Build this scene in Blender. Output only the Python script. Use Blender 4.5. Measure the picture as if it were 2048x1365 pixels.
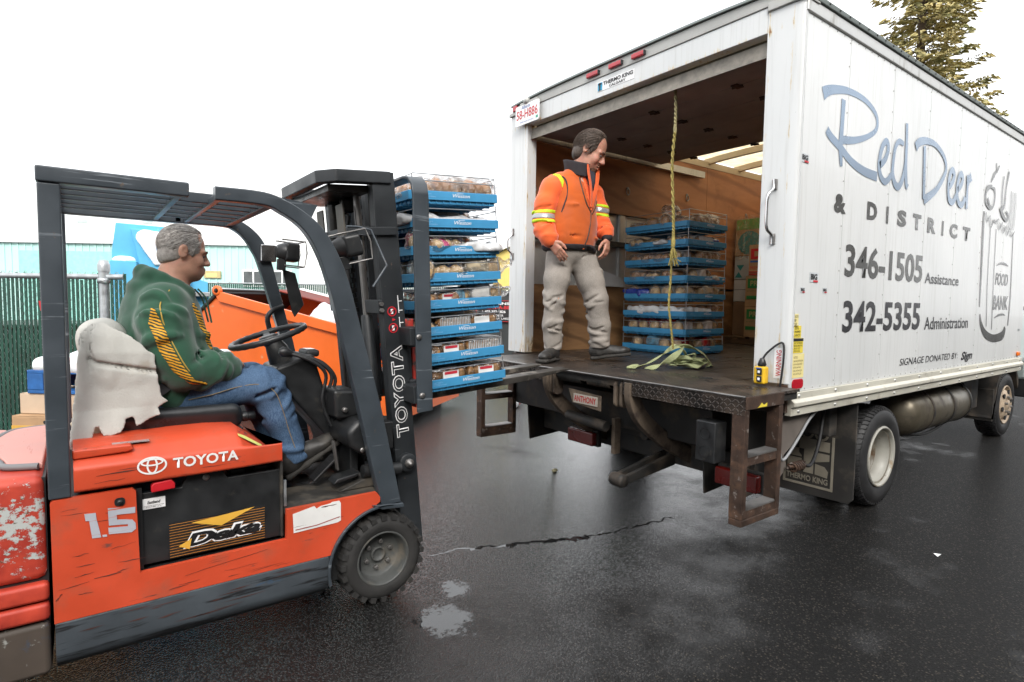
import bpy, bmesh, math, random
import numpy as np
from mathutils import Vector, Matrix
random.seed(7); RNG = np.random.RandomState(11)
R_ = math.radians
scene = bpy.context.scene
for _o in list(bpy.data.objects): bpy.data.objects.remove(_o)
COL = scene.collection

# ------------------------------------------------------------ camera, sky, sun, exposure
# world axes: X = the way both vehicles point, Y = to their left, Z up; camera stands over the origin
CAM_H, F_PX, PITCH, ROLL, YAW = 1.40, 1167.0, 3.77, 0.85, 53.35
def camera_axes():
    a, p, r = R_(YAW), R_(PITCH), R_(ROLL)
    fh = Vector((math.cos(a), math.sin(a), 0)); rh = Vector((math.sin(a), -math.cos(a), 0)); z = Vector((0, 0, 1))
    f = fh*math.cos(p) - z*math.sin(p); u0 = fh*math.sin(p) + z*math.cos(p)
    return rh*math.cos(r) + u0*math.sin(r), -rh*math.sin(r) + u0*math.cos(r), f, fh, rh
CR, CU, CF, FH, RH = camera_axes()
cd = bpy.data.cameras.new('camera'); cam = bpy.data.objects.new('camera', cd); COL.objects.link(cam)
cd.sensor_width = 36.0; cd.lens = F_PX/2048*36.0; cd.clip_start = 0.05; cd.clip_end = 600
cam.matrix_world = Matrix(((CR.x, CU.x, -CF.x, 0), (CR.y, CU.y, -CF.y, 0), (CR.z, CU.z, -CF.z, CAM_H), (0, 0, 0, 1)))
scene.camera = cam
scene.render.resolution_x, scene.render.resolution_y = 1024, 682
scene.render.engine = 'CYCLES'
scene.cycles.max_bounces = 7; scene.cycles.transparent_max_bounces = 12
scene.cycles.diffuse_bounces = 3; scene.cycles.glossy_bounces = 3; scene.cycles.transmission_bounces = 4
scene.cycles.caustics_reflective = False; scene.cycles.caustics_refractive = False
SUN_DIR = Vector((-0.36, -0.68, 0.62)).normalized()          # towards the veiled sun, behind the camera
w = bpy.data.worlds.new('World'); scene.world = w; w.use_nodes = True
nt = w.node_tree; nt.nodes.clear()
sky = nt.nodes.new('ShaderNodeTexSky'); sky.sky_type = 'NISHITA'; sky.sun_disc = False
sky.sun_elevation = math.asin(SUN_DIR.z); sky.sun_rotation = math.atan2(SUN_DIR.x, SUN_DIR.y)
sky.air_density = 1.6; sky.dust_density = 6.0; sky.ozone_density = 1.0
hs = nt.nodes.new('ShaderNodeHueSaturation'); hs.inputs['Saturation'].default_value = 0.22   # thin bright overcast
cl = nt.nodes.new('ShaderNodeMix'); cl.data_type = 'RGBA'; cl.inputs[0].default_value = .78; cl.inputs[7].default_value = (5.6, 5.7, 5.85, 1)   # even bright cloud layer
bg = nt.nodes.new('ShaderNodeBackground'); bg.inputs['Strength'].default_value = 0.14
wo = nt.nodes.new('ShaderNodeOutputWorld')
nt.links.new(sky.outputs[0], hs.inputs['Color']); nt.links.new(hs.outputs[0], cl.inputs[6]); nt.links.new(cl.outputs[2], bg.inputs['Color']); nt.links.new(bg.outputs[0], wo.inputs[0])
sd = bpy.data.lights.new('sun', 'SUN'); sd.energy = 0.8; sd.angle = R_(20); sd.color = (1.0, 0.96, 0.9)
so = bpy.data.objects.new('sun', sd); COL.objects.link(so); so.location = (0, 0, 20)
so.rotation_euler = SUN_DIR.to_track_quat('Z', 'Y').to_euler()
vs = scene.view_settings; vs.view_transform = 'Standard'; vs.look = 'None'; vs.gamma = 1.0; vs.use_curve_mapping = False
vs.exposure = 1.38

# ------------------------------------------------------------ material helpers
def srgb(r, g, b):
    f = lambda c: (c/255/12.92) if c/255 <= .04045 else ((c/255+.055)/1.055)**2.4
    return (f(r), f(g), f(b), 1)
class NT:
    def __init__(s, name):
        s.m = bpy.data.materials.new(name); s.m.use_nodes = True; s.t = s.m.node_tree
        s.b = s.t.nodes['Principled BSDF']; s.out = s.t.nodes['Material Output']
        s.tc = s.t.nodes.new('ShaderNodeTexCoord')
    def n(s, typ, **kw):
        nd = s.t.nodes.new(typ)
        for k, v in kw.items(): setattr(nd, k, v)
        return nd
    def l(s, a, b): s.t.links.new(a, b)
    def mapped(s, scale, rot=(0, 0, 0), loc=(0, 0, 0)):
        mp = s.n('ShaderNodeMapping'); mp.inputs['Scale'].default_value = scale if hasattr(scale, '__len__') else (scale,)*3
        mp.inputs['Rotation'].default_value = rot; mp.inputs['Location'].default_value = loc
        s.l(s.tc.outputs['Object'], mp.inputs[0]); return mp.outputs[0]
    def noise(s, scale, detail=4, rough=.55, rot=(0, 0, 0), loc=(0, 0, 0), dist=0):
        nz = s.n('ShaderNodeTexNoise'); nz.inputs['Scale'].default_value = 1; nz.inputs['Detail'].default_value = detail
        nz.inputs['Roughness'].default_value = rough; nz.inputs['Distortion'].default_value = dist
        s.l(s.mapped(scale, rot, loc), nz.inputs['Vector']); return nz.outputs['Fac']
    def ramp(s, fac, lo, hi, a=0., b=1.):
        mr = s.n('ShaderNodeMapRange'); mr.inputs[1].default_value = lo; mr.inputs[2].default_value = hi
        mr.inputs[3].default_value = a; mr.inputs[4].default_value = b; s.l(fac, mr.inputs[0]); return mr.outputs[0]
    def math(s, op, a, b=None):
        nd = s.n('ShaderNodeMath', operation=op)
        for i, v in enumerate((a, b)):
            if v is None: continue
            if isinstance(v, (int, float)): nd.inputs[i].default_value = v
            else: s.l(v, nd.inputs[i])
        return nd.outputs[0]
    def mix(s, fac, a, b):
        nd = s.n('ShaderNodeMix', data_type='RGBA')
        for i, v in ((0, fac), (6, a), (7, b)):
            if isinstance(v, (int, float)): nd.inputs[i].default_value = v
            elif isinstance(v, tuple): nd.inputs[i].default_value = v if len(v) == 4 else v+(1,)
            else: s.l(v, nd.inputs[i])
        return nd.outputs[2]
    def bump(s, h, strength=.3, dist=.01, prev=None):
        nd = s.n('ShaderNodeBump'); nd.inputs['Strength'].default_value = strength; nd.inputs['Distance'].default_value = dist
        s.l(h, nd.inputs['Height'])
        if prev is not None: s.l(prev, nd.inputs['Normal'])
        return nd.outputs[0]
MATS = {}
def mat(name, col, rough=.5, metal=0., var=.12, vscale=6., bump=0., bscale=120., layers=(), coat=0., spec=.5, sheen=0., sss=0., rvar=.1, alpha=None):
    """procedural surface: base colour with uneven tone, optional wear layers (scale, lo, hi, colour, roughness), fine bump"""
    if name in MATS: return MATS[name]
    k = NT(name); c = tuple(col)[:3]+(1,)
    nz = k.noise(vscale, 5)
    lo = tuple(x*(1-var) for x in c[:3])+(1,); hi = tuple(min(1, x*(1+var)) for x in c[:3])+(1,)
    cur = k.mix(k.ramp(nz, .3, .7), lo, hi)
    rcur = k.ramp(nz, .3, .7, max(.02, rough-rvar), min(1, rough+rvar))
    for (sc, a, b, lc, lr) in layers:
        m = k.ramp(k.noise(sc, 6, .6, loc=(len(name), 3.1*len(name), 1.7)), a, b)
        cur = k.mix(m, cur, tuple(lc)[:3]+(1,))
        mr = k.n('ShaderNodeMix', data_type='FLOAT'); k.l(m, mr.inputs[0]); k.l(rcur, mr.inputs[2]); mr.inputs[3].default_value = lr; rcur = mr.outputs[0]
    k.l(cur, k.b.inputs['Base Color']); k.l(rcur, k.b.inputs['Roughness'])
    k.b.inputs['Metallic'].default_value = metal; k.b.inputs['Specular IOR Level'].default_value = spec
    if coat: k.b.inputs['Coat Weight'].default_value = coat; k.b.inputs['Coat Roughness'].default_value = .12
    if sheen: k.b.inputs['Sheen Weight'].default_value = sheen; k.b.inputs['Sheen Roughness'].default_value = .5
    if sss:
        k.b.inputs['Subsurface Weight'].default_value = sss; k.b.inputs['Subsurface Radius'].default_value = (1, .35, .2); k.b.inputs['Subsurface Scale'].default_value = .01
    if bump: k.l(k.bump(k.noise(bscale, 4), bump, .004), k.b.inputs['Normal'])
    MATS[name] = k.m; return k.m
def clear_plastic(name, tint=(1, 1, 1), bumps=38., gloss=.12, base=.12):
    """thin wrinkled film: mostly see-through with sharp highlights"""
    if name in MATS: return MATS[name]
    k = NT(name); tr = k.n('ShaderNodeBsdfTransparent'); tr.inputs[0].default_value = tuple(tint)+(1,)
    gl = k.n('ShaderNodeBsdfGlossy'); gl.inputs['Roughness'].default_value = gloss*.7; gl.inputs[0].default_value = (1, 1, 1, 1)
    lw = k.n('ShaderNodeLayerWeight'); lw.inputs['Blend'].default_value = .25
    nb = k.bump(k.noise(bumps, 3, .6, dist=1.5), 1.0, .02)
    k.l(nb, gl.inputs['Normal']); k.l(nb, lw.inputs['Normal'])
    fac = k.math('ADD', k.math('MULTIPLY', lw.outputs['Fresnel'], .75), base)
    mx = k.n('ShaderNodeMixShader'); k.l(fac, mx.inputs[0]); k.l(tr.outputs[0], mx.inputs[1]); k.l(gl.outputs[0], mx.inputs[2])
    k.l(mx.outputs[0], k.out.inputs[0]); MATS[name] = k.m; return k.m

# ------------------------------------------------------------ object helpers
def tag(o, label=None, cat=None, group=None, kind=None):
    if label: o['label'] = label
    if cat: o['category'] = cat
    if group: o['group'] = group
    if kind: o['kind'] = kind
    return o
def thing(name, loc, label, cat, group=None, rotz=0.):
    o = bpy.data.objects.new(name, None); COL.objects.link(o); o.location = loc; o.rotation_euler = (0, 0, rotz)
    o.empty_display_size = .1
    return tag(o, label, cat, group)
def wloc(o):
    m = Matrix.Translation(o.location) @ Matrix.Rotation(o.rotation_euler.z, 4, 'Z')
    return (wm(o.parent) @ o.matrix_parent_inverse @ m) if o.parent else m
def wm(o): return wloc(o)
def attach(o, parent, local=False):
    o.parent = parent
    if not local: o.matrix_parent_inverse = wm(parent).inverted()
def copy_tree(o, parent=None):
    c = o.copy(); COL.objects.link(c)
    if parent is not None: c.parent = parent
    for ch in list(o.children): copy_tree(ch, c)
    return c
class MB:
    def __init__(s, T=None): s.v = []; s.f = []; s.s = []; s.T = T
    def add(s, vs, fs, smooth=False):
        b = len(s.v)
        s.v += [tuple(s.T(v)) if s.T else tuple(v) for v in vs]
        for f in fs: s.f.append([b+i for i in f]); s.s.append(smooth)
        return s
    def box(s, x0, x1, y0, y1, z0, z1):
        return s.add([(x, y, z) for x in (x0, x1) for y in (y0, y1) for z in (z0, z1)],
                     [(0, 1, 3, 2), (4, 6, 7, 5), (0, 4, 5, 1), (2, 3, 7, 6), (0, 2, 6, 4), (1, 5, 7, 3)])
    def prism(s, poly, axis, a, b, smooth=False):
        def P(p, h):
            return {'x': (h, p[0], p[1]), 'y': (p[0], h, p[1]), 'z': (p[0], p[1], h)}[axis]
        n = len(poly)
        return s.add([P(p, a) for p in poly]+[P(p, b) for p in poly],
                     [list(range(n)), list(range(2*n-1, n-1, -1))]+[(i, (i+1) % n, n+(i+1) % n, n+i) for i in range(n)], smooth)
    def quad(s, a, b, c, d): return s.add([a, b, c, d], [(0, 1, 2, 3)])
    def loft(s, rings, cap=True, smooth=True, closed=True):
        n = len(rings[0]); vs = [p for r in rings for p in r]; fs = []
        for k in range(len(rings)-1):
            for i in range(n if closed else n-1):
                j = (i+1) % n; fs.append((k*n+i, k*n+j, (k+1)*n+j, (k+1)*n+i))
        s.add(vs, fs, smooth)
        if cap and closed:
            s.add(rings[0], [list(range(n))]); s.add(rings[-1], [list(range(n))])
        return s
    def tube(s, pts, r, n=8, cap=True, closed=False):
        pts = [Vector(p) for p in pts]; m = len(pts); rings = []; nrm = None
        for i, p in enumerate(pts):
            if closed: t = pts[(i+1) % m]-pts[i-1]
            else: t = pts[min(i+1, m-1)]-pts[max(i-1, 0)]
            t.normalize()
            if nrm is None: nrm = t.orthogonal().normalized()
            nrm = (nrm-t*nrm.dot(t)); nrm = nrm.normalized() if nrm.length > 1e-6 else t.orthogonal().normalized()
            bn = t.cross(nrm); rr = r[i] if hasattr(r, '__len__') else r
            rings.append([p+nrm*rr*math.cos(2*math.pi*k/n)+bn*rr*math.sin(2*math.pi*k/n) for k in range(n)])
        if closed: rings.append(rings[0])
        return s.loft(rings, cap=cap and not closed)
    def cyl(s, a, b, r, n=16, r2=None): return s.tube([a, b], [r, r if r2 is None else r2], n)
    def strip(s, pts, wdir, wd, tdir, th):
        """flat bar swept along pts; width wd along wdir, thickness th along tdir (vectors or callables)"""
        rings = []
        for i, p in enumerate(pts):
            p = Vector(p); W = Vector(wdir(i) if callable(wdir) else wdir).normalized(); T = Vector(tdir(i) if callable(tdir) else tdir).normalized()
            rings.append([p-W*wd/2-T*th/2, p+W*wd/2-T*th/2, p+W*wd/2+T*th/2, p-W*wd/2+T*th/2])
        return s.loft(rings, smooth=False)
    def lathe(s, prof, c, axis='y', n=32, smooth=True):
        rings = []
        for (r, h) in prof:
            ring = []
            for k in range(n):
                a = 2*math.pi*k/n; u, v = r*math.cos(a), r*math.sin(a)
                ring.append({'y': (c[0]+u, c[1]+h, c[2]+v), 'x': (c[0]+h, c[1]+u, c[2]+v), 'z': (c[0]+u, c[1]+v, c[2]+h)}[axis])
            rings.append(ring)
        return s.loft(rings, cap=False, smooth=smooth)
    def build(s, name, m, parent=None, bevel=0., local=False, kind=None, seg=2, label=None):
        me = bpy.data.meshes.new(name); me.from_pydata(s.v, [], s.f)
        me.polygons.foreach_set('use_smooth', s.s); me.validate()
        bm = bmesh.new(); bm.from_mesh(me); bmesh.ops.recalc_face_normals(bm, faces=bm.faces[:]); bm.to_mesh(me); bm.free()
        return link(name, me, m, parent, bevel, local, kind, seg, label)
def link(name, me, m, parent=None, bevel=0., local=False, kind=None, seg=2, label=None):
    o = bpy.data.objects.new(name, me); COL.objects.link(o)
    if m is not None and not me.materials: me.materials.append(m)
    if parent is not None: attach(o, parent, local)
    if bevel:
        bv = o.modifiers.new('bevel', 'BEVEL'); bv.width = bevel; bv.segments = seg; bv.limit_method = 'ANGLE'; bv.angle_limit = R_(40)
        wn = o.modifiers.new('wn', 'WEIGHTED_NORMAL'); wn.keep_sharp = True
        me.polygons.foreach_set('use_smooth', [True]*len(me.polygons))
    if kind: o['kind'] = kind
    if label: o['label'] = label
    return o
def rrect(x0, x1, y0, y1, r, n=5):
    out = []
    for cx, cy, a0 in ((x1-r, y1-r, 0), (x0+r, y1-r, 90), (x0+r, y0+r, 180), (x1-r, y0+r, 270)):
        for k in range(n+1):
            a = R_(a0+90*k/n); out.append((cx+r*math.cos(a), cy+r*math.sin(a)))
    return out
def smooth_line(pts, sub=6, closed=False):
    P = [Vector(p) for p in pts]; n = len(P); out = []
    rng = range(n if closed else n-1)
    for i in rng:
        g = lambda k: P[k % n] if closed else P[max(0, min(n-1, k))]
        a, b, c, d = g(i-1), g(i), g(i+1), g(i+2)
        for j in range(sub):
            t = j/sub
            out.append(.5*((2*b)+(c-a)*t+(2*a-5*b+4*c-d)*t*t+(3*b-a-3*c+d)*t**3))
    if not closed: out.append(P[-1])
    return out
def glyphs(txt, offset, shear, space):
    c = bpy.data.curves.new('glyphs', 'FONT'); c.body = txt; c.size = 1; c.offset = offset; c.shear = shear; c.space_character = space; c.resolution_u = 3; c.fill_mode = 'BOTH'
    to = bpy.data.objects.new('tmp', c); COL.objects.link(to); bpy.context.view_layer.update()
    me = bpy.data.meshes.new_from_object(to.evaluated_get(bpy.context.evaluated_depsgraph_get())); bpy.data.objects.remove(to); bpy.data.curves.remove(c)
    co = np.zeros(len(me.vertices)*3); me.vertices.foreach_get('co', co); return me, co.reshape(-1, 3)
def lettering(txt, o, u, v, box, m=None, parent=None, name='lettering', offset=0., shear=0., space=1., local=False, core=None):
    """flat text: o = lower left corner, u / v = directions, box = printed size; core = (material, offset, lift) lays a thinner text on top"""
    me, co = glyphs(txt, offset, shear, space); x0, y0 = co[:, 0].min(), co[:, 1].min(); sx, sy = box[0]/np.ptp(co[:, 0]), box[1]/np.ptp(co[:, 1])
    def place(me, co, lift):
        P = np.array(o)[None]+((co[:, 0]-x0)*sx)[:, None]*np.array(u)[None]+((co[:, 1]-y0)*sy)[:, None]*np.array(v)[None]+np.array(lift)[None]
        me.vertices.foreach_set('co', P.ravel()); me.update(); me.name = name; me.materials.clear(); return me
    ob = link(name, place(me, co, (0, 0, 0)), m, parent, local=local)
    if core: m2, c2 = glyphs(txt, core[1], shear, space); link(name, place(m2, c2, core[2]), core[0], parent, local=local)
    return ob

# ------------------------------------------------------------ implicit shapes (bodies, cloth, bread, snow)
def value_noise(P, freq, seed=0):
    rs = np.random.RandomState(seed); G = rs.rand(24, 24, 24).astype(np.float32)
    Q = P*np.asarray(freq, dtype=np.float32); i = np.floor(Q).astype(int); t = Q-i; t = t*t*(3-2*t); i %= 24; j = (i+1) % 24
    def g(a, b, c): return G[a, b, c]
    x0, y0, z0, x1, y1, z1 = i[..., 0], i[..., 1], i[..., 2], j[..., 0], j[..., 1], j[..., 2]
    tx, ty, tz = t[..., 0], t[..., 1], t[..., 2]
    a = (g(x0, y0, z0)*(1-tx)+g(x1, y0, z0)*tx)*(1-ty)+(g(x0, y1, z0)*(1-tx)+g(x1, y1, z0)*tx)*ty
    b = (g(x0, y0, z1)*(1-tx)+g(x1, y0, z1)*tx)*(1-ty)+(g(x0, y1, z1)*(1-tx)+g(x1, y1, z1)*tx)*ty
    return a*(1-tz)+b*tz-.5
class SDF:
    def __init__(s, lo, hi, h):
        s.lo = np.array(lo, dtype=np.float32); s.h = h; s.n = np.ceil((np.array(hi)-s.lo)/h).astype(int)+1
        s.F = np.full(s.n, 1.0, dtype=np.float32)
        s.ax = [s.lo[k]+h*np.arange(s.n[k], dtype=np.float32) for k in range(3)]
    def sub(s, lo, hi):
        a = np.clip(np.floor((np.array(lo)-s.lo)/s.h).astype(int), 0, s.n-1); b = np.clip(np.ceil((np.array(hi)-s.lo)/s.h).astype(int)+1, 1, s.n)
        b = np.maximum(b, a+1)
        sl = tuple(slice(a[k], b[k]) for k in range(3))
        P = np.stack(np.meshgrid(*[s.ax[k][sl[k]] for k in range(3)], indexing='ij'), -1)
        return sl, P
    @staticmethod
    def smin(a, b, k):
        if k <= 0: return np.minimum(a, b)
        h = np.clip(.5+.5*(b-a)/k, 0, 1); return b*(1-h)+a*h-k*h*(1-h)
    def _op(s, sl, d, k, op):
        if op == 'u': s.F[sl] = s.smin(s.F[sl], d, k)
        elif op == 's': s.F[sl] = -s.smin(-s.F[sl], d, k)
    def cap(s, a, b, ra, rb=None, k=.02, op='u', flat=None):
        """tapered capsule; flat=(axis vector, factor) squashes the section along an axis"""
        rb = ra if rb is None else rb; a = np.array(a, dtype=np.float32); b = np.array(b, dtype=np.float32); m = max(ra, rb)+k+3*s.h
        sl, P = s.sub(np.minimum(a, b)-m, np.maximum(a, b)+m)
        d = b-a; L = max(1e-9, float(d@d)); t = np.clip(((P-a)@d)/L, 0, 1); Q = P-a-t[..., None]*d
        if flat is not None:
            ax = np.array(flat[0], dtype=np.float32); ax /= np.linalg.norm(ax); q = Q@ax; Q = Q+(q*(1/flat[1]-1))[..., None]*ax
        s._op(sl, np.linalg.norm(Q, axis=-1)-(ra+(rb-ra)*t), k, op); return s
    def ell(s, c, r, k=.02, op='u', rot=None):
        c = np.array(c, dtype=np.float32); r = np.array(r, dtype=np.float32); m = r.max()+k+3*s.h
        sl, P = s.sub(c-m, c+m); Q = P-c
        if rot is not None: Q = Q@np.array(rot, dtype=np.float32)
        q = np.linalg.norm(Q/r, axis=-1); g = np.linalg.norm(Q/(r*r), axis=-1)+1e-6
        s._op(sl, q*(q-1)/g, k, op); return s
    def rbox(s, c, b, r, k=.01, op='u', rot=None):
        c = np.array(c, dtype=np.float32); b = np.array(b, dtype=np.float32); m = np.linalg.norm(b)+k+3*s.h
        sl, P = s.sub(c-m, c+m); Q = P-c
        if rot is not None: Q = Q@np.array(rot, dtype=np.float32)
        q = np.abs(Q)-b+r
        s._op(sl, np.linalg.norm(np.maximum(q, 0), axis=-1)+np.minimum(q.max(-1), 0)-r, k, op); return s
    def chain(s, pts, rs, k=.02, flat=None):
        for i in range(len(pts)-1): s.cap(pts[i], pts[i+1], rs[i], rs[i+1], k, flat=flat)
        return s
    def grid(s): return np.stack(np.meshgrid(*s.ax, indexing='ij'), -1)
    def rough(s, amp, freq, seed=0, band=.03):
        m = np.abs(s.F) < band; P = s.grid()[m]; s.F[m] += amp*2*value_noise(P, freq, seed); return s
    def folds(s, amp, freq, seed=0, warp=.05, band=.05):
        """cloth creases: ridged noise with a warped domain"""
        m = np.abs(s.F) < band; P = s.grid()[m]
        W_ = np.stack([value_noise(P, 7, seed+k) for k in (1, 2, 3)], -1); n = value_noise(P+W_*warp*2, freq, seed)
        s.F[m] -= amp*(np.minimum(np.abs(n)*7, 1.2)-.8); return s
    def cut(s, p, n, k=.0):
        """keep the side of the plane that n points away from"""
        n = np.array(n, dtype=np.float32); n /= np.linalg.norm(n)
        d = (s.grid()-np.array(p, dtype=np.float32))@n; s.F = -s.smin(-s.F, -d, k) if k else np.maximum(s.F, d); return s
    def mesh(s, smooth=1):
        F = s.F; S = F < 0
        A = np.zeros(np.array(F.shape)-1, dtype=np.int8)
        for dx in (0, 1):
            for dy in (0, 1):
                for dz in (0, 1): A += S[dx:F.shape[0]-1+dx, dy:F.shape[1]-1+dy, dz:F.shape[2]-1+dz]
        act = (A > 0) & (A < 8); ci = np.argwhere(act); idx = np.full(A.shape, -1, dtype=np.int64); idx[act] = np.arange(len(ci))
        acc = np.zeros((len(ci), 3)); cnt = np.zeros(len(ci)); C = [(x, y, z) for x in (0, 1) for y in (0, 1) for z in (0, 1)]
        for a in C:
            for b in C:
                if sum(b)-sum(a) == 1 and all(q >= p for p, q in zip(a, b)):
                    fa = F[ci[:, 0]+a[0], ci[:, 1]+a[1], ci[:, 2]+a[2]]; fb = F[ci[:, 0]+b[0], ci[:, 1]+b[1], ci[:, 2]+b[2]]
                    x = (fa < 0) != (fb < 0); t = np.where(x, fa/np.where(fa == fb, 1, fa-fb), 0)
                    p = np.array(a)[None]+t[:, None]*(np.array(b)-np.array(a))[None]; acc[x] += p[x]; cnt[x] += 1
        V = s.lo+s.h*(ci+acc/np.maximum(cnt, 1)[:, None]); quads = []
        for ax in range(3):
            o1, o2 = [k for k in range(3) if k != ax]
            sa = [slice(None)]*3; sb = [slice(None)]*3; sa[ax] = slice(0, -1); sb[ax] = slice(1, None)
            ch = S[tuple(sa)] != S[tuple(sb)]; e = np.argwhere(ch)
            e = e[(e[:, o1] > 0) & (e[:, o2] > 0) & (e[:, o1] < F.shape[o1]-1) & (e[:, o2] < F.shape[o2]-1)]
            inside = S[e[:, 0], e[:, 1], e[:, 2]]
            def ID(d1, d2):
                q = e.copy(); q[:, o1] -= d1; q[:, o2] -= d2; return idx[q[:, 0], q[:, 1], q[:, 2]]
            Q = np.stack([ID(1, 1), ID(0, 1), ID(0, 0), ID(1, 0)], 1)
            fl = inside if ax != 1 else ~inside
            Q[~fl] = Q[~fl][:, ::-1]; quads.append(Q)
        Q = np.concatenate(quads) if quads else np.zeros((0, 4), int); Q = Q[(Q >= 0).all(1)]
        for _ in range(smooth):
            acc = np.zeros_like(V); cnt = np.zeros(len(V))
            for i in range(4):
                a, b = Q[:, i], Q[:, (i+1) % 4]; np.add.at(acc, a, V[b]); np.add.at(cnt, a, 1)
            ok = cnt > 0; V[ok] = V[ok]*.45+.55*acc[ok]/cnt[ok][:, None]
        return V, Q
    def build(s, name, m, parent=None, smooth=1, local=False, kind=None, label=None):
        V, Q = s.mesh(smooth); me = bpy.data.meshes.new(name)
        me.vertices.add(len(V)); me.vertices.foreach_set('co', V.astype(np.float32).ravel())
        me.loops.add(Q.size); me.loops.foreach_set('vertex_index', Q.ravel().astype(np.int32)); me.polygons.add(len(Q))
        me.polygons.foreach_set('loop_start', np.arange(0, Q.size, 4, dtype=np.int32)); me.polygons.foreach_set('loop_total', np.full(len(Q), 4, np.int32))
        me.polygons.foreach_set('use_smooth', [True]*len(Q)); me.update(calc_edges=True); me.validate()
        return link(name, me, m, parent, local=local, kind=kind, label=label)
# ------------------------------------------------------------ frames and surveying helpers
def frame(o, bearing=0.):
    """local frame on the ground: s to the right, n away from the camera, z up; bearing turns it clockwise"""
    b = R_(bearing); u = RH*math.cos(b)-FH*math.sin(b); n = RH*math.sin(b)+FH*math.cos(b); o = Vector(o)
    return lambda p: o+u*p[0]+n*p[1]+Vector((0, 0, p[2]))
def at_depth(px, py, d):
    return Vector((0, 0, CAM_H))+(CR*((px-1024)/F_PX)-CU*((py-682.5)/F_PX)+CF)*d

# ------------------------------------------------------------ ground
def ground_material():
    k = NT('wet_asphalt')
    big = k.noise(.5, 4, .6, loc=(3.7, 1.2, 0)); mid = k.noise(3.2, 5, .6); fine = k.noise(95, 3, .75); grit = k.noise(300, 2, .6)
    vo = k.n('ShaderNodeTexVoronoi'); vo.inputs['Scale'].default_value = 1; k.l(k.mapped(105), vo.inputs['Vector'])
    stone = k.ramp(vo.outputs['Distance'], .22, .52, 1, 0); sep = k.n('ShaderNodeSeparateColor'); k.l(vo.outputs['Color'], sep.inputs[0])
    geo = k.n('ShaderNodeNewGeometry'); sp_ = k.n('ShaderNodeSeparateXYZ'); k.l(geo.outputs['Position'], sp_.inputs[0])
    # ground drains towards the gap between the vehicles and along the far side; the near right stays drier
    slope = k.math('SUBTRACT', k.math('MULTIPLY', sp_.outputs[1], .60), k.math('MULTIPLY', sp_.outputs[0], .26))
    wet = k.ramp(k.math('ADD', k.math('ADD', k.math('MULTIPLY', big, .9), k.math('MULTIPLY', mid, .6)), k.ramp(slope, .05, 1.0, -.35, .25)), .48, .85)
    dry = k.math('SUBTRACT', 1.0, wet)
    c = k.mix(k.ramp(fine, .35, .7), (.0035, .0033, .0031, 1), (.011, .0105, .010, 1))
    st = k.mix(sep.outputs[1], (.050, .048, .045, 1), (.095, .078, .058, 1))
    pick = k.math('MULTIPLY', k.math('MULTIPLY', k.ramp(sep.outputs[0], .55, .95), stone), k.ramp(dry, 0, 1, .35, 1.0))
    c = k.mix(pick, c, st)
    # hollows that hold water: two shallow pans by the front wheel and a long crack that drains past the tail lift
    wob = k.n('ShaderNodeVectorMath', operation='ADD'); nv = k.n('ShaderNodeTexNoise'); nv.inputs['Scale'].default_value = 1; nv.inputs['Detail'].default_value = 5; k.l(k.mapped(11), nv.inputs['Vector'])
    sc = k.n('ShaderNodeVectorMath', operation='MULTIPLY_ADD'); k.l(nv.outputs['Color'], sc.inputs[0]); sc.inputs[1].default_value = (.16, .16, 0); sc.inputs[2].default_value = (-.08, -.08, 0)
    k.l(geo.outputs['Position'], wob.inputs[0]); k.l(sc.outputs[0], wob.inputs[1])
    def dist(pt):
        d = k.n('ShaderNodeVectorMath', operation='DISTANCE'); k.l(wob.outputs[0], d.inputs[0]); d.inputs[1].default_value = (pt[0], pt[1], 0); return d.outputs['Value']
    def seg(a, b_):
        a, b_ = Vector((a[0], a[1], 0)), Vector((b_[0], b_[1], 0)); e = b_-a; s1 = k.n('ShaderNodeVectorMath', operation='SUBTRACT'); k.l(wob.outputs[0], s1.inputs[0]); s1.inputs[1].default_value = a
        dt = k.n('ShaderNodeVectorMath', operation='DOT_PRODUCT'); k.l(s1.outputs[0], dt.inputs[0]); dt.inputs[1].default_value = e/e.length_squared
        cl = k.n('ShaderNodeClamp'); k.l(dt.outputs['Value'], cl.inputs[0]); m_ = k.n('ShaderNodeVectorMath', operation='SCALE'); m_.inputs[0].default_value = e; k.l(cl.outputs[0], m_.inputs['Scale'])
        d = k.n('ShaderNodeVectorMath', operation='DISTANCE'); k.l(s1.outputs[0], d.inputs[0]); k.l(m_.outputs[0], d.inputs[1]); return d.outputs['Value']
    pan = k.math('MAXIMUM', k.ramp(dist((1.44, 2.36)), .0, .18, .95, 0), k.ramp(dist((1.25, 2.16)), .0, .30, 1, 0))
    crk = k.math('MAXIMUM', k.math('MAXIMUM', k.ramp(seg((1.55, 2.80), (1.86, 2.68)), .0, .02, 1, 0), k.ramp(seg((1.86, 2.68), (2.42, 2.46)), .0, .055, 1, 0)), k.math('MAXIMUM', k.ramp(seg((2.42, 2.46), (3.1, 2.38)), .0, .02, 1, 0), k.ramp(seg((3.1, 2.38), (5.2, .9)), .0, .006, .7, 0)))
    low = k.math('MAXIMUM', pan, crk)
    p2 = k.ramp(k.math('ADD', low, k.math('MULTIPLY', k.math('SUBTRACT', k.noise(30, 9, .85), .5), 1.6)), .50, .66)
    k.l(k.mix(p2, k.mix(k.ramp(crk, .3, .9), c, (.004, .004, .004, 1)), (.006, .006, .006, 1)), k.b.inputs['Base Color'])
    k.b.inputs['Roughness'].default_value = .75; k.b.inputs['Specular IOR Level'].default_value = .08; k.b.inputs['Coat IOR'].default_value = 1.65
    k.l(k.math('MAXIMUM', k.ramp(wet, 0, 1, .12, 1.0), p2), k.b.inputs['Coat Weight'])
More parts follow.
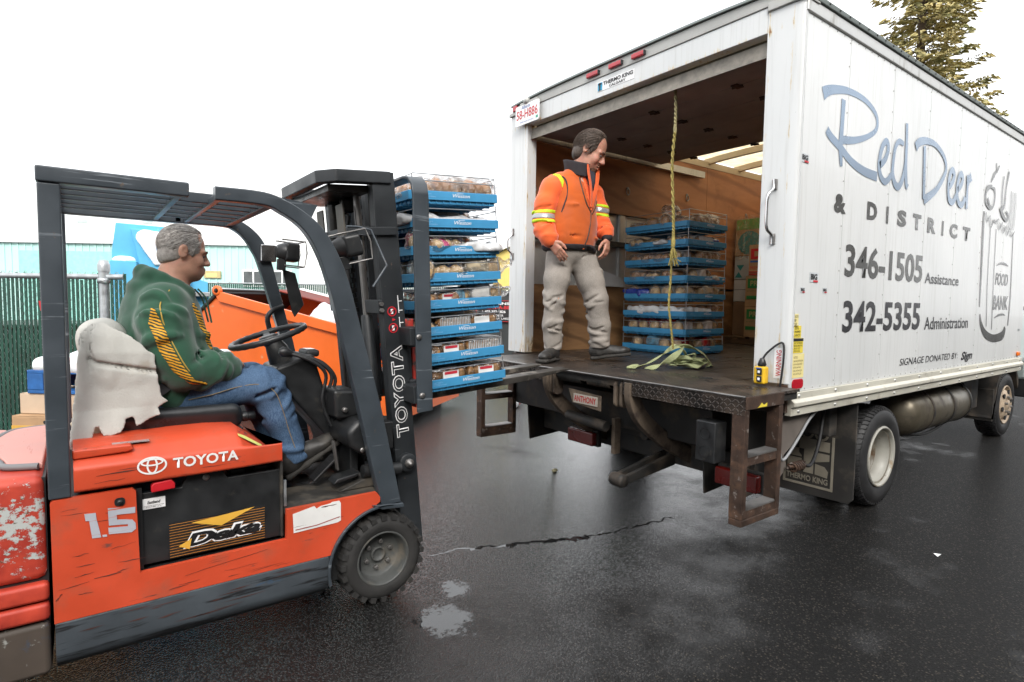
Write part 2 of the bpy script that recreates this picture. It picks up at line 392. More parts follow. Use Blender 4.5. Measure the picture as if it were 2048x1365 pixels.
    mr = k.n('ShaderNodeMix', data_type='FLOAT'); k.l(p2, mr.inputs[0]); k.l(k.ramp(wet, 0, 1, .12, .03), mr.inputs[2]); mr.inputs[3].default_value = .01; k.l(mr.outputs[0], k.b.inputs['Coat Roughness'])
    hgt = k.math('ADD', k.math('MULTIPLY', fine, .8), k.math('ADD', k.math('MULTIPLY', stone, .6), k.math('MULTIPLY', grit, .2)))
    inv = k.ramp(p2, 0, 1, 1, 0)
    for o_, amt in (('Normal', k.math('MULTIPLY', inv, .9)), ('Coat Normal', k.math('MULTIPLY', k.ramp(wet, 0, 1, .95, .62), inv))):
        b = k.n('ShaderNodeBump'); b.inputs['Distance'].default_value = .007; k.l(hgt, b.inputs['Height']); k.l(amt, b.inputs['Strength']); k.l(b.outputs[0], k.b.inputs[o_])
    return k.m
MB().add([(-160, -160, 0), (160, -160, 0), (160, 160, 0), (-160, 160, 0)], [(0, 1, 2, 3)]).build('ground', ground_material(), kind='structure')

galv = mat('galvanised_steel', (.42, .44, .45), .42, .8, var=.2, vscale=20)
black_metal = mat('black_painted_steel', (.018, .019, .02), .45, .0, var=.25)
snow_m = mat('snow', (.86, .88, .9), .6, var=.03, bump=.4, bscale=40, sss=.2)
green_slat = mat('green_slat', (.008, .055, .036), .45, var=.3)
wire_m = mat('fence_wire', (.30, .36, .35), .45, .6)

# ------------------------------------------------------------ chain link fences
def fence(name, A, B, top, pitch, slat_w, posts, label, mesh_pitch=.058, slats=True, mid=True):
    A = Vector(A); B = Vector(B); L = (B-A).length; u = (B-A)/L; n = Vector((-u.y, u.x, 0))
    T = lambda p: A+u*p[0]+n*p[1]+Vector((0, 0, p[2]))
    root = thing(name, A, label, 'fence')
    MB(T).tube([(0, 0, top), (L, 0, top)], .021, 10).build('top_rail', galv, root)
    for s, h, r in posts:
        po = MB(T).tube([(s, 0, 0), (s, 0, h)], r, 12).build('post', galv, root)
        MB(T).lathe([(r*1.15, 0), (r*1.15, .05), (r*.8, .085), (.001, .09)], (s, 0, h-.01), 'z', 12).build('post_cap', galv, po)
        MB(T).lathe([(r*1.0, -.02), (r*1.25, -.02), (r*1.25, .02), (r, .02)], (s, 0, top-.03), 'z', 12).build('clamp', galv, po)
    if slats:
        base = None
        k = 0; s = .02
        while s < L and k < 260:
            o = MB(T).box(s, s+slat_w, -.003, .003, .05, top-.02+random.uniform(-.006, .05)).build('slat', green_slat, root)
            s += pitch; k += 1
    mb = MB(T); h = .03; i = 0; s = 0
    while s < L:
        pts = []; z = .04; f = i % 2
        while z < top+.04: pts.append((s+(mesh_pitch/2 if f else 0), -.006 if f else .006, z)); z += mesh_pitch*.62; f = 1-f
        mb.tube(pts, .0021, 3, cap=False); s += mesh_pitch/2 if i % 2 else mesh_pitch/2; i += 1
    o = mb.build('wire_mesh', wire_m, root, kind='stuff')
    return root
FA = Vector((-2.80, 7.66, 0)); FB = Vector((.29, 5.355, 0))
fence('slatted_fence', FA, FB, 1.55, .033, .0205, ((3.70, 1.60, .036), (1.2, 1.58, .03)), 'chain link fence with green privacy slats behind the stacked cartons')
YA = at_depth(300, 690, 17).xy.to_3d(); YB = at_depth(1130, 690, 17).xy.to_3d()
fence('yard_fence', YA, YB, 1.84, .055, .040, ((.1, 1.9, .03), (4.0, 1.9, .03), (8.0, 1.9, .03), (11.9, 1.9, .03)), 'far green slatted chain link fence running behind the waste bins', mesh_pitch=.14)

# ------------------------------------------------------------ green steel bin seen through the fence
T = frame(at_depth(-130, 700, 4.9).xy.to_3d(), 4)
rt = thing('green_bin', T((0, 0, 0)), 'dark green steel bin standing behind the slatted fence', 'bin')
gb = mat('dark_green_bin', (.01, .07, .045), .5)
MB(T).prism([(0, 0), (.93, 0), (.93, 1.12), (0, 1.12)], 'y', 0, .9).build('bin_body', gb, rt, .01)
b_ = MB(T); [b_.box(x, x+.05, -.03, 0, .05, 1.1) for x in (.1, .33, .56, .79)]; b_.build('ribs', gb, rt, .006)
MB(T).box(-.03, .96, -.03, .95, 1.125, 1.16).build('lid', gb, rt, .01)

# ------------------------------------------------------------ cartons and snowy pallet by the fence
card = mat('cardboard', (.42, .26, .14), .75, var=.12, vscale=14, bump=.15, bscale=60)
card_w = mat('pale_cardboard', (.55, .42, .3), .75, var=.1)
tape_m = mat('parcel_tape', (.45, .33, .2), .3)
print_green = mat('green_print', (.03, .22, .06), .6); print_yellow = mat('yellow_print', (.62, .36, .06), .6)
print_white = mat('white_print', (.85, .85, .85), .5, var=.05); print_black = mat('black_print', (.012, .012, .013), .45, var=.1)
print_red = mat('red_print', (.55, .02, .03), .5); print_blue = mat('blue_print', (.03, .1, .4), .5); print_teal = mat('teal_print', (.02, .2, .2), .6)
def carton(name, T, s0, s1, n0, n1, z0, z1, m, label, flaps=True, cat='box', group=None):
    r = thing(name, T(((s0+s1)/2, (n0+n1)/2, z0)), label, cat, group)
    b = MB(T).box(s0, s1, n0, n1, z0, z1); b.build('carton_body', m, r, .004)
    if flaps:
        for a, c in ((n0+.002, (n0+n1)/2-.003), ((n0+n1)/2+.003, n1-.002)):
            MB(T).box(s0+.001, s1-.001, a, c, z1+.001, z1+.005).build('flap', m, r)
    return r
T = frame(at_depth(24, 860, 3.5).xy.to_3d(), 3)
TU = lambda a, b: (Vector(T(b))-Vector(T(a)))
US = TU((0, 0, 0), (1, 0, 0)); UN = TU((0, 0, 0), (0, 1, 0)); UZ = Vector((0, 0, 1))
carton('carton', T, -.02, .46, .02, .36, 0, .345, card, 'plain brown carton at the bottom of the pile by the fence')
r = carton('carton', T, 0, .44, 0, .34, .352, .675, card, 'brown carton with green and yellow print under the open carton')
MB(T).box(.0005, .4395, -.003, .001, .50, .622).build('yellow_band', print_yellow, r)
MB(T).box(.0005, .4395, -.004, .001, .40, .565).build('green_band', print_green, r)
lettering('Premium', T((.03, -.006, .455)), US, UZ, box=(.24, .062), m=mat('tan_print', (.5, .36, .17), .6), parent=r, offset=.02)
MB(T).prism(rrect(.2, .27, .635, .655, .009), 'y', -.003, .002).build('hand_hole', black_metal, r)
carton('carton', T, .0, .46, .06, .42, .682, .80, card_w, 'low pale carton lying under the snowy blue pallet')
pal = thing('pallet', T((.25, .3, .81)), 'blue wooden pallet topped with snow on the cartons', 'pallet')
pal_m = mat('blue_pallet_paint', (.02, .12, .36), .6, var=.3, vscale=12, bump=.2)
for k in range(5): MB(T).box(.06, .92, .05+k*.17, .17+k*.17, .93, .95).build('deck_board', pal_m, pal, .003)
for k in (.06, .45, .82): MB(T).box(k, k+.1, .05, .85, .83, .93).build('block', pal_m, pal, .003)
for k in range(3): MB(T).box(.06, .92, .05+k*.34, .17+k*.34, .808, .828).build('base_board', pal_m, pal, .003)
c0 = T((.49, .45, .98))
s = SDF((c0.x-.75, c0.y-.75, .93), (c0.x+.75, c0.y+.75, 1.1), .014); ROTF = [[US.x, UN.x, 0], [US.y, UN.y, 0], [0, 0, 1]]
s.rbox(c0, (.43, .41, .055), .05, rot=ROTF).rough(.02, 7, 3, .08); tag(s.build('snow', snow_m), 'thick soft snow lying on the blue pallet', 'snow')

# ------------------------------------------------------------ orange slant top bin
org = mat('orange_bin_paint', (.72, .13, .018), .42, var=.10, vscale=2.5, coat=.15, layers=((9, .66, .76, (.55, .25, .12), .6),))
dark_red = mat('rusty_bin_inside', (.16, .025, .015), .7, var=.4, vscale=5)
rubber = mat('black_rubber', (.014, .014, .015), .6, var=.3)
Tb = frame((2.89, 5.79, 0), 16)          # s to the right along the long side, corner at s=0
root = thing('waste_bin', (2.89, 5.79, 0), 'orange slant top waste bin behind the forklift', 'bin')
W = 1.55
side = [(0, .12), (0, .94), (-2.47, 1.47), (-2.86, 1.17), (-2.86, .12)]
MB(Tb).prism(side, 'y', 0, .006).build('side_plate', org, root)
MB(Tb).prism(side, 'y', W-.006, W).build('side_plate', org, root)
MB(Tb).box(-.006, 0, .006, W-.006, .12, .94).build('end_plate', org, root)
MB(Tb).box(-2.86, -2.854, .006, W-.006, .12, 1.17).build('end_plate', org, root)
MB(Tb).box(-2.85, -.01, .01, W-.01, .12, .13).build('bin_floor', dark_red, root)
for n in (-.045, W):                       # folded top rail
    MB(Tb).prism([(.02, .94), (.02, .83), (-2.47, 1.36), (-2.52, 1.44), (-2.47, 1.48)], 'y', n, n+.05).build('top_rail', org, root, .006)
MB(Tb).box(-.01, .035, -.04, W+.04, .85, .945).build('top_rail', org, root, .006)
for s in (-2.3, -.5): MB(Tb).box(s, s+.25, -.001, W, 0, .12).build('skid', black_metal, root, .005)
MB(Tb).lathe([(.03, 0), (.06, 0), (.06, .04), (.03, .04)], (-2.5, -.05, 1.49), 'y', 16).build('hinge_eye', org, root)
MB(Tb).tube([(-2.5, -.06, 1.5), (-2.5, W+.05, 1.5)], .016, 8).build('hinge_rod', black_metal, root)
q = MB(Tb); q.prism([(-2.5, 1.50), (-2.95, 1.12), (-2.93, 1.10), (-2.48, 1.46)], 'y', -.03, W+.03); q.build('lid', rubber, root, .01)
MB(Tb).prism([(-.05, 1.0), (-2.47, 1.515), (-2.47, 1.535), (-.05, 1.02)], 'y', W*.62, W+.03).build('lid', dark_red, root, .006)
MB(Tb).prism([(-.05, 1.022), (-2.47, 1.537), (-2.47, 1.56), (-.05, 1.045)], 'y', W*.97, W+.06).build('lid_rim', print_white, root, .004)
bagm = clear_plastic('milky_bag_film', (.93, .94, .97), 30, .25, .35)
bag_solid = mat('white_bag', (.75, .76, .8), .3, var=.08, bump=.8, bscale=28)
c = Vector(Tb((-1.25, .35, 1.14)))
s = SDF(c-Vector((.35, .35, .3)), c+Vector((.35, .35, .3)), .013); s.ell(c, (.22, .2, .17)).ell(c+Vector((-.02, .02, .1)), (.11, .1, .12), .06).rough(.022, 13, 5, .09)
tag(s.build('garbage_bag', bag_solid), 'white crumpled garbage bag poking out of the orange bin', 'bag')
c = Vector(Tb((-.55, .5, .86)))
s = SDF(c-Vector((.5, .4, .3)), c+Vector((.5, .4, .3)), .015); s.ell(c, (.34, .24, .18)).rough(.03, 11, 9, .1)
tag(s.build('garbage_bag', bag_solid), 'white garbage bag lying low inside the orange bin', 'bag')

# ------------------------------------------------------------ blue compactor with snow
blue = mat('sky_blue_steel', (.10, .42, .66), .5, var=.12, vscale=3, layers=((6, .68, .8, (.3, .5, .6), .6),))
Tc = frame(at_depth(226, 700, 7.5).xy.to_3d(), -28)
root = thing('compactor', Tc((.6, .6, 0)), 'sky blue steel compactor with a snow covered sloping hopper', 'compactor')
MB(Tc).prism([(.0, 0), (.0, 2.0), (.05, 2.36), (.66, 2.34), (.98, 1.66), (1.10, 1.62), (1.10, 0)], 'y', .16, 1.25).build('hopper_body', blue, root, .01)
MB(Tc).prism([(.30, 1.05), (.30, 1.9), (.22, 2.28), (.64, 2.28), (.88, 1.70), (.88, 1.05)], 'y', .05, .16).build('hopper_front', blue, root, .008)
MB(Tc).box(0, .29, -.10, .155, 0, 1.86).build('corner_post', blue, root, .012)
MB(Tc).box(.295, 1.09, -.04, .045, .2, 1.0).build('ram_housing', blue, root, .012)
MB(Tc).box(.90, 1.12, .0, .15, 1.42, 1.48).build('rail', galv, root, .005)
MB(Tc).tube(smooth_line([(.34, .02, 1.5), (.31, -.06, 1.35), (.31, -.08, 1.15), (.36, -.03, 1.0)]), .018, 8).build('hose', rubber, root)
MB(Tc).tube([(1.15, .02, 1.53), (1.9, -.3, 1.50)], .02, 8).build('ram_pipe', galv, root)
s = SDF(Tc((.52, .12, 2.0))-Vector((.7, .7, .5)), Tc((.52, .12, 2.0))+Vector((.7, .7, .5)), .018)
u1 = Tc((1, 0, 0))-Tc((0, 0, 0)); n1 = Tc((0, 1, 0))-Tc((0, 0, 0))
s.cap(Tc((.38, .03, 2.18)), Tc((.74, .03, 2.19)), .085, .07, .05, flat=(n1, .35)).cap(Tc((.38, .03, 2.16)), Tc((.50, .03, 1.86)), .10, .05, .06, flat=(n1, .35)).cap(Tc((.70, .03, 2.16)), Tc((.60, .03, 1.88)), .10, .05, .06, flat=(n1, .35)).rough(.01, 9, 4, .06)
tag(s.build('snow', snow_m), 'snow stuck to the hopper of the blue compactor', 'snow')
s = SDF(Tc((.13, .1, 1.85))-Vector((.3, .3, .12)), Tc((.13, .1, 1.85))+Vector((.3, .3, .14)), .014)
s.ell(Tc((.145, .03, 1.87)), (.13, .13, .055)).rough(.008, 12, 4, .06)
tag(s.build('snow', snow_m), 'small snow cap on the post of the blue compactor', 'snow')

# ------------------------------------------------------------ black rental bin
KS = 1.35; Tk0 = frame(at_depth(930, 700, 11.6).xy.to_3d(), 0); Tk = lambda p: Tk0((p[0]*KS, p[1]*KS, p[2]*1.04 if p[2] > .5 else p[2])); KU = Tk((1, 0, 0))-Tk((0, 0, 0))
root = thing('rental_bin', Tk((.2, .6, 0)), 'black steel rental bin with a red lettered sign', 'bin')
bb = mat('charcoal_bin_paint', (.03, .035, .036), .5)
MB(Tk).prism([(-.9, .1), (1.1, .1), (1.1, 1.5), (-.9, 1.5)], 'y', 0, 1.4).build('bin_body', bb, root, .012)
MB(Tk).box(-.93, 1.13, -.03, 1.43, 1.505, 1.57).build('rim', bb, root, .01)
for s in (-.85, -.35, .8): MB(Tk).box(s, s+.07, -.035, -.001, .1, 1.5).build('rib', bb, root, .008)
for s in (-.7, .7): MB(Tk).box(s, s+.2, .02, 1.38, 0, .1).build('skid', black_metal, root)
sg = MB(Tk).box(.16, .70, -.045, -.036, .98, 1.38).build('sign_board', print_black, root)
f_ = MB(Tk)
for a in ((.16, .70, .98, .988), (.16, .70, 1.372, 1.38), (.16, .168, .988, 1.372), (.692, .70, .988, 1.372)): f_.box(a[0], a[1], -.049, -.0455, a[2], a[3])
f_.build('sign_border', print_red, sg)
lettering('77-RENT-A-BIN', Tk((.18, -.05, 1.215)), KU/KS, UZ, box=(.50*KS, .07), m=print_red, parent=sg, offset=.03)
lettering('1-403-352-7826', Tk((.25, -.05, 1.145)), KU/KS, UZ, box=(.34*KS, .05), m=print_white, parent=sg, offset=.02)
lettering('BINS', Tk((.45, -.05, 1.30)), KU/KS, UZ, box=(.2*KS, .05), m=print_white, parent=sg, offset=.02)
lettering('RED DEER\nSYLVAN LAKE', Tk((.34, -.05, 1.02)), KU/KS, UZ, box=(.3*KS, .10), m=print_white, parent=sg)

# ------------------------------------------------------------ buildings beyond the yard
teal = mat('mint_siding', (.48, .74, .69), .55, var=.06, vscale=1.2); white_wall = mat('white_siding', (.90, .91, .90), .6, var=.04)
glass = mat('window_glass', (.07, .08, .08), .1, spec=.6, var=.4, vscale=3)
Tt = frame(at_depth(0, 690, 25).xy.to_3d(), 0)
root = thing('workshop', Tt((4, 4, 0)), 'long mint green workshop with white upper wall beyond the fence', 'building')
MB(Tt).box(-9, 12.95, 0, 9, 0, 3.62).build('wall', teal, root)
MB(Tt).box(12.96, 19.6, -.3, 9, 0, 6.0).build('end_wall', white_wall, root)
MB(Tt).box(-9.2, 12.95, -.15, 9.2, 3.63, 6.0).build('upper_wall', white_wall, root)
rb = MB(Tt); [rb.box(-9+k*.3, -8.92+k*.3, -.03, -.002, .02, 3.6) for k in range(73)]; rb.build('siding_rib', teal, root, kind='stuff')
for s in (3.6, 6.35): MB(Tt).box(s, s+.42, -.17, -.151, 4.48, 4.6).build('vent', mat('pale_vent', (.5, .6, .58), .5), root)
for s, w_, z0, z1 in ((10.45, .95, 1.9, 2.62), (11.75, .8, 1.9, 2.62)):
    o = MB(Tt).box(s, s+w_, -.06, -.035, z0, z1).build('window', white_wall, root)
    for j in (0, 1): MB(Tt).box(s+.07+j*(w_-.07)/2, s+w_/2-.035+.0+j*(w_-.07)/2, -.075, -.061, z0+.07, z1-.07).build('pane', glass, o)
o = MB(Tt).box(8.85, 9.55, -.09, -.035, 2.25, 2.55).build('sign_board', mat('tan_sign', (.5, .42, .2), .6), root)
MB(Tt).box(8.95, 9.4, -.1, -.091, 2.3, 2.45).build('sign_face', mat('pale_yellow_sign', (.75, .65, .25), .6), o)
MB(Tt).box(1.0, 5.5, -.045, -.032, 0, 3.3).build('overhead_door', mat('pale_mint_door', (.32, .68, .6), .5), root)
Ty = frame(at_depth(985, 690, 24).xy.to_3d(), 8)
root = thing('shed', Ty((1, 2, 0)), 'yellow sided shed with white trim beyond the rental bin', 'building')
yel = mat('yellow_siding', (.72, .56, .16), .6, var=.05)
MB(Ty).prism([(0, 0), (1.55, 0), (1.55, 4.0), (0, 3.3)], 'y', 0, 5).build('wall', yel, root)
sb = MB(Ty); [sb.box(k*.16, k*.16+.03, -.02, -.001, .02, 3.25) for k in range(10)]; sb.build('siding_rib', yel, root, kind='stuff')
MB(Ty).prism([(-.2, 3.25), (1.7, 4.1), (1.7, 4.22), (-.2, 3.37)], 'y', -.25, 5.2).build('roof', white_wall, root)
MB(Ty).box(1.56, 2.5, -.05, 5, 0, 4.0).build('corner_trim', white_wall, root)

# ------------------------------------------------------------ spruce behind the truck
bark = mat('bark', (.08, .055, .035), .9, var=.3, bump=.6, bscale=30)
k = NT('sunlit_needles'); nz = k.noise(2.2, 3); oi = k.noise(.6, 2)
k.l(k.mix(k.ramp(nz, .35, .65), (.20, .20, .075, 1), (.66, .54, .24, 1)), k.b.inputs['Base Color']); k.b.inputs['Roughness'].default_value = .7; needle = k.m  # warm sunlight painted into the needles, mixed with dimmer green by noise
tb = at_depth(1806, 700, 20).xy.to_3d()
root = thing('spruce_tree', tb, 'tall spruce, needles painted sunlit gold, rising behind the white truck box', 'tree')
MB().tube([tb+Vector((0, 0, z)) for z in (0, 4, 8, 12, 15.5, 17.6)], [.24, .2, .15, .1, .05, .012], 9).build('trunk', bark, root)
bm_, nm = MB(), MB(); rs = random.Random(5); nv, nf = [], []
z = 3.0
while z < 17.3:
    fr = (17.6-z)/14.6; L0 = .25+2.35*fr**.85
    for b in range(rs.randint(4, 6)):
        a = rs.uniform(0, 6.283); L = L0*rs.uniform(.6, 1.12); d = Vector((math.cos(a), math.sin(a), 0)); p0 = tb+Vector((0, 0, z+rs.uniform(-.15, .15)))
        pts = [p0+d*L*t+Vector((0, 0, L*(.12*t-.42*t*t+.26*t**4))) for t in (0, .25, .5, .75, 1)]
        bm_.tube(pts, [.035*fr+.008, .02, .014, .009, .004], 4, cap=False)
        side_ = Vector((-d.y, d.x, 0))
        for t_ in np.linspace(.12, 1, max(6, int(L*10))):
            i = min(3, int(t_*4)); q = pts[i].lerp(pts[i+1], t_*4-i)
            wdt = .42*L*(1-t_*.75)*rs.uniform(.5, 1)
            for sg_ in (-1, 1):
                tw = q+side_*sg_*wdt+d*wdt*.7+Vector((0, 0, -wdt*rs.uniform(.15, .5)))
                for j in range(5):
                    c_ = q.lerp(tw, rs.uniform(.05, 1)); e = (tw-q).normalized(); sz = rs.uniform(.08, .19)
                    up = Vector((rs.uniform(-1, 1), rs.uniform(-1, 1), rs.uniform(-.3, 1))).normalized(); sd_ = e.cross(up).normalized()*sz*.35
                    bi = len(nv); nv += [c_-sd_, c_+e*sz-sd_*.3, c_+e*sz*1.3, c_+sd_+e*sz*.4]; nf.append((bi, bi+1, bi+2, bi+3))
    z += rs.uniform(.2, .34)
bm_.build('branches', bark, root)
me = bpy.data.meshes.new('crown'); me.from_pydata([tuple(v) for v in nv], [], nf); link('crown', me, needle, root)

# ------------------------------------------------------------ added unseen building: darkens near surfaces, stands in for the lettering's dark reflection
wh = thing('added_warehouse', (4, -9, 0), 'brown brick building added out of view to darken near surfaces and reflections', 'building')
brick_m = mat('brown_brick_wall', (.10, .072, .055), .85, var=.25, vscale=3, bump=.3, bscale=30)
MB().box(-16, 26, -16, -6.6, 0, 5.8).build('wall', brick_m, wh)
MB().box(-16.2, 26.2, -16.2, -6.4, 5.81, 6.1).build('roof', mat('dark_parapet', (.08, .08, .08), .7), wh)
for x in (-9, -2, 5, 12, 19):
    d = MB().box(x, x+3.4, -6.59, -6.52, 0, 3.6).build('loading_door', mat('grey_loading_door', (.16, .17, .17), .6), wh)
    for k in range(7): MB().box(x+.05, x+3.35, -6.515, -6.50, .1+k*.5, .14+k*.5).build('door_rib', MATS['grey_loading_door'], d)
for x in (-4.5, 2.5, 9.5, 16.5): MB().box(x, x+1.2, -6.59, -6.55, 1.6, 2.8).build('window', glass, wh)
# ------------------------------------------------------------ forklift
YN, YF, YC = 2.466, 3.39, 2.928
fk = thing('forklift', (.5, YC, 0), 'scuffed orange electric forklift carrying a stack of blue bread trays', 'forklift')
f_orange = mat('orange_truck_paint', (.56, .066, .024), .46, var=.12, vscale=5, coat=.10,
               layers=(((3, 3, 55), .66, .70, (.05, .03, .03), .6), (7, .54, .80, (.36, .085, .045), .6), (60, .70, .76, (.2, .12, .09), .7), ((5, 5, 16), .66, .72, (.10, .05, .04), .6)))
f_grey = mat('slate_grey_paint', (.042, .052, .062), .42, var=.18, vscale=7, coat=.2,
             layers=(((2, 2, 40), .63, .69, (.16, .18, .20), .5), (24, .68, .74, (.12, .085, .06), .7)))
f_skirt = mat('scraped_grey_skirt', (.055, .065, .075), .48, var=.25, vscale=7,
              layers=(((2.2, 2, 30), .54, .60, (.012, .013, .015), .5), ((5, 4, 26), .66, .71, (.03, .075, .14), .5), (6, .62, .75, (.13, .10, .07), .7)))
f_black = mat('black_plastic', (.016, .017, .018), .42, var=.3, vscale=12, layers=((14, .60, .74, (.05, .045, .038), .65),))
f_mast = mat('mast_black_paint', (.020, .023, .026), .48, var=.25, vscale=6, layers=((40, .71, .76, (.16, .11, .08), .7), ((3, 3, 26), .68, .72, (.13, .14, .15), .5)))
grease = mat('greasy_steel', (.022, .02, .018), .35, .3, var=.4, vscale=18, layers=((10, .6, .75, (.06, .05, .038), .6),))
chrome = mat('bright_steel', (.6, .6, .6), .18, 1.0)
steel = mat('worn_steel', (.26, .25, .24), .4, .8, var=.3)
tyre_m = mat('dusty_tyre', (.022, .021, .02), .75, var=.35, vscale=14, layers=((5, .5, .75, (.06, .054, .046), .85),))
grime = mat('grimy_floor', (.03, .028, .025), .6, var=.4, vscale=8, layers=((7, .5, .65, (.10, .085, .065), .75),))
vinyl = mat('black_vinyl', (.02, .022, .024), .33, var=.2, bump=.25, bscale=260)
peel = NT('peeling_red_paint')
a = peel.noise((26, 26, 34), 9, .75); b = peel.noise((3, 3, 5), 4, .6, loc=(2, 5, 1)); zc = peel.n('ShaderNodeSeparateXYZ'); peel.l(peel.tc.outputs['Object'], zc.inputs[0])
band = peel.math('MULTIPLY', peel.ramp(zc.outputs[2], .40, .52), peel.ramp(zc.outputs[2], .80, .70))
m1 = peel.ramp(peel.math('ADD', peel.math('ADD', a, peel.math('MULTIPLY', b, .5)), peel.math('MULTIPLY', band, .22)), .985, 1.0)
m2 = peel.ramp(peel.noise((22, 22, 30), 6, .7, loc=(4, 1, 7)), .56, .60); m3 = peel.ramp(peel.noise(5, 5, .6, loc=(9, 1, 3)), .56, .66)
red = peel.mix(peel.ramp(peel.noise(12, 5), .35, .7), (.34, .03, .018, 1), (.55, .06, .03, 1))
cur = peel.mix(m3, red, (.30, .05, .04, 1)); cur = peel.mix(m1, cur, peel.mix(m2, (.46, .48, .46, 1), (.11, .085, .045, 1)))
peel.l(cur, peel.b.inputs['Base Color']); peel.b.inputs['Roughness'].default_value = .55
peel.l(peel.bump(m1, .5, .003), peel.b.inputs['Normal']); peel = peel.m
f_pink = mat('sun_faded_red_paint', (.50, .235, .20), .5, var=.12, vscale=4, layers=(((30, 4, 4), .60, .72, (.36, .07, .05), .6),))
cw_low = mat('scraped_counterweight_foot', (.060, .046, .036), .6, var=.3, vscale=5, layers=((8, .55, .62, (.035, .06, .10), .5), (20, .63, .68, (.28, .28, .26), .5), (5, .58, .7, (.02, .019, .018), .6)))

# counterweight, ribbed towards the foot
def cwring(x0, x1, y0, y1, z0, z1, m, name, r=.13):
    return MB().prism(rrect(x0, x1, y0, y1, r, 8)[:], 'z', z0, z1)
def cw(name, z0, z1, out, m, bev=.012):
    # square at the front where it meets the truck, rounded at the rear
    x1 = -.104; x0 = -.72-out; r = .26; y0, y1 = YN-out, YF+out; pts = [(x1, y0), (x1, y1)]
    for k in range(13): an = R_(90+90*k/12); pts.append((x0+r+r*math.cos(an), y1-r+r*math.sin(an)))
    for k in range(13): an = R_(180+90*k/12); pts.append((x0+r+r*math.cos(an), y0+r+r*math.sin(an)))
    return MB().prism(pts, 'z', z0, z1).build(name, m, fk, bev)
cw('counterweight', .442, .80, .0, peel, .03); cw('counterweight_rib', .372, .436, .012, peel, .014); cw('counterweight_rib', .305, .366, .014, peel, .014)
cw('counterweight_foot', .11, .298, .006, cw_low, .02)
cw('counterweight_core', .13, .79, -.02, black_metal, .0)
pts = [(-.112, 2.56)]+[(-.20, 2.60), (-.225, 2.68), (-.265, 2.85), (-.285, 3.0), (-.265, 3.16), (-.225, 3.28), (-.112, 3.32)]
pl = [tuple(v.xy) for v in smooth_line([(p[0], p[1], 0) for p in pts], 5)]
MB().prism(pl, 'z', .801, .822).build('top_cover', f_pink, fk, .006)
MB().tube([(p[0]-.012, p[1], .812) for p in pl], .012, 8).build('rubber_seal', mat('grey_rubber', (.16, .16, .165), .6), fk)
pts2 = [(-.60, 2.62), (-.40, 2.55), (-.265, 2.66), (-.305, 2.85), (-.325, 3.0), (-.305, 3.17), (-.26, 3.30), (-.40, 3.33), (-.60, 3.25)]
MB().prism([tuple(v.xy) for v in smooth_line([(p[0], p[1], 0) for p in pts2], 4, True)], 'z', .801, .818).build('rear_cover', f_pink, fk, .006)

# side plates
arch = [(.864, .281)]+[(1.108+.262*math.cos(R_(t)), .20+.262*math.sin(R_(t))) for t in (158, 148, 137, 124, 111, 100)]+[(1.085, .468)]
plate = [(-.094, .281), (-.094, .70), (-.086, .709), (.140, .711), (.150, .70), (.157, .393), (.674, .397), (.676, .522), (1.075, .524), (1.092, .50), (1.092, .478)]+arch[::-1][1:]
for y0, y1 in ((YN, YN+.022), (YF-.022, YF)): MB().prism(plate, 'y', y0, y1).build('side_plate', f_orange, fk)
prof = [(.281, 0), (.281, .14), (.10, .14), (.10, .06), (.135, .012), (.17, -.002)]
for sg_, yy in ((1, YN), (-1, YF)):
    MB().loft([[(x, yy+sg_*p[1], p[0]) for p in prof] for x in (-.092, .3, .6, .852)], smooth=False).build('skirt', f_skirt, fk, .008)
    o = [(1.108+.262*math.cos(R_(t)), .20+.262*math.sin(R_(t))) for t in range(192, 76, -8)]
    rings = [[(p[0], yy-sg_*.012, p[1]), (p[0], yy+sg_*.17, p[1]), (1.108+(p[0]-1.108)*.955, yy+sg_*.17, .20+(p[1]-.20)*.955), (1.108+(p[0]-1.108)*.955, yy-sg_*.012, .20+(p[1]-.20)*.955)] for p in o]
    MB().loft(rings, smooth=False).build('wheel_arch', f_grey, fk, .003)
    MB().prism([(1.05, .468), (1.205, .452), (1.21, .43), (1.10, .44)], 'y', min(yy-sg_*.012, yy+sg_*.15), max(yy-sg_*.012, yy+sg_*.15)).build('leg_bracket', f_grey, fk, .004)
la = MB().prism(rrect(.085, .117, .655, .685, .012), 'y', YN-.003, YN+.004).build('latch_pocket', f_black, fk)
MB().lathe([(.001, -.012), (.008, -.012), (.009, -.003)], (.101, YN, .67), 'y', 12).build('latch_bolt', black_metal, la)
MB().box(-.09, .17, YN+.03, YF-.03, .14, .70).build('body_core', black_metal, fk)
MB().box(.17, 1.02, YN+.05, YF-.05, .14, .385).build('body_core', black_metal, fk)

# worn "1.5" and maker's name
grey_print = mat('worn_grey_print', (.42, .43, .48), .55, var=.15, layers=(((3, 3, 90), .58, .62, (.50, .10, .05), .5),))
white_worn = mat('worn_white_print', (.78, .77, .75), .5, var=.06, layers=((50, .66, .70, (.55, .12, .07), .5), ((5, 5, 60), .69, .72, (.5, .1, .05), .5)))
for poly in ([(-.002, .647), (.03, .645), (.032, .623), (.044, .554), (.018, .556), (.011, .62), (.001, .621)], [(.065, .654), (.147, .643), (.146, .621), (.091, .625), (.091, .608), (.136, .6), (.146, .584), (.147, .562), (.134, .552), (.066, .56), (.065, .584), (.123, .577), (.123, .584), (.067, .591)], [(.047, .562), (.060, .561), (.061, .553), (.048, .554)]):
    MB().add([(a_, YN-.0025, b_) for a_, b_ in poly], [list(range(len(poly)))]).build('lettering', grey_print, fk)

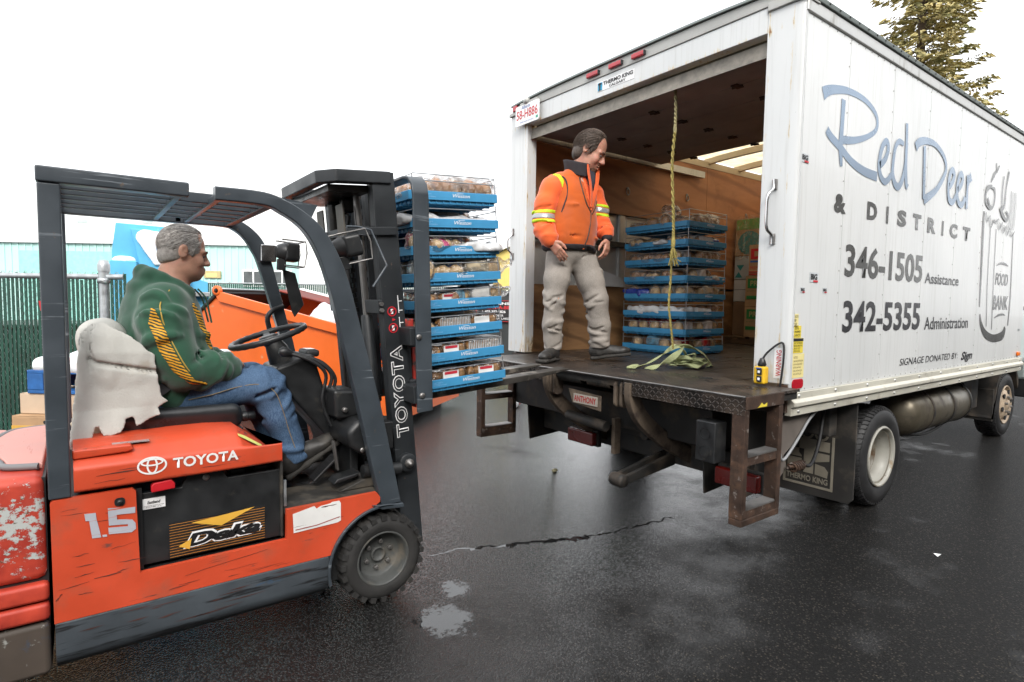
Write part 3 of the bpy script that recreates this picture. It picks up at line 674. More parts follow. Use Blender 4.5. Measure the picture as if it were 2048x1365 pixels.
# hood
def hood_ring(x, zt, zl, inset=0.):
    return [(x, YN-.004+inset, zl), (x, YN-.004+inset, zl+.085), (x, YN+.05+inset, zt-.035), (x, YN+.11, zt), (x, YF-.11, zt), (x, YF-.05-inset, zt-.035), (x, YF+.004-inset, zl+.085), (x, YF+.004-inset, zl)]
MB().loft([hood_ring(-.028, .885, .724), hood_ring(.40, .885, .726), hood_ring(.505, .878, .727), hood_ring(.60, .80, .728, .004), hood_ring(.662, .745, .729, .008)], smooth=False).build('hood', f_orange, fk, .012)
MB().prism([(-.03, .835), (.13, .842), (.15, .85), (.14, .868), (-.03, .868)], 'y', YN+.02, YN+.06).build('hood_hinge', f_orange, fk, .006)
hs_ = (0, .48, .877)   # lettering lies on the lower flat flank of the hood
hn = mat('hood_sticker', (.7, .72, .2), .5)
MB().quad((.505, YN+.052, .848), (.60, YN+.05, .786), (.60, YN+.085, .793), (.505, YN+.085, .860)).build('caution_decal', hn, fk)
U, V = (1, 0, .004), (0, 0, 1)
lettering('TOYOTA', (.268, YN-.0065, .765), U, V, box=(.225, .040), m=white_worn, parent=fk, offset=.028)
lo = MB()
def ring_flat(mb, cx, cz, ra, rb, w_, y, n=28, dw=None):
    vs_ = []; fs_ = []
    for k in range(n):
        a_ = 2*math.pi*k/n; c_, s_ = math.cos(a_), math.sin(a_)
        vs_ += [(cx+ra*c_, y, cz+rb*s_), (cx+(ra-w_)*c_, y, cz+(rb-w_)*s_)]
    for k in range(n): j = (k+1) % n; fs_.append((2*k, 2*k+1, 2*j+1, 2*j))
    mb.add(vs_, fs_)
ring_flat(lo, .202, .787, .047, .033, .006, YN-.0064); ring_flat(lo, .202, .787, .018, .031, .006, YN-.0068); ring_flat(lo, .202, .799, .036, .014, .006, YN-.0072)
lo.build('emblem', white_worn, fk)
MB().box(.085, .2, YN+.052, YN+.10, .866, .8685).build('plate_sticker', mat('silver_sticker', (.5, .5, .5), .35, .5), fk)

# battery with printed label
bt = MB().prism([(.168, .40), (.168, .675), (.30, .675), (.318, .715), (.335, .724), (.43, .724), (.447, .715), (.462, .685), (.666, .688), (.666, .40)], 'y', YN+.045, YN+.075).build('battery', f_black, fk, .004)
MB().box(.17, .664, YN+.08, YF-.06, .40, .672).build('battery_cells', f_black, bt, .01)
for x in (.22, .34, .48, .58): MB().box(x, x+.06, YN+.1, YN+.2, .673, .70).build('cell_cap', black_metal, bt, .006)
MB().lathe([(.001, -.001), (.013, -.001), (.013, .002)], (.385, YN+.045, .70), 'y', 16).build('lifting_eye', steel, bt)
rdp = mat('red_connector', (.5, .012, .02), .4)
MB().prism([(.198, .682), (.275, .686), (.275, .706), (.262, .722), (.205, .716), (.198, .706)], 'y', YN+.005, YN+.04).build('connector', rdp, fk, .004)
LB = YN+.0435
lb = MB().box(.255, .60, LB-.001, LB, .405, .545).build('battery_label', print_black, bt)
st = MB(); [st.box(.256, .599, LB-.0022, LB-.0012, .409+k*.0105, .4105+k*.0105) for k in range(13)]; st.build('label_lines', mat('amber_print', (.5, .2, .03), .5), lb)
MB().add([(.33, LB-.003, .530), (.56, LB-.003, .548), (.435, LB-.003, .497)], [(0, 1, 2)]).build('label_arrow', mat('gold_print', (.75, .42, .06), .4), lb)
lettering('Deka', (.30, LB-.0032, .432), (1, 0, .02), (0, 0, 1), box=(.29, .062), m=print_white, parent=lb, offset=.10, shear=.3)
lettering('Deka', (.305, LB-.0044, .437), (1, 0, .02), (0, 0, 1), box=(.278, .050), m=print_black, parent=lb, offset=.045, shear=.3)
MB().add([(.285, LB-.0046, .448), (.33, LB-.0046, .470), (.322, LB-.0046, .428)], [(0, 1, 2)]).build('label_arrow', MATS['gold_print'], lb)
ws = MB().box(.172, .245, YN+.0405, YN+.0445, .613, .652).build('white_sticker', print_white, bt)
lettering('Eastbend', (.187, YN+.039, .632), (1, 0, 0), (0, 0, 1), box=(.042, .012), m=print_black, parent=ws, offset=.02, shear=.25)
lettering('a premium battery service\n1-403-217-8881 call us', (.177, YN+.039, .617), (1, 0, 0), (0, 0, 1), box=(.063, .011), m=print_black, parent=ws)
# torn caution label
MB().prism([(.703, .418), (.70, .50), (.79, .517), (.80, .504), (.82, .512), (.86, .515), (.868, .520), (.90, .519), (.906, .508), (.906, .43), (.893, .424)], 'y', YN-.003, YN-.0015).build('torn_label', mat('torn_white_label', (.72, .71, .69), .55, layers=((30, .68, .72, (.5, .12, .08), .5),)), fk)
MB().add([(.71, YN-.0042, .432), (.80, YN-.0042, .434), (.90, YN-.0042, .450), (.90, YN-.0042, .446), (.80, YN-.0042, .430), (.71, YN-.0042, .428)], [(0, 1, 2, 3, 4, 5)]).build('label_line', mat('dull_red_print', (.3, .05, .04), .6), fk)

# floor well, pedals
MB().box(.675, 1.10, YN+.024, YF-.024, .495, .520).build('floor_plate', grime, fk, .004)
MB().box(.66, .672, YN+.03, YF-.03, .40, .73).build('floor_bulkhead', grime, fk, .004)
MB().box(.674, .684, YN+.028, YN+.04, .53, .64).build('wire_tray', galv, fk)
MB().prism([(.93, .521), (1.12, .521), (1.20, .62), (1.12, .585), (1.0, .545)], 'y', YN+.10, YN+.20).build('floor_ramp', grime, fk, .006)
MB().prism([(.91, .56), (1.02, .578), (1.04, .60), (.93, .584)], 'y', YN+.10, YN+.19).build('pedal_block', f_black, fk, .006)
pb = MB().prism([(.862, .548), (.975, .648), (.968, .66), (.855, .56)], 'y', YN+.21, YN+.29).build('accelerator_pedal', rubber, fk, .004)
rb = MB(); [rb.box(.868+k*.0125, .874+k*.0125, YN+.215, YN+.285, .566+k*.0112, .573+k*.0112) for k in range(8)]; rb.build('tread', rubber, pb)
for y in (YN+.19, YN+.21): MB().cyl((.965, y, .6), (.945, y, .74), .006, 8).build('pedal_rod', steel, fk)
MB().quad((.76, YN+.30, .5215), (.90, YN+.30, .5215), (.90, YN+.48, .5215), (.76, YN+.48, .5215)).build('worn_floor_patch', chrome, fk)

# wheels
def forklift_wheel(yo, sg_, name='wheel'):
    c = (1.108, yo, .205); R = .198
    prof = [(.128, 0), (.135, -.004), (.165, -.008), (.188, .004), (.196, .016), (.196, .15), (.185, .165), (.15, .17), (.128, .165)]
    prof = [(r, h*sg_) for r, h in prof]
    t = MB().lathe(prof, c, 'y', 48).build('tyre', tyre_m, fk)
    lg = MB()
    for k in range(24):
        for row in (0, 1):
            a0 = 2*math.pi*(k+.5*row)/24; da = .075
            y0, y1 = (-.004, .078) if row == 0 else (.092, .16)
            ring = []
            for (yy, r0, aa) in ((y0-.004, .186, a0-.01), (y1, .192, a0+.03)):
                for (dr, dd) in ((-.004, -da), (.018, -da*.72), (.018, da*.72), (-.004, da)):
                    ring.append((c[0]+(r0+dr)*math.cos(aa+dd), c[1]+sg_*yy, c[2]+(r0+dr)*math.sin(aa+dd)))
            lg.add(ring, [(0, 1, 2, 3), (4, 7, 6, 5), (0, 4, 5, 1), (1, 5, 6, 2), (2, 6, 7, 3), (3, 7, 4, 0)])
    lg.build('tread', tyre_m, t, kind='stuff')
    rim = MB().lathe([(r, h*sg_) for r, h in ((.13, .002), (.122, -.004), (.118, .004), (.112, .03), (.106, .06), (.10, .068), (.04, .072), (.001, .072))], c, 'y', 40).build('rim', mat('dusty_grey_rim', (.075, .078, .075), .55, var=.2, layers=((6, .5, .68, (.17, .145, .11), .75),)), fk)
    MB().lathe([(r, h*sg_) for r, h in ((.036, .071), (.035, .058), (.028, .056), (.026, .066), (.001, .064))], c, 'y', 24).build('hub_cap', MATS['dusty_grey_rim'], rim)
    for k in range(6):
        a_ = R_(20+60*k); p = (c[0]+.062*math.cos(a_), c[1]+sg_*.07, c[2]+.062*math.sin(a_))
        MB().lathe([(r, h*sg_) for r, h in ((.011, .002), (.011, -.014), (.006, -.016), (.006, -.024), (.001, -.024))], p, 'y', 6, smooth=False).build('wheel_nut', steel, rim)
forklift_wheel(YN-.004, 1); forklift_wheel(YF+.004, -1)
MB().tube([(1.108, YN+.07, .205), (1.108, YF-.07, .205)], .05, 12).build('front_axle', grease, fk)
MB().lathe([(.001, -.09), (.17, -.09), (.19, -.07), (.19, .07), (.17, .09), (.001, .09)], (-.38, YC, .19), 'y', 32).build('wheel', tyre_m, fk)

# overhead guard
OX = [(.428, 1.823), (.60, 1.823), (.692, 1.797), (.775, 1.752), (.845, 1.69), (.905, 1.59), (.952, 1.47), (1.015, 1.23), (1.095, .93), (1.150, .68), (1.197, .459)]
IX = [(.428, 1.771), (.60, 1.771), (.665, 1.748), (.73, 1.71), (.777, 1.66), (.82, 1.58), (.858, 1.47), (.925, 1.21), (1.005, .87), (1.060, .62), (1.100, .459)]
def guard_leg(y0, y1, back):
    out = ([(back, 1.823)] if back < .42 else [])+OX; inn = ([(back, 1.771)] if back < .42 else [])+IX
    sm = lambda L: [(v.x, v.z) for v in smooth_line([(p[0], 0, p[1]) for p in L], 4)]
    o, i_ = sm(out), sm(inn); rings = [[(a_[0], y0, a_[1]), (b_[0], y0, b_[1]), (b_[0], y1, b_[1]), (a_[0], y1, a_[1])] for a_, b_ in zip(o, i_)]
    return MB().loft(rings, smooth=False).build('front_leg', f_grey, guard, .006)
guard = MB().box(-.101, .341, YN-.008, YN+.05, 1.771, 1.823).build('overhead_guard', f_grey, fk, .006)
guard_leg(YN-.002, YN+.048, .428)
MB().box(-.101, .427, YF-.05, YF, 1.771, 1.823).build('side_beam', f_grey, guard, .006)
gl = []
OX2 = [(.40, 1.823), (.62, 1.823), (.70, 1.805), (.765, 1.762), (.815, 1.70), (.852, 1.60), (.93, 1.286), (.972, 1.118), (1.015, .83), (1.06, .52)]
IX2 = [(.40, 1.771), (.61, 1.771), (.665, 1.757), (.712, 1.72), (.75, 1.66), (.785, 1.58), (.872, 1.27), (.915, 1.10), (.957, .81), (1.00, .52)]
sm2 = lambda L: [(v.x, v.z) for v in smooth_line([(p[0], 0, p[1]) for p in L], 4)]
MB().loft([[(a_[0], YF-.05, a_[1]), (b_[0], YF-.05, b_[1]), (b_[0], YF, b_[1]), (a_[0], YF, a_[1])] for a_, b_ in zip(sm2(OX2), sm2(IX2))], smooth=False).build('front_leg', f_grey, guard, .005)
for y0, y1 in ((YN-.002, YN+.048), (YF-.05, YF)): MB().box(-.098, -.036, y0, y1, .712, 1.770).build('rear_post', f_grey, guard, .006)
for k in range(5):
    y = YN+.17+k*.135
    MB().box(-.06, .66, y, y+.022, 1.778, 1.818).build('roof_bar', f_grey, guard, .004)
for x0, x1 in ((-.10, -.05), (.30, .325), (.432, .457), (.62, .66)): MB().box(x0, x1, YN+.05, YF-.051, 1.774 if x0 > 0 else 1.772, 1.8 if 0 < x0 < .6 else 1.82).build('cross_bar', f_grey, guard, .004)
MB().prism([(.60, 1.825), (.83, 1.80), (.80, 1.735)], 'y', YN+.05, YN+.056).build('corner_gusset', f_grey, guard)

# seat
MB().box(.04, .56, YC-.24, YC+.24, .832, .846).build('seat_rail', black_metal, fk, .003)
s = SDF((-.02, YC-.32, .82), (.62, YC+.32, 1.02), .011)
s.rbox((.33, YC, .888), (.235, .25, .05), .045).rbox((.16, YC, .89), (.11, .262, .058), .03, .01).cap((.12, YC-.24, .93), (.52, YC-.235, .925), .03, .028, .03).cap((.12, YC+.24, .93), (.52, YC+.235, .925), .03, .028, .03)
s.build('seat_cushion', vinyl, fk)
s = SDF((-.1, YC-.34, .82), (.3, YC+.34, 1.36), .013)
RB = np.array(Matrix.Rotation(R_(14), 3, 'Y'))
s.rbox((.085, YC, 1.07), (.055, .23, .21), .05, rot=[list(r_) for r_ in Matrix.Rotation(R_(-12), 3, 'Y')]); s.build('seat_back', vinyl, fk)
kn = MB().lathe([(.001, -.03), (.016, -.03), (.022, -.018), (.022, .0), (.012, .004)], (.585, YC-.2, .885), 'x', 10, smooth=False).build('seat_knob', f_black, fk, .003)
MB().lathe([(.018, 0), (.018, .03), (.001, .032)], (.585, YC-.2, .885), 'x', 10).build('seat_knob', f_black, fk)

# steering column, wheel, console
MB().prism([(.72, 1.075), (.735, 1.085), (.89, 1.14), (.905, 1.13), (1.01, .78), (1.055, .53), (1.02, .53), (.955, .74), (.86, .86), (.79, .95)], 'y', YC-.13, YC+.13).build('dash_cowl', f_black, fk, .018, seg=3)
MB().box(.885, .95, YC-.07, YC+.07, 1.12, 1.155).build('display', f_black, fk, .012)
MB().box(.895, .935, YC-.05, YC+.03, 1.1555, 1.158).build('display_glass', glass, fk)
MB().tube([(.80, YC, 1.06), (.765, YC, 1.16), (.742, YC, 1.20)], [.06, .05, .036], 14).build('steering_column', f_black, fk)
tq = R_(17.5); cs_, sn_ = math.cos(tq), math.sin(tq); SC = Vector((.727, YC, 1.222)); su = Vector((cs_, 0, sn_)); sv = Vector((0, 1, 0)); sw = Vector((-sn_, 0, cs_))
sp = [SC+su*.168*math.cos(2*math.pi*k/48)+sv*.168*math.sin(2*math.pi*k/48) for k in range(48)]
stw = MB().tube(sp, [.0135+(.002 if k % 2 else 0) for k in range(48)], 10, closed=True).build('steering_wheel', vinyl, fk)
for a_ in (200, 320, 80):
    e = su*math.cos(R_(a_))+sv*math.sin(R_(a_)); f0 = sw.cross(e)
    MB().strip([SC+e*.03-sw*.02, SC+e*.09-sw*.012, SC+e*.162], f0, .032, sw, .01).build('spoke', vinyl, stw, .004)
MB().tube([SC-sw*.045, SC-sw*.02, SC+sw*.002, SC+sw*.006], [.03, .046, .044, .03], 18).build('horn_pad', f_black, stw)
for k, (a_, b_, c_, d_) in enumerate((((.765, YC-.17, 1.155), (.86, YC-.2, 1.118), (.93, YC-.21, 1.05), (.955, YC-.21, .80)), ((.80, YC-.15, 1.15), (.90, YC-.18, 1.11), (.965, YC-.19, 1.04), (.98, YC-.19, .82)), ((.83, YC-.13, 1.14), (.93, YC-.16, 1.10), (.99, YC-.17, 1.02), (1.0, YC-.17, .83)))):
    o = MB().tube(smooth_line([a_, b_, c_, ((c_[0]+d_[0])/2-.03, c_[1], (c_[2]+d_[2])/2), d_], 6), .0085, 8).build('control_lever', f_black, fk)
    if k == 0: MB().tube([Vector(a_)-Vector((.035, 0, -.008)), Vector(a_)-Vector((.02, 0, -.006)), Vector(a_)+Vector((0, 0, 0)), Vector(a_)+Vector((.03, 0, -.01))], [.012, .024, .022, .010], 12).build('lever_knob', f_black, o)
MB().prism([(.935, .985), (1.04, .978), (1.10, .93), (1.10, .855), (.96, .84), (.945, .86)], 'y', YC-.30, YC-.10).build('control_box', f_black, fk, .02, seg=3)
MB().lathe([(.012, 0), (.012, -.02), (.006, -.022), (.001, -.022)], (.985, YC-.30, .89), 'y', 12).build('key_switch', steel, fk)
lc = MB().prism([(.955, .80), (1.01, .858), (1.14, .852), (1.165, .80), (1.15, .70), (1.04, .68), (.975, .735)], 'y', YN+.055, YC-.12).build('lever_cover', f_black, fk, .03, seg=3)
for x, z in ((1.03, .715), (1.135, .73), (1.12, .81)): MB().lathe([(.012, .0), (.012, -.002), (.001, -.002)], (x, YN+.053, z), 'y', 12).build('cover_bolt', steel, lc)
MB().box(1.02, 1.06, YC-.28, YC+.28, .53, .84).build('front_bulkhead', f_black, fk, .006)

# far pillar fittings
YP = YF-.06
MB().tube(smooth_line([(.905, YP, 1.36), (.84, YP-.03, 1.335), (.815, YP-.035, 1.28), (.86, YP-.035, 1.13), (.885, YP-.03, 1.10), (.93, YP, 1.105)], 4), .0135, 10).build('grab_handle', f_black, fk)
MB().prism([(.90, 1.565), (.97, 1.545), (1.015, 1.37), (.965, 1.30), (.95, 1.33)], 'y', YP-.012, YP-.004).build('mirror_plate', f_black, fk, .004)
def lamp(c, fwd, name):
    c = Vector(c); s_ = Vector((0, 1, 0)); u_ = Vector((0, 0, 1)); d = Vector(fwd).normalized(); u_ = s_.cross(d).normalized()*-1
    P = lambda a_, b_, h: c+d*a_+s_*b_+u_*h
    T_ = lambda p: P(*p)
    lm = MB(T_).prism(rrect(-.055, .055, -.05, .05, .02, 4), 'x', -.02, .05).build('work_lamp', f_black, fk, .008)
    MB(T_).lathe([(.05, -.02), (.035, -.055), (.02, -.06), (.001, -.06)], (0, 0, 0), 'x', 16).build('lamp_back', f_black, lm)
    MB(T_).lathe([(.045, .051), (.03, .06), (.001, .064)], (0, 0, 0), 'x', 16).build('lens', mat('lamp_lens', (.6, .62, .62), .12, spec=.8), lm)
    for b_ in (-.062, .062):
        MB(T_).tube([(-.05, b_, .06), (.075, b_, .06), (.085, b_, 0), (.075, b_, -.075), (-.03, b_, -.075)], .0042, 6).build('guard_wire', steel, lm)
    for h in (.062, -.076): MB(T_).tube([(.072, -.062, h), (.072, .062, h)], .0042, 6).build('guard_wire', steel, lm)
    MB(T_).box(-.05, -.01, -.02, .02, -.10, -.04).build('lamp_bracket', f_black, lm, .003)
    return lm
lamp((.925, YP-.03, 1.655), (1, 0, -.06), 'a')
MB().box(.79, .87, YP-.02, YP+.03, 1.60, 1.69).build('lamp_mount', chrome, fk, .006)
lamp((.975, YN+.10, 1.64), (.9, -.25, .25), 'b')
MB().tube([(.95, YN+.03, 1.72), (1.0, YN+.04, 1.725), (1.06, YN+.03, 1.715), (1.125, YN+.0, 1.56), (1.05, YN-.02, 1.46)], .0055, 6).build('lamp_guard_rod', f_grey, fk)

# ------------------------------------------------------------ mast (leans back)
TM = R_(5.2); MO = Vector((1.385, 0, .185)); ca, sa = math.cos(TM), math.sin(TM)
Tm = lambda p: (MO.x+p[0]*ca-p[2]*sa, p[1], MO.z+p[0]*sa+p[2]*ca)
Y1, Y2 = 2.60, 3.26
mast = MB(Tm).box(-.112, 0, Y1, Y1+.014, 0, 1.83)
mast.box(-.112, -.096, Y1+.0142, Y1+.06, 0, 1.83).box(-.018, 0, Y1+.0142, Y1+.06, 0, 1.83)
mast = mast.build('mast', f_mast, fk, .003)
MB(Tm).box(-.112, 0, Y2-.014, Y2, 0, 1.83).box(-.112, -.096, Y2-.06, Y2-.0142, 0, 1.83).box(-.018, 0, Y2-.06, Y2-.0142, 0, 1.83).build('outer_rail', f_mast, mast, .003)
for y0, y1 in ((Y1+.064, Y1+.10), (Y2-.10, Y2-.064)): MB(Tm).box(-.098, -.016, y0, y1, .06, 1.80).build('inner_rail', grease, mast, .003)
for y, r, x in ((Y1+.17, .030, -.125), (Y2-.17, .030, -.125)):
    MB(Tm).tube([(x, y, .05), (x, y, 1.15), (x, y, 1.16)], [r, r, r*.8], 16).build('lift_cylinder', f_mast, mast)
    MB(Tm).tube([(x, y, 1.16), (x, y, 1.76)], .018, 12).build('piston_rod', steel, mast)
    MB(Tm).tube([(x, y, .72), (x, y, .75)], r*1.25, 16).build('collar', grease, mast)
for y in (Y1+.25, Y2-.25):
    ch = MB(Tm); k = 0; z = .1
    while z < 1.74: ch.box(-.085-(.012 if k % 2 else .006), -.085+(.012 if k % 2 else .006), y-.012, y+.012, z, z+.022); z += .026; k += 1
    ch.build('lift_chain', grease, mast, kind='stuff')
    MB(Tm).lathe([(.001, -.02), (.048, -.02), (.052, -.012), (.043, 0), (.052, .012), (.048, .02), (.001, .02)], (-.125, y, 1.72), 'y', 24).build('chain_pulley', grease, mast)
for y, x, r in ((Y1+.31, -.155, .011), (Y1+.34, -.16, .011), (Y2-.30, -.16, .012), (Y2-.33, -.155, .010), (YC+.02, -.17, .013)):
    MB(Tm).tube(smooth_line([(x, y, .15), (x-.01, y, .6), (x, y, 1.1), (x+.012, y, 1.5), (x+.04, y, 1.66)], 5), r, 8).build('hydraulic_hose', rubber, mast)
MB(Tm).box(-.150, -.02, Y1+.11, Y2-.11, .16, .30).build('cross_member', f_mast, mast, .006)
MB(Tm).box(-.135, -.112, Y1-.004, Y1+.2, 1.17, 1.235).build('tie_bracket', f_mast, mast, .004)
MB(Tm).box(-.135, -.112, Y2-.2, Y2, 1.17, 1.235).build('tie_bracket', f_mast, mast, .004)
for h in (1.185, 1.215): MB(Tm).lathe([(.011, 0), (.011, -.012), (.001, -.012)], (-.122, Y1-.004, h), 'y', 6, smooth=False).build('bracket_bolt', steel, mast)
MB(Tm).box(-.26, -.015, Y1-.016, Y1-.002, 1.535, 1.575).build('hose_arm', f_mast, mast, .004)
MB(Tm).box(-.20, -.10, Y1+.1, Y2-.1, 1.55, 1.59).build('cross_member', f_mast, mast, .004)
plan = [(-.02, Y1-.012), (-.285, Y1-.012), (-.355, Y1+.06), (-.355, Y2-.06), (-.285, Y2+.012), (-.02, Y2+.012), (-.02, Y2-.05), (-.27, Y2-.05), (-.305, Y2-.085), (-.305, Y1+.085), (-.27, Y1+.05), (-.02, Y1+.05)]
MB(Tm).prism(plan, 'z', 1.775, 1.832).build('top_yoke', f_mast, mast, .006)
MB(Tm).box(-.305, -.1, Y1+.052, Y2-.052, 1.74, 1.774).build('yoke_plate', grease, mast, .004)
for y0 in (Y1+.145, Y2-.235): MB(Tm).box(-.21, -.203, y0, y0+.09, 1.50, 1.70).build('chain_guard', mat('brown_dirty_plate', (.10, .09, .075), .6), mast)
MB(Tm).tube([(-.16, YC+.06, .1), (-.16, YC+.06, 1.72)], .034, 14).build('lift_cylinder', grease, mast)
# tilt cylinder pin
MB().tube([(1.05, Y1-.03, .60), (1.24, Y1-.03, .585)], .03, 14).build('tilt_cylinder', f_black, fk)
pn = MB().lathe([(.045, 0), (.045, -.035), (.03, -.04), (.001, -.04)], (1.283, Y1-.002, .607), 'y', 20).build('tilt_pin_boss', f_mast, fk, .003)
MB().lathe([(.022, -.038), (.022, -.055), (.008, -.058), (.008, -.07), (.001, -.07)], (1.283, Y1-.002, .607), 'y', 14).build('grease_pin', steel, pn)
MB().box(1.10, 1.185, Y1-.075, Y1-.01, .70, .83).build('tilt_cover', f_black, fk, .006)
# name and pictogram on the mast
Mv = Vector(Tm((0, 0, 1)))-Vector(Tm((0, 0, 0))); Mu = Vector(Tm((1, 0, 0)))-Vector(Tm((0, 0, 0)))
o_ = Vector(Tm((-.030, Y1-.0035, .555)))
lettering('TOYOTA', o_, Mv, -Mu, box=(.455, .066), m=print_white, parent=mast, offset=.045, space=1.12, core=(f_mast, .0, (0, -.002, 0)))
pg = MB(Tm)
for h in (1.095, 1.175):
    for a0 in range(0, 360, 20):
        c0_, c1_ = R_(a0), R_(a0+20)
        pg.quad(*[(-.068+r_*math.cos(q), Y1-.003, h+r_*math.sin(q)) for r_, q in ((.024, c0_), (.024, c1_), (.019, c1_), (.019, c0_))])
    pg.quad((-.086, Y1-.0035, h-.014), (-.082, Y1-.0035, h-.018), (-.05, Y1-.0035, h+.014), (-.054, Y1-.0035, h+.018))
pg.add([(-.07, Y1-.003, 1.128), (-.05, Y1-.003, 1.135), (-.07, Y1-.003, 1.142)], [(0, 1, 2)])
pg.build('warning_pictogram', print_red, mast)
pw = MB(Tm)
for h in (1.06, 1.165): pw.box(-.034, -.030, Y1-.003, Y1-.002, h, h+.085).box(-.03, -.012, Y1-.003, Y1-.002, h+.01, h+.014).box(-.03, -.012, Y1-.003, Y1-.002, h+.055, h+.059)
for h in (1.095, 1.175): pw.box(-.074, -.062, Y1-.0031, Y1-.0022, h-.012, h+.012)
pw.build('warning_pictogram', print_white, mast)

# ------------------------------------------------------------ carriage, load backrest, forks (lean back 4 degrees)
TL = R_(4.0); LO = Vector((1.33, 0, .893)); steel_d = mat('dark_worn_fork', (.085, .078, .07), .45, .6, var=.3, vscale=9, layers=((7, .55, .66, (.30, .27, .23), .45),)); cl_, sl_ = math.cos(TL), math.sin(TL)
Tl = lambda p: (LO.x+p[0]*cl_-p[2]*sl_, p[1], LO.z+p[0]*sl_+p[2]*cl_)
f_red = mat('red_carriage_paint', (.42, .035, .025), .5, var=.2, layers=((12, .58, .66, (.06, .045, .04), .6),))
cg = MB(Tl).box(-.02, .02, Y1-.02, Y2+.02, .03, .12).build('carriage', f_mast, fk, .005)
MB(Tl).box(-.02, .02, Y1-.02, Y2+.02, .28, .36).build('carriage_bar', f_mast, cg, .005)
for y in (Y1+.03, Y2-.09): MB(Tl).box(-.018, .018, y, y+.06, .121, .279).build('carriage_upright', f_mast, cg, .004)
for y in (YN+.36, YF-.28):
    fo = MB(Tl).prism([(.024, .36), (.066, .36), (.066, .02), (.075, -.0), (1.25, -.004), (1.25, -.014), (.9, -.04), (.024, -.048)], 'y', y, y+.105)
    o = fo.build('fork', steel_d, cg, .004); MB(Tl).box(.02, .067, y-.0015, y+.1065, -.03, .362).build('fork_shank_paint', f_red, o, .004)
HY1, HY2 = YN+.01, YF-.01
hp = [(HY1, -.02), (HY1, 1.00), (HY1+.012, 1.05), (HY1+.05, 1.085), (HY1+.1, 1.095), (HY2-.1, 1.095), (HY2-.05, 1.085), (HY2-.012, 1.05), (HY2, 1.0), (HY2, -.02)]
hp = [Vector((0, a_, b_)) for a_, b_ in hp]; hs2 = []
for i, p in enumerate(hp): hs2.append(Vector((-.004+.040*p.z, p.y, p.z)))
def hoop_n(i):
    t = hs2[min(i+1, len(hs2)-1)]-hs2[max(0, i-1)]; return Vector((0, -t.z, t.y))
hb = MB(Tl).strip(hs2, (1, 0, 0), .082, hoop_n, .016).build('load_backrest', f_grey, cg, .004)
for y in (YN+.30, YC, YF-.32): MB(Tl).box(-.05, -.015, y, y+.05, .0, 1.08).build('backrest_bar', f_mast, hb, .004)
for h in (.02, .30): MB(Tl).box(-.055, .012, HY1+.009, Y1+.04, h, h+.085).build('backrest_arm', f_mast, hb, .005); MB(Tl).box(-.055, .012, Y2-.04, HY2-.009, h, h+.085).build('backrest_arm', f_mast, hb, .005)
for h in (.06, .34): MB(Tl).lathe([(.014, 0), (.014, -.008), (.006, -.01), (.001, -.01)], (-.02, HY1-.008, h), 'y', 8).build('bolt', steel, hb)
MB(Tl).box(-.05, .03, YN+.14, YN+.20, .363, .42).build('fork_latch', f_red, cg, .006); MB(Tl).box(.021, .05, YN+.16, YN+.24, -.03, .36).build('carriage_plate', f_red, cg, .004)

# key tag hanging from the far handle
kt = thing('key_tag', (.87, YP-.035, 1.02), 'small round key tag on a yellow cord hanging from the grab handle', 'key tag')
MB().tube([(.865, YP-.036, 1.13), (.868, YP-.036, 1.10), (.87, YP-.036, 1.06)], .005, 6).build('cord', mat('yellow_cord', (.6, .42, .03), .6), kt)
MB().lathe([(.001, -.004), (.026, -.004), (.028, 0), (.026, .004), (.001, .004)], (.872, YP-.036, 1.03), 'y', 20).build('disc', mat('tarnished_tag', (.2, .19, .15), .4, .6), kt)

# scuffs and scratches on the flank (each has its own place and shape)
scuff_m = mat('dark_scuff', (.075, .028, .022), .6, var=.3); rs = random.Random(17); sc_ = MB()
def scuff(x, z, L, a_, w_, y):
    n_ = 5; P = [(x+L*q/(n_-1)*math.cos(a_), z+L*q/(n_-1)*math.sin(a_)+rs.uniform(-.0015, .0015)) for q in range(n_)]; W = [w_*rs.uniform(.15, 1)*math.sin(math.pi*(q+.6)/n_) for q in range(n_)]
    vs_ = [(p[0], y, p[1]+s_*W[q]) for q, p in enumerate(P) for s_ in (-1, 1)]; sc_.add(vs_, [(2*q, 2*q+1, 2*q+3, 2*q+2) for q in range(n_-1)])
for k in range(15): scuff(rs.uniform(-.085, .10), rs.uniform(.29, .69), rs.uniform(.015, .09), rs.uniform(-.05, .12), rs.uniform(.0006, .0022), YN-.0012-.00002*k)
for k in range(9): scuff(rs.uniform(.10, .78), rs.uniform(.285, .38), rs.uniform(.03, .14), rs.uniform(-.03, .08), rs.uniform(.0006, .002), YN-.002-.00002*k)
for k in range(7): scuff(rs.uniform(.0, .55), rs.uniform(.732, .80), rs.uniform(.02, .12), rs.uniform(-.02, .05), rs.uniform(.0006, .002), YN-.0052-.00002*k)
for k in range(4): scuff(rs.uniform(.70, .98), rs.uniform(.40, .51), rs.uniform(.02, .07), rs.uniform(-.05, .1), rs.uniform(.0006, .0018), YN-.0032-.00002*k)
scuff(.035, .775, .12, .03, .0035, YN-.0056); scuff(.02, .41, .08, .05, .003, YN-.0024); scuff(-.088, .36, .03, .9, .006, YN-.0026); scuff(.30, .345, .30, .10, .0022, YN-.0027); scuff(.82, .505, .07, .02, .004, YN-.0036)
sc_.build('scuff_marks', scuff_m, fk, kind='stuff')
bl = MB()
for k in range(16):
    x = rs.uniform(-.08, .75); L = rs.uniform(.03, .2); z = rs.uniform(.175, .272); w_ = rs.uniform(.0008, .003); bl.add([(x, YN-.0045, z), (x+L*.5, YN-.0045, z-w_), (x+L, YN-.0045, z+.002), (x+L*.5, YN-.0045, z+w_)], [(0, 1, 2, 3)])
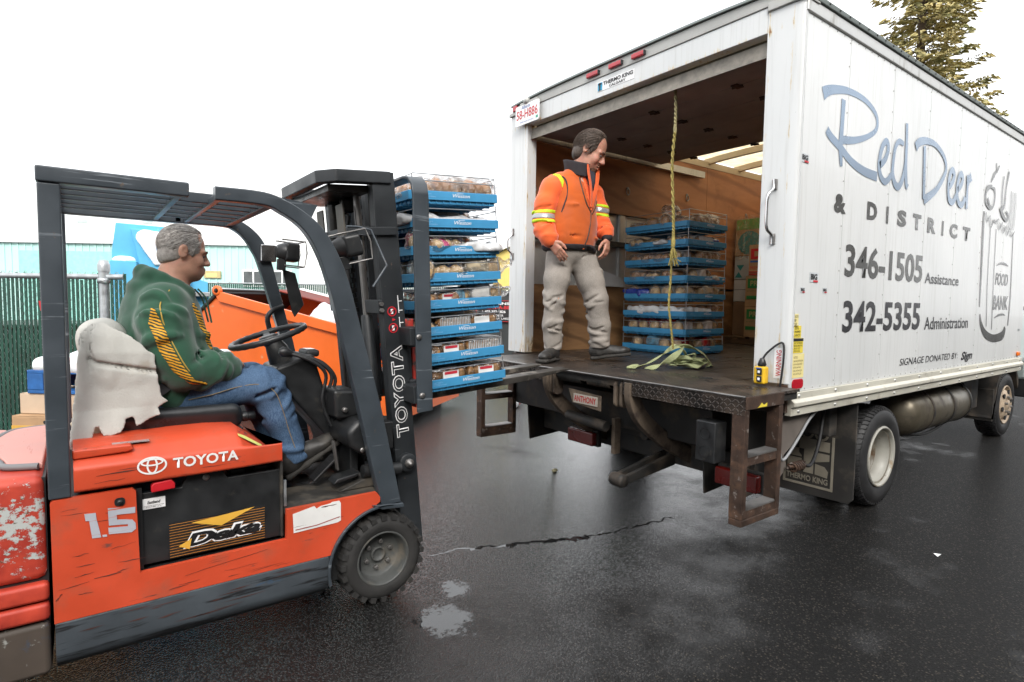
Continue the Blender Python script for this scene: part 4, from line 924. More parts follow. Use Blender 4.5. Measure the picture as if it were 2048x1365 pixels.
bl.build('skirt_scrapes', scuff_m, fk, kind='stuff')
# ------------------------------------------------------------ box truck
XR, XF, YR, YL, ZB = 3.13, 7.657, 1.657, 4.262, .953
tk = thing('box_truck', (5.4, 2.96, 0), 'white box truck with open rear door and steel tail lift', 'truck')
def white_paint(name, rust):
    k = NT(name)
    base = k.mix(k.ramp(k.noise((1.5, 1.5, .9), 5), .3, .7), (.60, .615, .615, 1), (.69, .70, .695, 1))
    base = k.mix(k.ramp(k.noise((40, 40, 1.6), 4, .6), .52, .8, 0, .45), base, (.42, .42, .39, 1))
    if rust:
        pos = k.n('ShaderNodeNewGeometry'); sp = k.n('ShaderNodeSeparateXYZ'); k.l(pos.outputs['Position'], sp.inputs[0])
        y, z = sp.outputs[1], sp.outputs[2]
        def near(v, c, w_): return k.ramp(k.math('ABSOLUTE', k.math('SUBTRACT', v, c)), 0, w_, 1, 0)
        streak = k.math('ADD', near(y, 1.712, .012), k.math('MAXIMUM', near(y, 1.850, .022), near(y, 4.05, .05)))
        low = k.ramp(z, 1.25, 1.0, 0, .55); top = near(z, 2.92, .045)
        n_ = k.noise((30, 30, 5), 7, .7)
        msk = k.math('ADD', n_, k.math('ADD', k.math('MULTIPLY', streak, .17), k.math('ADD', k.math('MULTIPLY', low, .22), k.math('MULTIPLY', top, .14))))
        base = k.mix(k.ramp(msk, .66, .80), base, (.60, .47, .26, 1))
        base = k.mix(k.ramp(msk, .76, .81), base, k.mix(k.ramp(k.noise(60, 4), .4, .6), (.09, .035, .012, 1), (.30, .13, .04, 1)))
        base = k.mix(k.ramp(k.noise((55, 55, 40), 5, .7, loc=(3, 9, 2)), .71, .73), base, (.02, .018, .016, 1))
    k.l(base, k.b.inputs['Base Color']); k.b.inputs['Roughness'].default_value = .32; k.b.inputs['Coat Weight'].default_value = .15
    k.l(k.bump(k.noise((7, 7, 2.2), 4), .10 if rust else .30, .012), k.b.inputs['Normal'])
    return k.m
t_white = white_paint('white_panel_paint', False); t_frame = white_paint('rusting_white_frame_paint', True)
alu = mat('dull_aluminium', (.50, .50, .48), .38, .6, var=.15, vscale=5, layers=(((20, 20, 4), .58, .75, (.34, .33, .30), .6),))
alu_d = mat('soiled_cream_rail', (.58, .56, .48), .45, .15, var=.12, vscale=4, layers=((6, .58, .75, (.33, .30, .24), .6),))
rust = mat('rusty_steel', (.055, .032, .022), .65, .2, var=.45, vscale=14, bump=.4, bscale=70, layers=((8, .52, .66, (.13, .07, .042), .8), (25, .62, .7, (.22, .19, .17), .6)))
dirty = mat('muddy_black_steel', (.020, .019, .018), .6, .1, var=.4, vscale=6, layers=((5, .5, .68, (.085, .065, .048), .85),))
mud = mat('mud_caked_steel', (.12, .09, .065), .8, var=.35, vscale=9, layers=((9, .5, .65, (.05, .035, .028), .8),), bump=.3, bscale=60)
def plywood(name, c1, c2, c3):
    k = NT(name); g = k.noise((1.1, 1, 5.5), 7, .62, dist=1.2); r_ = k.n('ShaderNodeTexWave', wave_type='RINGS', rings_direction='Y'); r_.inputs['Scale'].default_value = .9
    r_.inputs['Distortion'].default_value = 9; r_.inputs['Detail'].default_value = 4; r_.inputs['Detail Scale'].default_value = .8; k.l(k.mapped((.55, 1, 1.9)), r_.inputs['Vector'])
    c = k.mix(k.ramp(g, .35, .65), c1+(1,), c2+(1,)); c = k.mix(k.ramp(r_.outputs['Fac'], .75, 1.0, 0, .55), c, c3+(1,))
    c = k.mix(k.ramp(k.noise(3.5, 6, .7), .55, .75, 0, .7), c, c3+(1,))
    k.l(c, k.b.inputs['Base Color']); k.b.inputs['Roughness'].default_value = .6; k.l(k.bump(g, .15, .003), k.b.inputs['Normal']); return k.m
ply_up = plywood('reddish_plywood', (.30, .125, .052), (.40, .18, .078), (.17, .066, .028)); ply_lo = plywood('stained_plywood', (.22, .115, .05), (.38, .21, .095), (.085, .042, .02))
def diamond_plate():
    k = NT('diamond_plate'); sp = k.n('ShaderNodeSeparateXYZ'); k.l(k.tc.outputs['Object'], sp.inputs[0]); f_ = 44.
    u = k.math('MULTIPLY', k.math('ADD', sp.outputs[0], sp.outputs[2]), f_); v = k.math('MULTIPLY', sp.outputs[1], f_)
    pu = k.math('SUBTRACT', k.math('FRACT', u), .5); pv = k.math('SUBTRACT', k.math('FRACT', v), .5)
    par = k.math('ABSOLUTE', k.math('MODULO', k.math('ADD', k.math('FLOOR', u), k.math('FLOOR', v)), 2))
    a_ = k.math('ADD', pu, pv); b_ = k.math('SUBTRACT', pu, pv)
    def lens(p, q): return k.math('ADD', k.math('POWER', k.math('DIVIDE', k.math('ABSOLUTE', p), .85), 2), k.math('POWER', k.math('DIVIDE', k.math('ABSOLUTE', q), .26), 2))
    mx = k.n('ShaderNodeMix', data_type='FLOAT'); k.l(par, mx.inputs[0]); k.l(lens(a_, b_), mx.inputs[2]); k.l(lens(b_, a_), mx.inputs[3])
    h = k.ramp(mx.outputs[0], .5, 1.0, 1, 0)
    d = k.noise(5, 6, .6); c = k.mix(k.ramp(d, .4, .65), (.016, .014, .013, 1), (.075, .055, .042, 1)); c = k.mix(k.math('MULTIPLY', h, .5), c, (.13, .11, .10, 1))
    k.l(c, k.b.inputs['Base Color']); k.b.inputs['Metallic'].default_value = .35; k.l(k.ramp(k.noise(2.5, 4), .35, .65, .22, .5), k.b.inputs['Roughness'])
    k.l(k.bump(h, .8, .006), k.b.inputs['Normal']); return k.m
tread = diamond_plate()
floor_m = mat('wet_dark_floorboard', (.042, .034, .029), .38, var=.45, vscale=6, layers=((4, .52, .66, (.085, .068, .055), .25),))

# box body
box = MB().box(XR+.03, XF, YR+.012, YR+.03, .80, 3.02).build('cargo_box', black_metal, tk)     # liner behind the outer panels
seams = [3.150, 3.68, 4.31, 4.94, 5.575, 6.21, 6.84, XF]
for a_, b_ in zip(seams[:-1], seams[1:]):
    p = MB().box(a_+.0025, b_-.0025, YR, YR+.011, .922, 2.972).build('side_panel', t_white, box, .0015)
rv = MB()
def rivet(x, z, y=YR, r=.0055): rv.lathe([(r, 0), (r*.75, -.0025), (.0003, -.0035)], (x, y, z), 'y', 6)
for x in seams[1:-1]:
    for k in range(16): rivet(x-.016, .96+k*.132)
for k in range(49): rivet(3.23+k*.09, .936, r=.0055); rivet(3.23+k*.09, 2.962, r=.005)
rv.build('rivets', mat('dull_rivet', (.38, .38, .37), .5, .4), box, kind='stuff')
MB().box(XR+.02, XF+.01, YR-.012, YR+.02, 2.972, 3.04).build('top_rail', alu, box, .006)
MB().prism([(YR-.022, 3.041), (YR-.028, 3.065), (YR+.05, 3.095), (YR+.05, 3.041)], 'x', XR+.01, XF+.02).build('drip_edge', mat('weathered_grey_edge', (.22, .25, .24), .5, .3), box, .003)
rv = MB(); [rv.lathe([(.006, 0), (.005, -.004), (.0003, -.005)], (XR+.1+k*.12, YR-.026, 3.056), 'y', 6) for k in range(37)]; rv.build('rivets', black_metal, box, kind='stuff')
rail = MB().prism([(YR-.016, .792), (YR-.016, .838), (YR-.034, .846), (YR-.034, .868), (YR-.016, .884), (YR-.016, .921), (YR+.02, .921), (YR+.02, .792)], 'x', XR+.022, XF).build('bottom_rail', alu_d, box, .0025)
for k in range(11):
    for z in (.902, .815): MB().lathe([(.011, 0), (.009, -.006), (.0005, -.008)], (XR+.10+k*.435, YR-.016, z), 'y', 10).build('rail_bolt', alu, rail)
# left and front shell, floor, roof
MB().box(XR+.07, XF, YL-.03, YL, .80, 3.04).build('left_wall', alu, box)
MB().box(XF-.03, XF, YR+.032, YL-.032, .80, 3.04).build('front_wall', t_white, box)
MB().box(XF-.045, XF-.032, YR+.05, YL-.05, ZB, 2.98).build('front_lining', ply_lo, box)
arcz = lambda y: 3.098+.034*(1-((y-(YR+YL)/2)/((YL-YR)/2))**4)
ys = np.linspace(YR+.05, YL-.02, 11)
k = NT('translucent_roof'); tl = k.n('ShaderNodeBsdfTranslucent'); df = k.n('ShaderNodeBsdfDiffuse'); mx = k.n('ShaderNodeMixShader'); mx.inputs[0].default_value = .7
cc = k.mix(k.ramp(k.noise(5, 6, .65), .35, .7), (.72, .56, .34, 1), (.95, .84, .62, 1)); k.l(cc, tl.inputs[0]); k.l(cc, df.inputs[0]); k.l(df.outputs[0], mx.inputs[1]); k.l(tl.outputs[0], mx.inputs[2]); k.l(mx.outputs[0], k.out.inputs[0]); roof_m = k.m
MB().add([(x, y, arcz(y)) for x in (XR+.02, XF+.01) for y in ys], [(i, i+1, 12+i, 11+i) for i in range(10)], True).build('roof_sheet', roof_m, box)
for k in range(7):
    x = 3.5+k*.6
    MB().loft([[(x, y, arcz(y)-.008), (x+.045, y, arcz(y)-.008), (x+.045, y, arcz(y)-.075), (x, y, arcz(y)-.075)] for y in ys], smooth=False).build('roof_bow', mat('cream_roof_bow', (.50, .42, .30), .6), box, .003)
for y in (YR+.035, YL-.09): MB().box(XR+.1, XF-.05, y, y+.05, 2.985, 3.06).build('roof_rail', MATS['cream_roof_bow'], box, .003)
nb = 17
for i in range(nb):
    y0 = YR+.035+i*(YL-YR-.07)/nb; MB().box(XR+.02, XF-.05, y0+.001, y0+(YL-YR-.07)/nb-.002, ZB-.04, ZB-random.uniform(0, .002)).build('floor_board', floor_m, box)
MB().box(XR+.01, XF, YR+.03, YL-.03, .80, ZB-.042).build('floor_frame', dirty, box)
# inside lining
WI = YL-.085
for x0, x1 in ((XR+.08, 5.89), (5.895, XF-.05)): MB().box(x0, x1, WI, WI+.012, 2.31 if x0 < 5 else 1.6, 2.985).build('upper_lining', ply_up, box)
for x0, x1 in ((XR+.08, 4.9), (4.905, XF-.05)): MB().box(x0, x1, WI-.012, WI, ZB, 1.574).build('lower_lining', ply_lo, box)
MB().box(XR+.08, XF-.05, YR+.05, YR+.062, ZB, 2.985).build('right_lining', ply_up, box)
for x in (3.27, 3.88, 4.47, 5.07, 5.67, 6.27): MB().prism([(x, YL-.031), (x, YL-.06), (x+.012, YL-.070), (x+.075, YL-.070), (x+.087, YL-.06), (x+.087, YL-.031)], 'z', ZB, 2.98).build('wall_post', alu, box, .002)
MB().box(XR+.1, 5.6, WI-.02, WI-.001, 1.975, 2.03).build('lashing_rail', dirty, box, .003)
for x, z in ((3.32, 2.43), (4.55, 2.55), (5.52, 2.60), (6.7, 2.5)):
    o = MB().lathe([(.008, -.002), (.016, -.002), (.016, -.012), (.008, -.012)], (x, WI-.001, z+.03), 'y', 12).build('lashing_ring', steel, box)
    MB().tube([Vector((x+.024*math.sin(R_(q)), WI-.014, z-.005+.03*math.cos(R_(q)))) for q in range(0, 360, 24)], .005, 6, closed=True).build('ring', steel, o)
# raised roller door and its tracks
door_m = mat('smoky_brown_door', (.36, .31, .29), .65, var=.2, vscale=4, bump=.2, bscale=20)
for i in range(5):
    x0 = XR+.10+i*.345; dp = MB().box(x0, x0+.340, YR+.20, YL-.18, 2.865, 2.893).build('door_section', door_m, box, .004)
    for y in (2.3, 3.0, 3.65):
        MB().box(x0+.30, x0+.38, y, y+.05, 2.856, 2.8645).build('hinge', rust, dp, .002)
        MB().tube([(x0+.342, y-.012, 2.858), (x0+.342, y+.062, 2.858)], .008, 8).build('hinge_pin', rust, dp)
for y in (YR+.13, YL-.155): MB().prism([(y, 2.84), (y+.045, 2.84), (y+.045, 2.848), (y+.008, 2.848), (y+.008, 2.90), (y+.045, 2.90), (y+.045, 2.908), (y, 2.908)], 'x', XR+.1, 5.75).build('door_track', alu, box)
MB().prism([(XR+.035, 2.80), (XR+.05, 2.895), (XR+.10, 2.90), (XR+.095, 2.83)], 'y', YR+.2, YL-.2).build('door_seal', mat('grey_seal', (.22, .20, .17), .6, var=.3, vscale=20), box, .004)
MB().tube([(XR+.13, YR+.19, 2.93), (XR+.13, YL-.19, 2.93)], .018, 10).build('spring_shaft', dirty, box)
MB().box(XR+.06, XR+.12, 2.55, 2.95, 2.855, 2.90).build('door_latch_plate', black_metal, box, .004)
# rear frame
MB().prism([(XR, YR+.205), (XR, YR+.055), (XR+.004, YR+.02), (XR+.010, YR+.004), (XR+.019, YR-.003), (XR+.019, YR+.04), (XR+.019, YR+.16), (XR+.09, YR+.17), (XR+.09, YR+.205)], 'z', .97, 3.03).build('corner_post', t_frame, box, .003)
MB().box(XR+.0195, XR+.024, YR-.006, YR+.03, .93, 2.97).build('edge_bead', t_white, box); MB().box(XR+.034, XR+.037, YR-.004, YR-.0005, .93, 2.97).build('edge_bead', t_white, box)
MB().prism([(XR, YL-.235), (XR, YL-.0), (XR+.07, YL+.004), (XR+.07, YL-.05), (XR+.02, YL-.06), (XR+.02, YL-.16), (XR+.10, YL-.17), (XR+.10, YL-.235)], 'z', ZB+.012, 3.03).build('corner_post', t_frame, box, .003)
MB().prism([(XR-.004, 2.917), (XR-.004, 3.057), (XR+.05, 3.057), (XR+.05, 2.94), (XR+.075, 2.94), (XR+.075, 2.917)], 'y', YR+.2055, YL-.2355).build('header', t_frame, box, .004)
hy = np.linspace(YR+.04, YL-.03, 13)
MB().loft([[(XR-.012, y, 3.0585), (XR-.012, y, arcz(y)+.0), (XR+.07, y, arcz(y)+.006), (XR+.07, y, 3.0585)] for y in hy], smooth=False).build('roof_cap', mat('dull_grey_cap', (.40, .40, .38), .5, .2, var=.15), box, .003)
MB().loft([[(XR-.03, y, arcz(y)+.002), (XR-.03, y, arcz(y)+.018), (XR+.06, y, arcz(y)+.024), (XR+.06, y, arcz(y)+.008)] for y in hy], smooth=False).build('roof_lip', MATS['weathered_grey_edge'], box, .002)
MB().prism([(XR-.016, YR+.2), (XR-.016, YR+.02), (XR+.0, YR-.016), (XR+.13, YR-.02), (XR+.13, YR+.05), (XR+.08, YR+.2)], 'z', 3.03, 3.075).build('corner_cap', MATS['dull_grey_cap'], box, .004)
MB().box(XR-.02, XR+.1, YL-.2, YL+.012, 3.031, 3.06).build('corner_cap', MATS['dull_grey_cap'], box, .004)
MB().box(XR+.002, XR+.07, YR+.005, YR+.06, .81, .965).build('post_foot', rust, box, .003)
lens = mat('red_lens', (.42, .008, .02), .2, coat=.6, var=.15)
for y0, y1 in ((3.167, 3.287), (2.94, 3.06), (2.735, 2.845)):
    o = MB().box(XR-.035, XR-.013, y0, y1, 3.078, 3.112).build('marker_lamp', lens, box, .008, seg=3)
    MB().box(XR-.033, XR-.0135, y0-.008, y0-.001, 3.08, 3.108).build('lamp_base', black_metal, o)
# decal on the header
o = MB().box(XR-.0062, XR-.0048, 2.832, 3.19, 2.958, 3.024).build('header_decal', print_white, box)
U, V = (0, -1, 0), (0, 0, 1)
lettering('THERMO KING', (XR-.0085, 3.128, 2.99), U, V, box=(.285, .028), m=print_black, parent=o, offset=.03)
lettering('CALGARY', (XR-.008, 3.07, 2.964), U, V, box=(.16, .018), m=print_black, parent=o, offset=.03)
MB().box(XR-.009, XR-.0065, 3.138, 3.182, 2.963, 3.018).build('emblem', mat('cyan_print', (.03, .30, .5), .5), o)
MB().box(XR-.011, XR-.0092, 3.155, 3.167, 2.963, 3.018).box(XR-.011, XR-.0092, 3.142, 3.178, 3.004, 3.012).build('emblem', print_black, o)
# number plate
pl_ = MB().prism([(y, z) for y, z in rrect(3.822, 4.142, 2.912, 3.078, .015)], 'x', XR-.045, XR-.040).build('number_plate', print_white, box)
lettering('58-H886', (XR-.0465, 4.125, 2.962), U, V, box=(.285, .075), m=print_red, parent=pl_, offset=.01)
lettering('Alberta', (XR-.0465, 4.06, 3.043), U, V, box=(.12, .026), m=print_blue, parent=pl_, shear=.2)
lettering('Wild Rose Country', (XR-.0465, 4.08, 2.925), U, V, box=(.19, .017), m=print_blue, parent=pl_)
MB().box(XR-.0465, XR-.0452, 3.835, 3.862, 2.93, 2.95).build('plate_sticker', mat('green_sticker', (.05, .35, .25), .5), pl_)
MB().box(XR-.04, XR-.013, 3.86, 4.09, 3.05, 3.10).build('plate_bracket', MATS['dull_grey_cap'], box, .004)
MB().lathe([(.001, 0), (.022, 0), (.026, .02), (.022, .05), (.001, .05)], (XR-.04, 3.97, 3.10), 'y', 14).build('plate_lamp', MATS['dull_grey_cap'], box)
MB().box(XR-.03, XR+.01, YL-.11, YL-.05, 3.061, 3.11).build('marker_lamp', lens, box, .006)
# grab handles
for y, z0, z1 in ((YR+.122, 1.745, 2.105), (YL-.05, 1.78, 2.055)):
    o = MB().tube(smooth_line([(XR-.008, y, z0), (XR-.012, y, z0+.05), (XR-.045, y+.012, z0+.09), (XR-.05, y+.014, (z0+z1)/2), (XR-.045, y+.012, z1-.09), (XR-.012, y, z1-.05), (XR-.008, y, z1)], 5), .009, 8).build('grab_handle', chrome, box)
    for z in (z0, z1-.06): MB().box(XR-.006, XR-.001, y-.016, y+.016, z, z+.06).build('handle_plate', steel, o, .003)
# vertical warning strip, pendant control and cable
o = MB().box(XR-.003, XR-.001, 1.685, 1.738, 1.0, 1.17).build('warning_strip', print_white, box)
lettering('WARNING', (XR-.0042, 1.695, 1.012), (0, 0, 1), (0, 1, 0), box=(.145, .03), m=print_red, parent=o, offset=.01)
yl_ = mat('yellow_plastic', (.72, .44, .02), .4, var=.12, layers=((14, .64, .72, (.3, .2, .05), .6),))
pc = thing('pendant_control', (XR-.06, 1.78, .97), 'yellow two button pendant control hanging beside the red warning strip', 'control')
MB().box(XR-.085, XR-.035, 1.745, 1.812, .965, 1.065).build('casing', yl_, pc, .012, seg=3)
for z in (.978, 1.018): 
    o = MB().box(XR-.092, XR-.0855, 1.758, 1.788, z, z+.034).build('button_guard', f_black, pc, .005)
    MB().box(XR-.096, XR-.0925, 1.766, 1.780, z+.010, z+.024).build('button', print_white, o, .002)
MB().box(XR-.0868, XR-.0855, 1.762, 1.795, 1.05, 1.058).build('maker_plate', print_blue, pc)
MB().lathe([(.02, 0), (.024, .01), (.018, .03), (.011, .045)], (XR-.06, 1.775, 1.065), 'z', 14).build('gland', f_black, pc)
MB().tube(smooth_line([(XR-.06, 1.775, 1.10), (XR-.05, 1.755, 1.14), (XR-.025, 1.71, 1.19), (XR-.01, 1.685, 1.195), (XR-.018, 1.675, 1.12), (XR-.02, 1.683, 1.0), (XR-.01, 1.70, .90), (XR+.02, 1.715, .80)], 6), .006, 8).build('cable', rubber, pc)

# ------------------------------------------------------------ side lettering (mirror vinyl, its reflection painted in as stepped tones)
vin = mat('silver_blue_vinyl', (.20, .27, .36), .22, .55, var=.05); vin2 = mat('smoked_vinyl', (.085, .085, .08), .22, .45, var=.08); vin3 = mat('charcoal_vinyl', (.03, .03, .034), .28, .2, var=.1)  # reflection painted in: sky-bright script, darker tones for the lines below
def S(px, py):   # pixel on the truck's side plane
    d = CR*((px-1024)/F_PX)-CU*((py-682.5)/F_PX)+CF; t = YR/d.y; return (d.x*t, CAM_H+d.z*t)
def stroke(mb, pts, wd, y=YR-.0025, sub=7):
    P = smooth_line([(p[0], 0, p[1]) for p in pts], sub); W = [wd]*len(pts) if not hasattr(wd, '__len__') else wd
    vs_ = []; n_ = len(P)
    for i, p in enumerate(P):
        t = (P[min(i+1, n_-1)]-P[max(i-1, 0)]).normalized(); q = Vector((-t.z, 0, t.x)); f_ = i/(n_-1)*(len(W)-1); j = min(int(f_), len(W)-2); ww = W[j]+(W[j+1]-W[j])*(f_-j)
        vs_ += [(p.x+q.x*ww/2, y, p.z+q.z*ww/2), (p.x-q.x*ww/2, y, p.z-q.z*ww/2)]
    mb.add(vs_, [(2*i, 2*i+1, 2*i+3, 2*i+2) for i in range(n_-1)])
A_ = lambda L: [S(1500+x/2.73, y/2.73) for x, y in L]
script = [([(398, 512), (425, 496), (470, 490), (540, 500), (620, 543), (675, 605), (694, 660), (686, 712), (645, 745), (590, 764), (540, 768), (490, 762)], [.075, .06, .05, .04, .035, .035, .035, .035, .035, .04, .045, .05]),
          ([(418, 708), (438, 745), (490, 805), (550, 882), (620, 936), (692, 966)], [.05, .05, .05, .05, .055, .06]), ([(510, 545), (501, 680), (493, 800), (496, 910)], [.05, .045, .05, .03]),
          ([(706, 905), (735, 872), (753, 812), (744, 774), (724, 795), (708, 855), (703, 920), (715, 972), (740, 993), (775, 950)], .045),
          ([(838, 788), (812, 774), (792, 805), (780, 880), (776, 950), (790, 1008), (812, 1018), (835, 960), (850, 850), (855, 675)], [.03, .04, .04, .04, .045, .05, .05, .045, .04, .04]), ([(853, 780), (848, 900), (850, 1000), (858, 1026)], .045),
          ([(902, 805), (922, 778), (960, 771), (1010, 792), (1053, 850), (1068, 910), (1058, 960), (1020, 1030), (975, 1073), (946, 1092)], [.07, .06, .05, .04, .04, .04, .045, .05, .06, .07]), ([(951, 800), (948, 950), (945, 1088)], .045),
          ([(1085, 1020), (1100, 1000), (1112, 962), (1105, 932), (1092, 942), (1082, 990), (1079, 1050), (1086, 1095), (1105, 1103), (1126, 1060)], .05),
          ([(1130, 1040), (1150, 1010), (1158, 977), (1150, 952), (1138, 967), (1128, 1020), (1128, 1080), (1139, 1114), (1155, 1118), (1172, 1080)], .05),
          ([(1186, 958), (1181, 1060), (1178, 1142)], .045), ([(1180, 1045), (1190, 992), (1204, 966)], [.03, .05, .08])]
sc = MB(); [stroke(sc, A_(L), w_, YR-.0022-.0004*i) for i, (L, w_) in enumerate(script)]
sc.build('script_lettering', vin, box)
U = (1, 0, 0)
def st(txt, x0, x1, z0, z1, m, **kw): return lettering(txt, (x0, YR-.0026, z0), U, V, box=(x1-x0, z1-z0), m=m, parent=box, **kw)
for ch, xc, w_ in (('&', 3.635, .15), ('D', 4.07, .145), ('I', 4.30, .034), ('S', 4.537, .15), ('T', 4.80, .15), ('R', 5.08, .16), ('I', 5.305, .034), ('C', 5.54, .17), ('T', 5.836, .17)): st(ch, xc-w_/2, xc+w_/2, 1.957, 2.068, vin2, offset=.05)
st('346-1505', 3.735, 4.955, 1.586, 1.788, vin2, offset=.025); st('Assistance', 5.01, 5.725, 1.587, 1.667, vin3, offset=.01)
st('342-5355', 3.742, 4.962, 1.246, 1.443, vin3, offset=.025); st('Administration', 5.055, 6.015, 1.243, 1.338, vin3, offset=.01)
st('SIGNAGE DONATED BY:', 4.64, 5.82, .995, 1.045, vin3, shear=.15); st('Sign', 5.90, 6.18, .955, 1.045, vin3, offset=.03, shear=.3)
st('FOOD', 6.68, 7.06, 1.625, 1.735, vin2, offset=.02, shear=.08); st('BANK', 6.66, 7.10, 1.40, 1.53, vin2, offset=.02, shear=.08)
# paper bag drawing
bgm = MB()
L = lambda pts, w_, i=[0]: (i.__setitem__(0, i[0]+1), stroke(bgm, pts, w_, YR-.0022-.0003*i[0]))
L([(6.24, 2.24), (6.245, 2.1), (6.265, 1.8), (6.28, 1.55), (6.285, 1.42)], [.03, .05, .045, .035, .02]); L([(6.31, 1.36), (6.36, 1.27), (6.49, 1.185), (6.70, 1.14), (6.90, 1.145), (7.02, 1.17), (7.07, 1.235)], [.02, .05, .07, .07, .08, .09, .05])
L([(7.12, 2.12), (7.15, 1.8), (7.17, 1.5), (7.15, 1.25)], [.015, .02, .03, .02]); L([(6.44, 2.13), (6.45, 1.7), (6.50, 1.25)], .012); L([(6.60, 2.12), (6.62, 1.7), (6.66, 1.22)], .012)
zz = [(6.27, 2.235), (6.33, 2.16), (6.38, 2.215), (6.44, 2.12), (6.49, 2.19), (6.56, 2.17), (6.62, 2.21), (6.68, 2.12), (6.74, 2.19), (6.80, 2.10), (6.86, 2.17), (6.92, 2.09), (6.98, 2.16), (7.05, 2.09), (7.13, 2.14)]
stroke(bgm, zz, .016, YR-.0085, sub=2)
L([(6.68, 1.80), (6.80, 1.825), (6.93, 1.825), (7.03, 1.81)], [.005, .02, .02, .005]); L([(6.71, 1.325), (6.83, 1.35), (6.95, 1.358), (7.04, 1.35)], [.005, .02, .02, .005])
L([(6.37, 2.50), (6.44, 2.57), (6.50, 2.62)], [.01, .04, .01]); L([(6.50, 2.62), (6.48, 2.68)], .02); L([(6.50, 2.60), (6.57, 2.67)], .02)
L([(6.40, 2.47), (6.29, 2.44), (6.245, 2.38), (6.27, 2.31), (6.38, 2.27)], [.02, .05, .03, .03, .02]); L([(6.30, 2.36), (6.38, 2.29), (6.46, 2.30), (6.50, 2.38), (6.47, 2.45), (6.36, 2.455)], [.02, .04, .02, .02, .03, .01])
L([(6.72, 2.60), (6.70, 2.45), (6.72, 2.30)], .02); L([(6.86, 2.66), (6.80, 2.5), (6.78, 2.35), (6.70, 2.30)], [.04, .02, .03, .05]); L([(6.66, 2.31), (6.74, 2.26), (6.86, 2.22), (6.92, 2.26), (6.84, 2.30)], [.03, .05, .03, .03, .02])
for x in (6.94, 6.99, 7.05, 7.1): L([(x+.02, 2.5), (x+.03, 2.3), (x, 2.15)], .012)
bgm.build('bag_drawing', vin2, box)
# stickers
ylw = mat('yellow_sticker', (.75, .60, .06), .5, var=.08); ylp = mat('pale_yellow_sticker', (.78, .68, .30), .5, var=.06)
def sticker(x0, x1, z0, z1, m, txt=None, tm=None, fit=.8):
    o = MB().box(x0, x1, YR-.0022, YR-.001, z0, z1).build('sticker', m, box)
    if txt: lettering(txt, (x0+(x1-x0)*(1-fit)/2, YR-.0034, z0+(z1-z0)*(1-fit)/2), U, V, box=((x1-x0)*fit, (z1-z0)*fit), m=tm or print_black, parent=o)
    return o
sticker(3.165, 3.215, 1.29, 1.36, ylp, 'CAUTION\nKEEP\nCLEAR'); sticker(3.168, 3.250, 1.228, 1.295, ylw, '2500 lb.\nMAXIMUM\nCAPACITY')
o = sticker(3.168, 3.278, 1.142, 1.225, ylw); MB().box(3.169, 3.277, YR-.0036, YR-.0023, 1.208, 1.224).build('sticker_band', print_black, o)
lettering('READ THE MANUAL\nBEFORE OPERATING\nTHE LIFT GATE\nSTAND CLEAR', (3.175, YR-.0034, 1.148), U, V, box=(.095, .055), m=print_black, parent=o)
sticker(3.166, 3.296, 1.003, 1.138, ylp, 'NOTICE\noperating instructions\nturn on main switch\nunlock and lower\nraise and lower gate\nstore and lock gate', mat('brown_print', (.2, .15, .08), .6))
o = MB().prism(rrect(3.172, 3.294, .940, .996, .022), 'y', YR-.006, YR-.001).build('reflector', lens, box, .003)
for x, z, w_ in ((3.205, 2.21, .085), (3.366, 1.568, .10), (3.245, 1.494, .052), (3.50, 1.498, .052)):
    o = MB().box(x-w_/2, x+w_/2, YR-.0022, YR-.001, z-w_*.28, z+w_*.28).build('sticker', mat('pale_grey_sticker', (.55, .58, .6), .5), box)
    lettering('BIG', (x-w_*.4, YR-.0036, z-w_*.14), U, V, box=(w_*.75, w_*.34), m=print_black, parent=o, offset=.05); MB().box(x-w_*.1, x+w_*.42, YR-.0046, YR-.0038, z-w_*.27, z-w_*.16).build('sticker_band', print_red, o)
MB().box(7.50, 7.58, YR-.02, YR-.002, .945, .985).build('side_marker', mat('orange_lens', (.75, .16, .01), .25), box, .008)
sticker(7.50, 7.56, 1.02, 1.045, print_white, 'TK'); sticker(7.50, 7.57, 1.19, 1.215, mat('pale_grey_sticker', (.5, .5, .5), .5), 'ID')

# ------------------------------------------------------------ tail lift
lift = MB().box(2.612, XR-.002, 1.585, 3.99, ZB-.012, ZB+.002).build('tail_lift', tread, tk)
MB().box(2.606, 2.6115, 1.585, 2.385, .862, ZB+.001).build('platform_lip', tread, lift)
MB().box(2.606, 2.6115, 3.10, 3.99, .862, ZB+.001).build('platform_lip', tread, lift)
MB().tube([(2.609, 1.585, ZB), (2.609, 3.99, ZB)], .006, 8).build('edge_bar', steel, lift)
MB().box(2.63, XR, 1.60, 3.97, .90, ZB-.0125).build('platform_frame', dirty, lift)
MB().box(2.607, 2.96, 1.578, 1.5845, .89, ZB+.001).build('end_plate', rust, lift, .002)
MB().add([(2.70, 1.576, .895), (2.79, 1.576, .895), (2.79, 1.576, .915), (2.76, 1.576, .905), (2.74, 1.576, .918), (2.715, 1.576, .90)], [(0, 1, 2, 3, 4, 5)]).build('torn_sticker', ylw, lift)
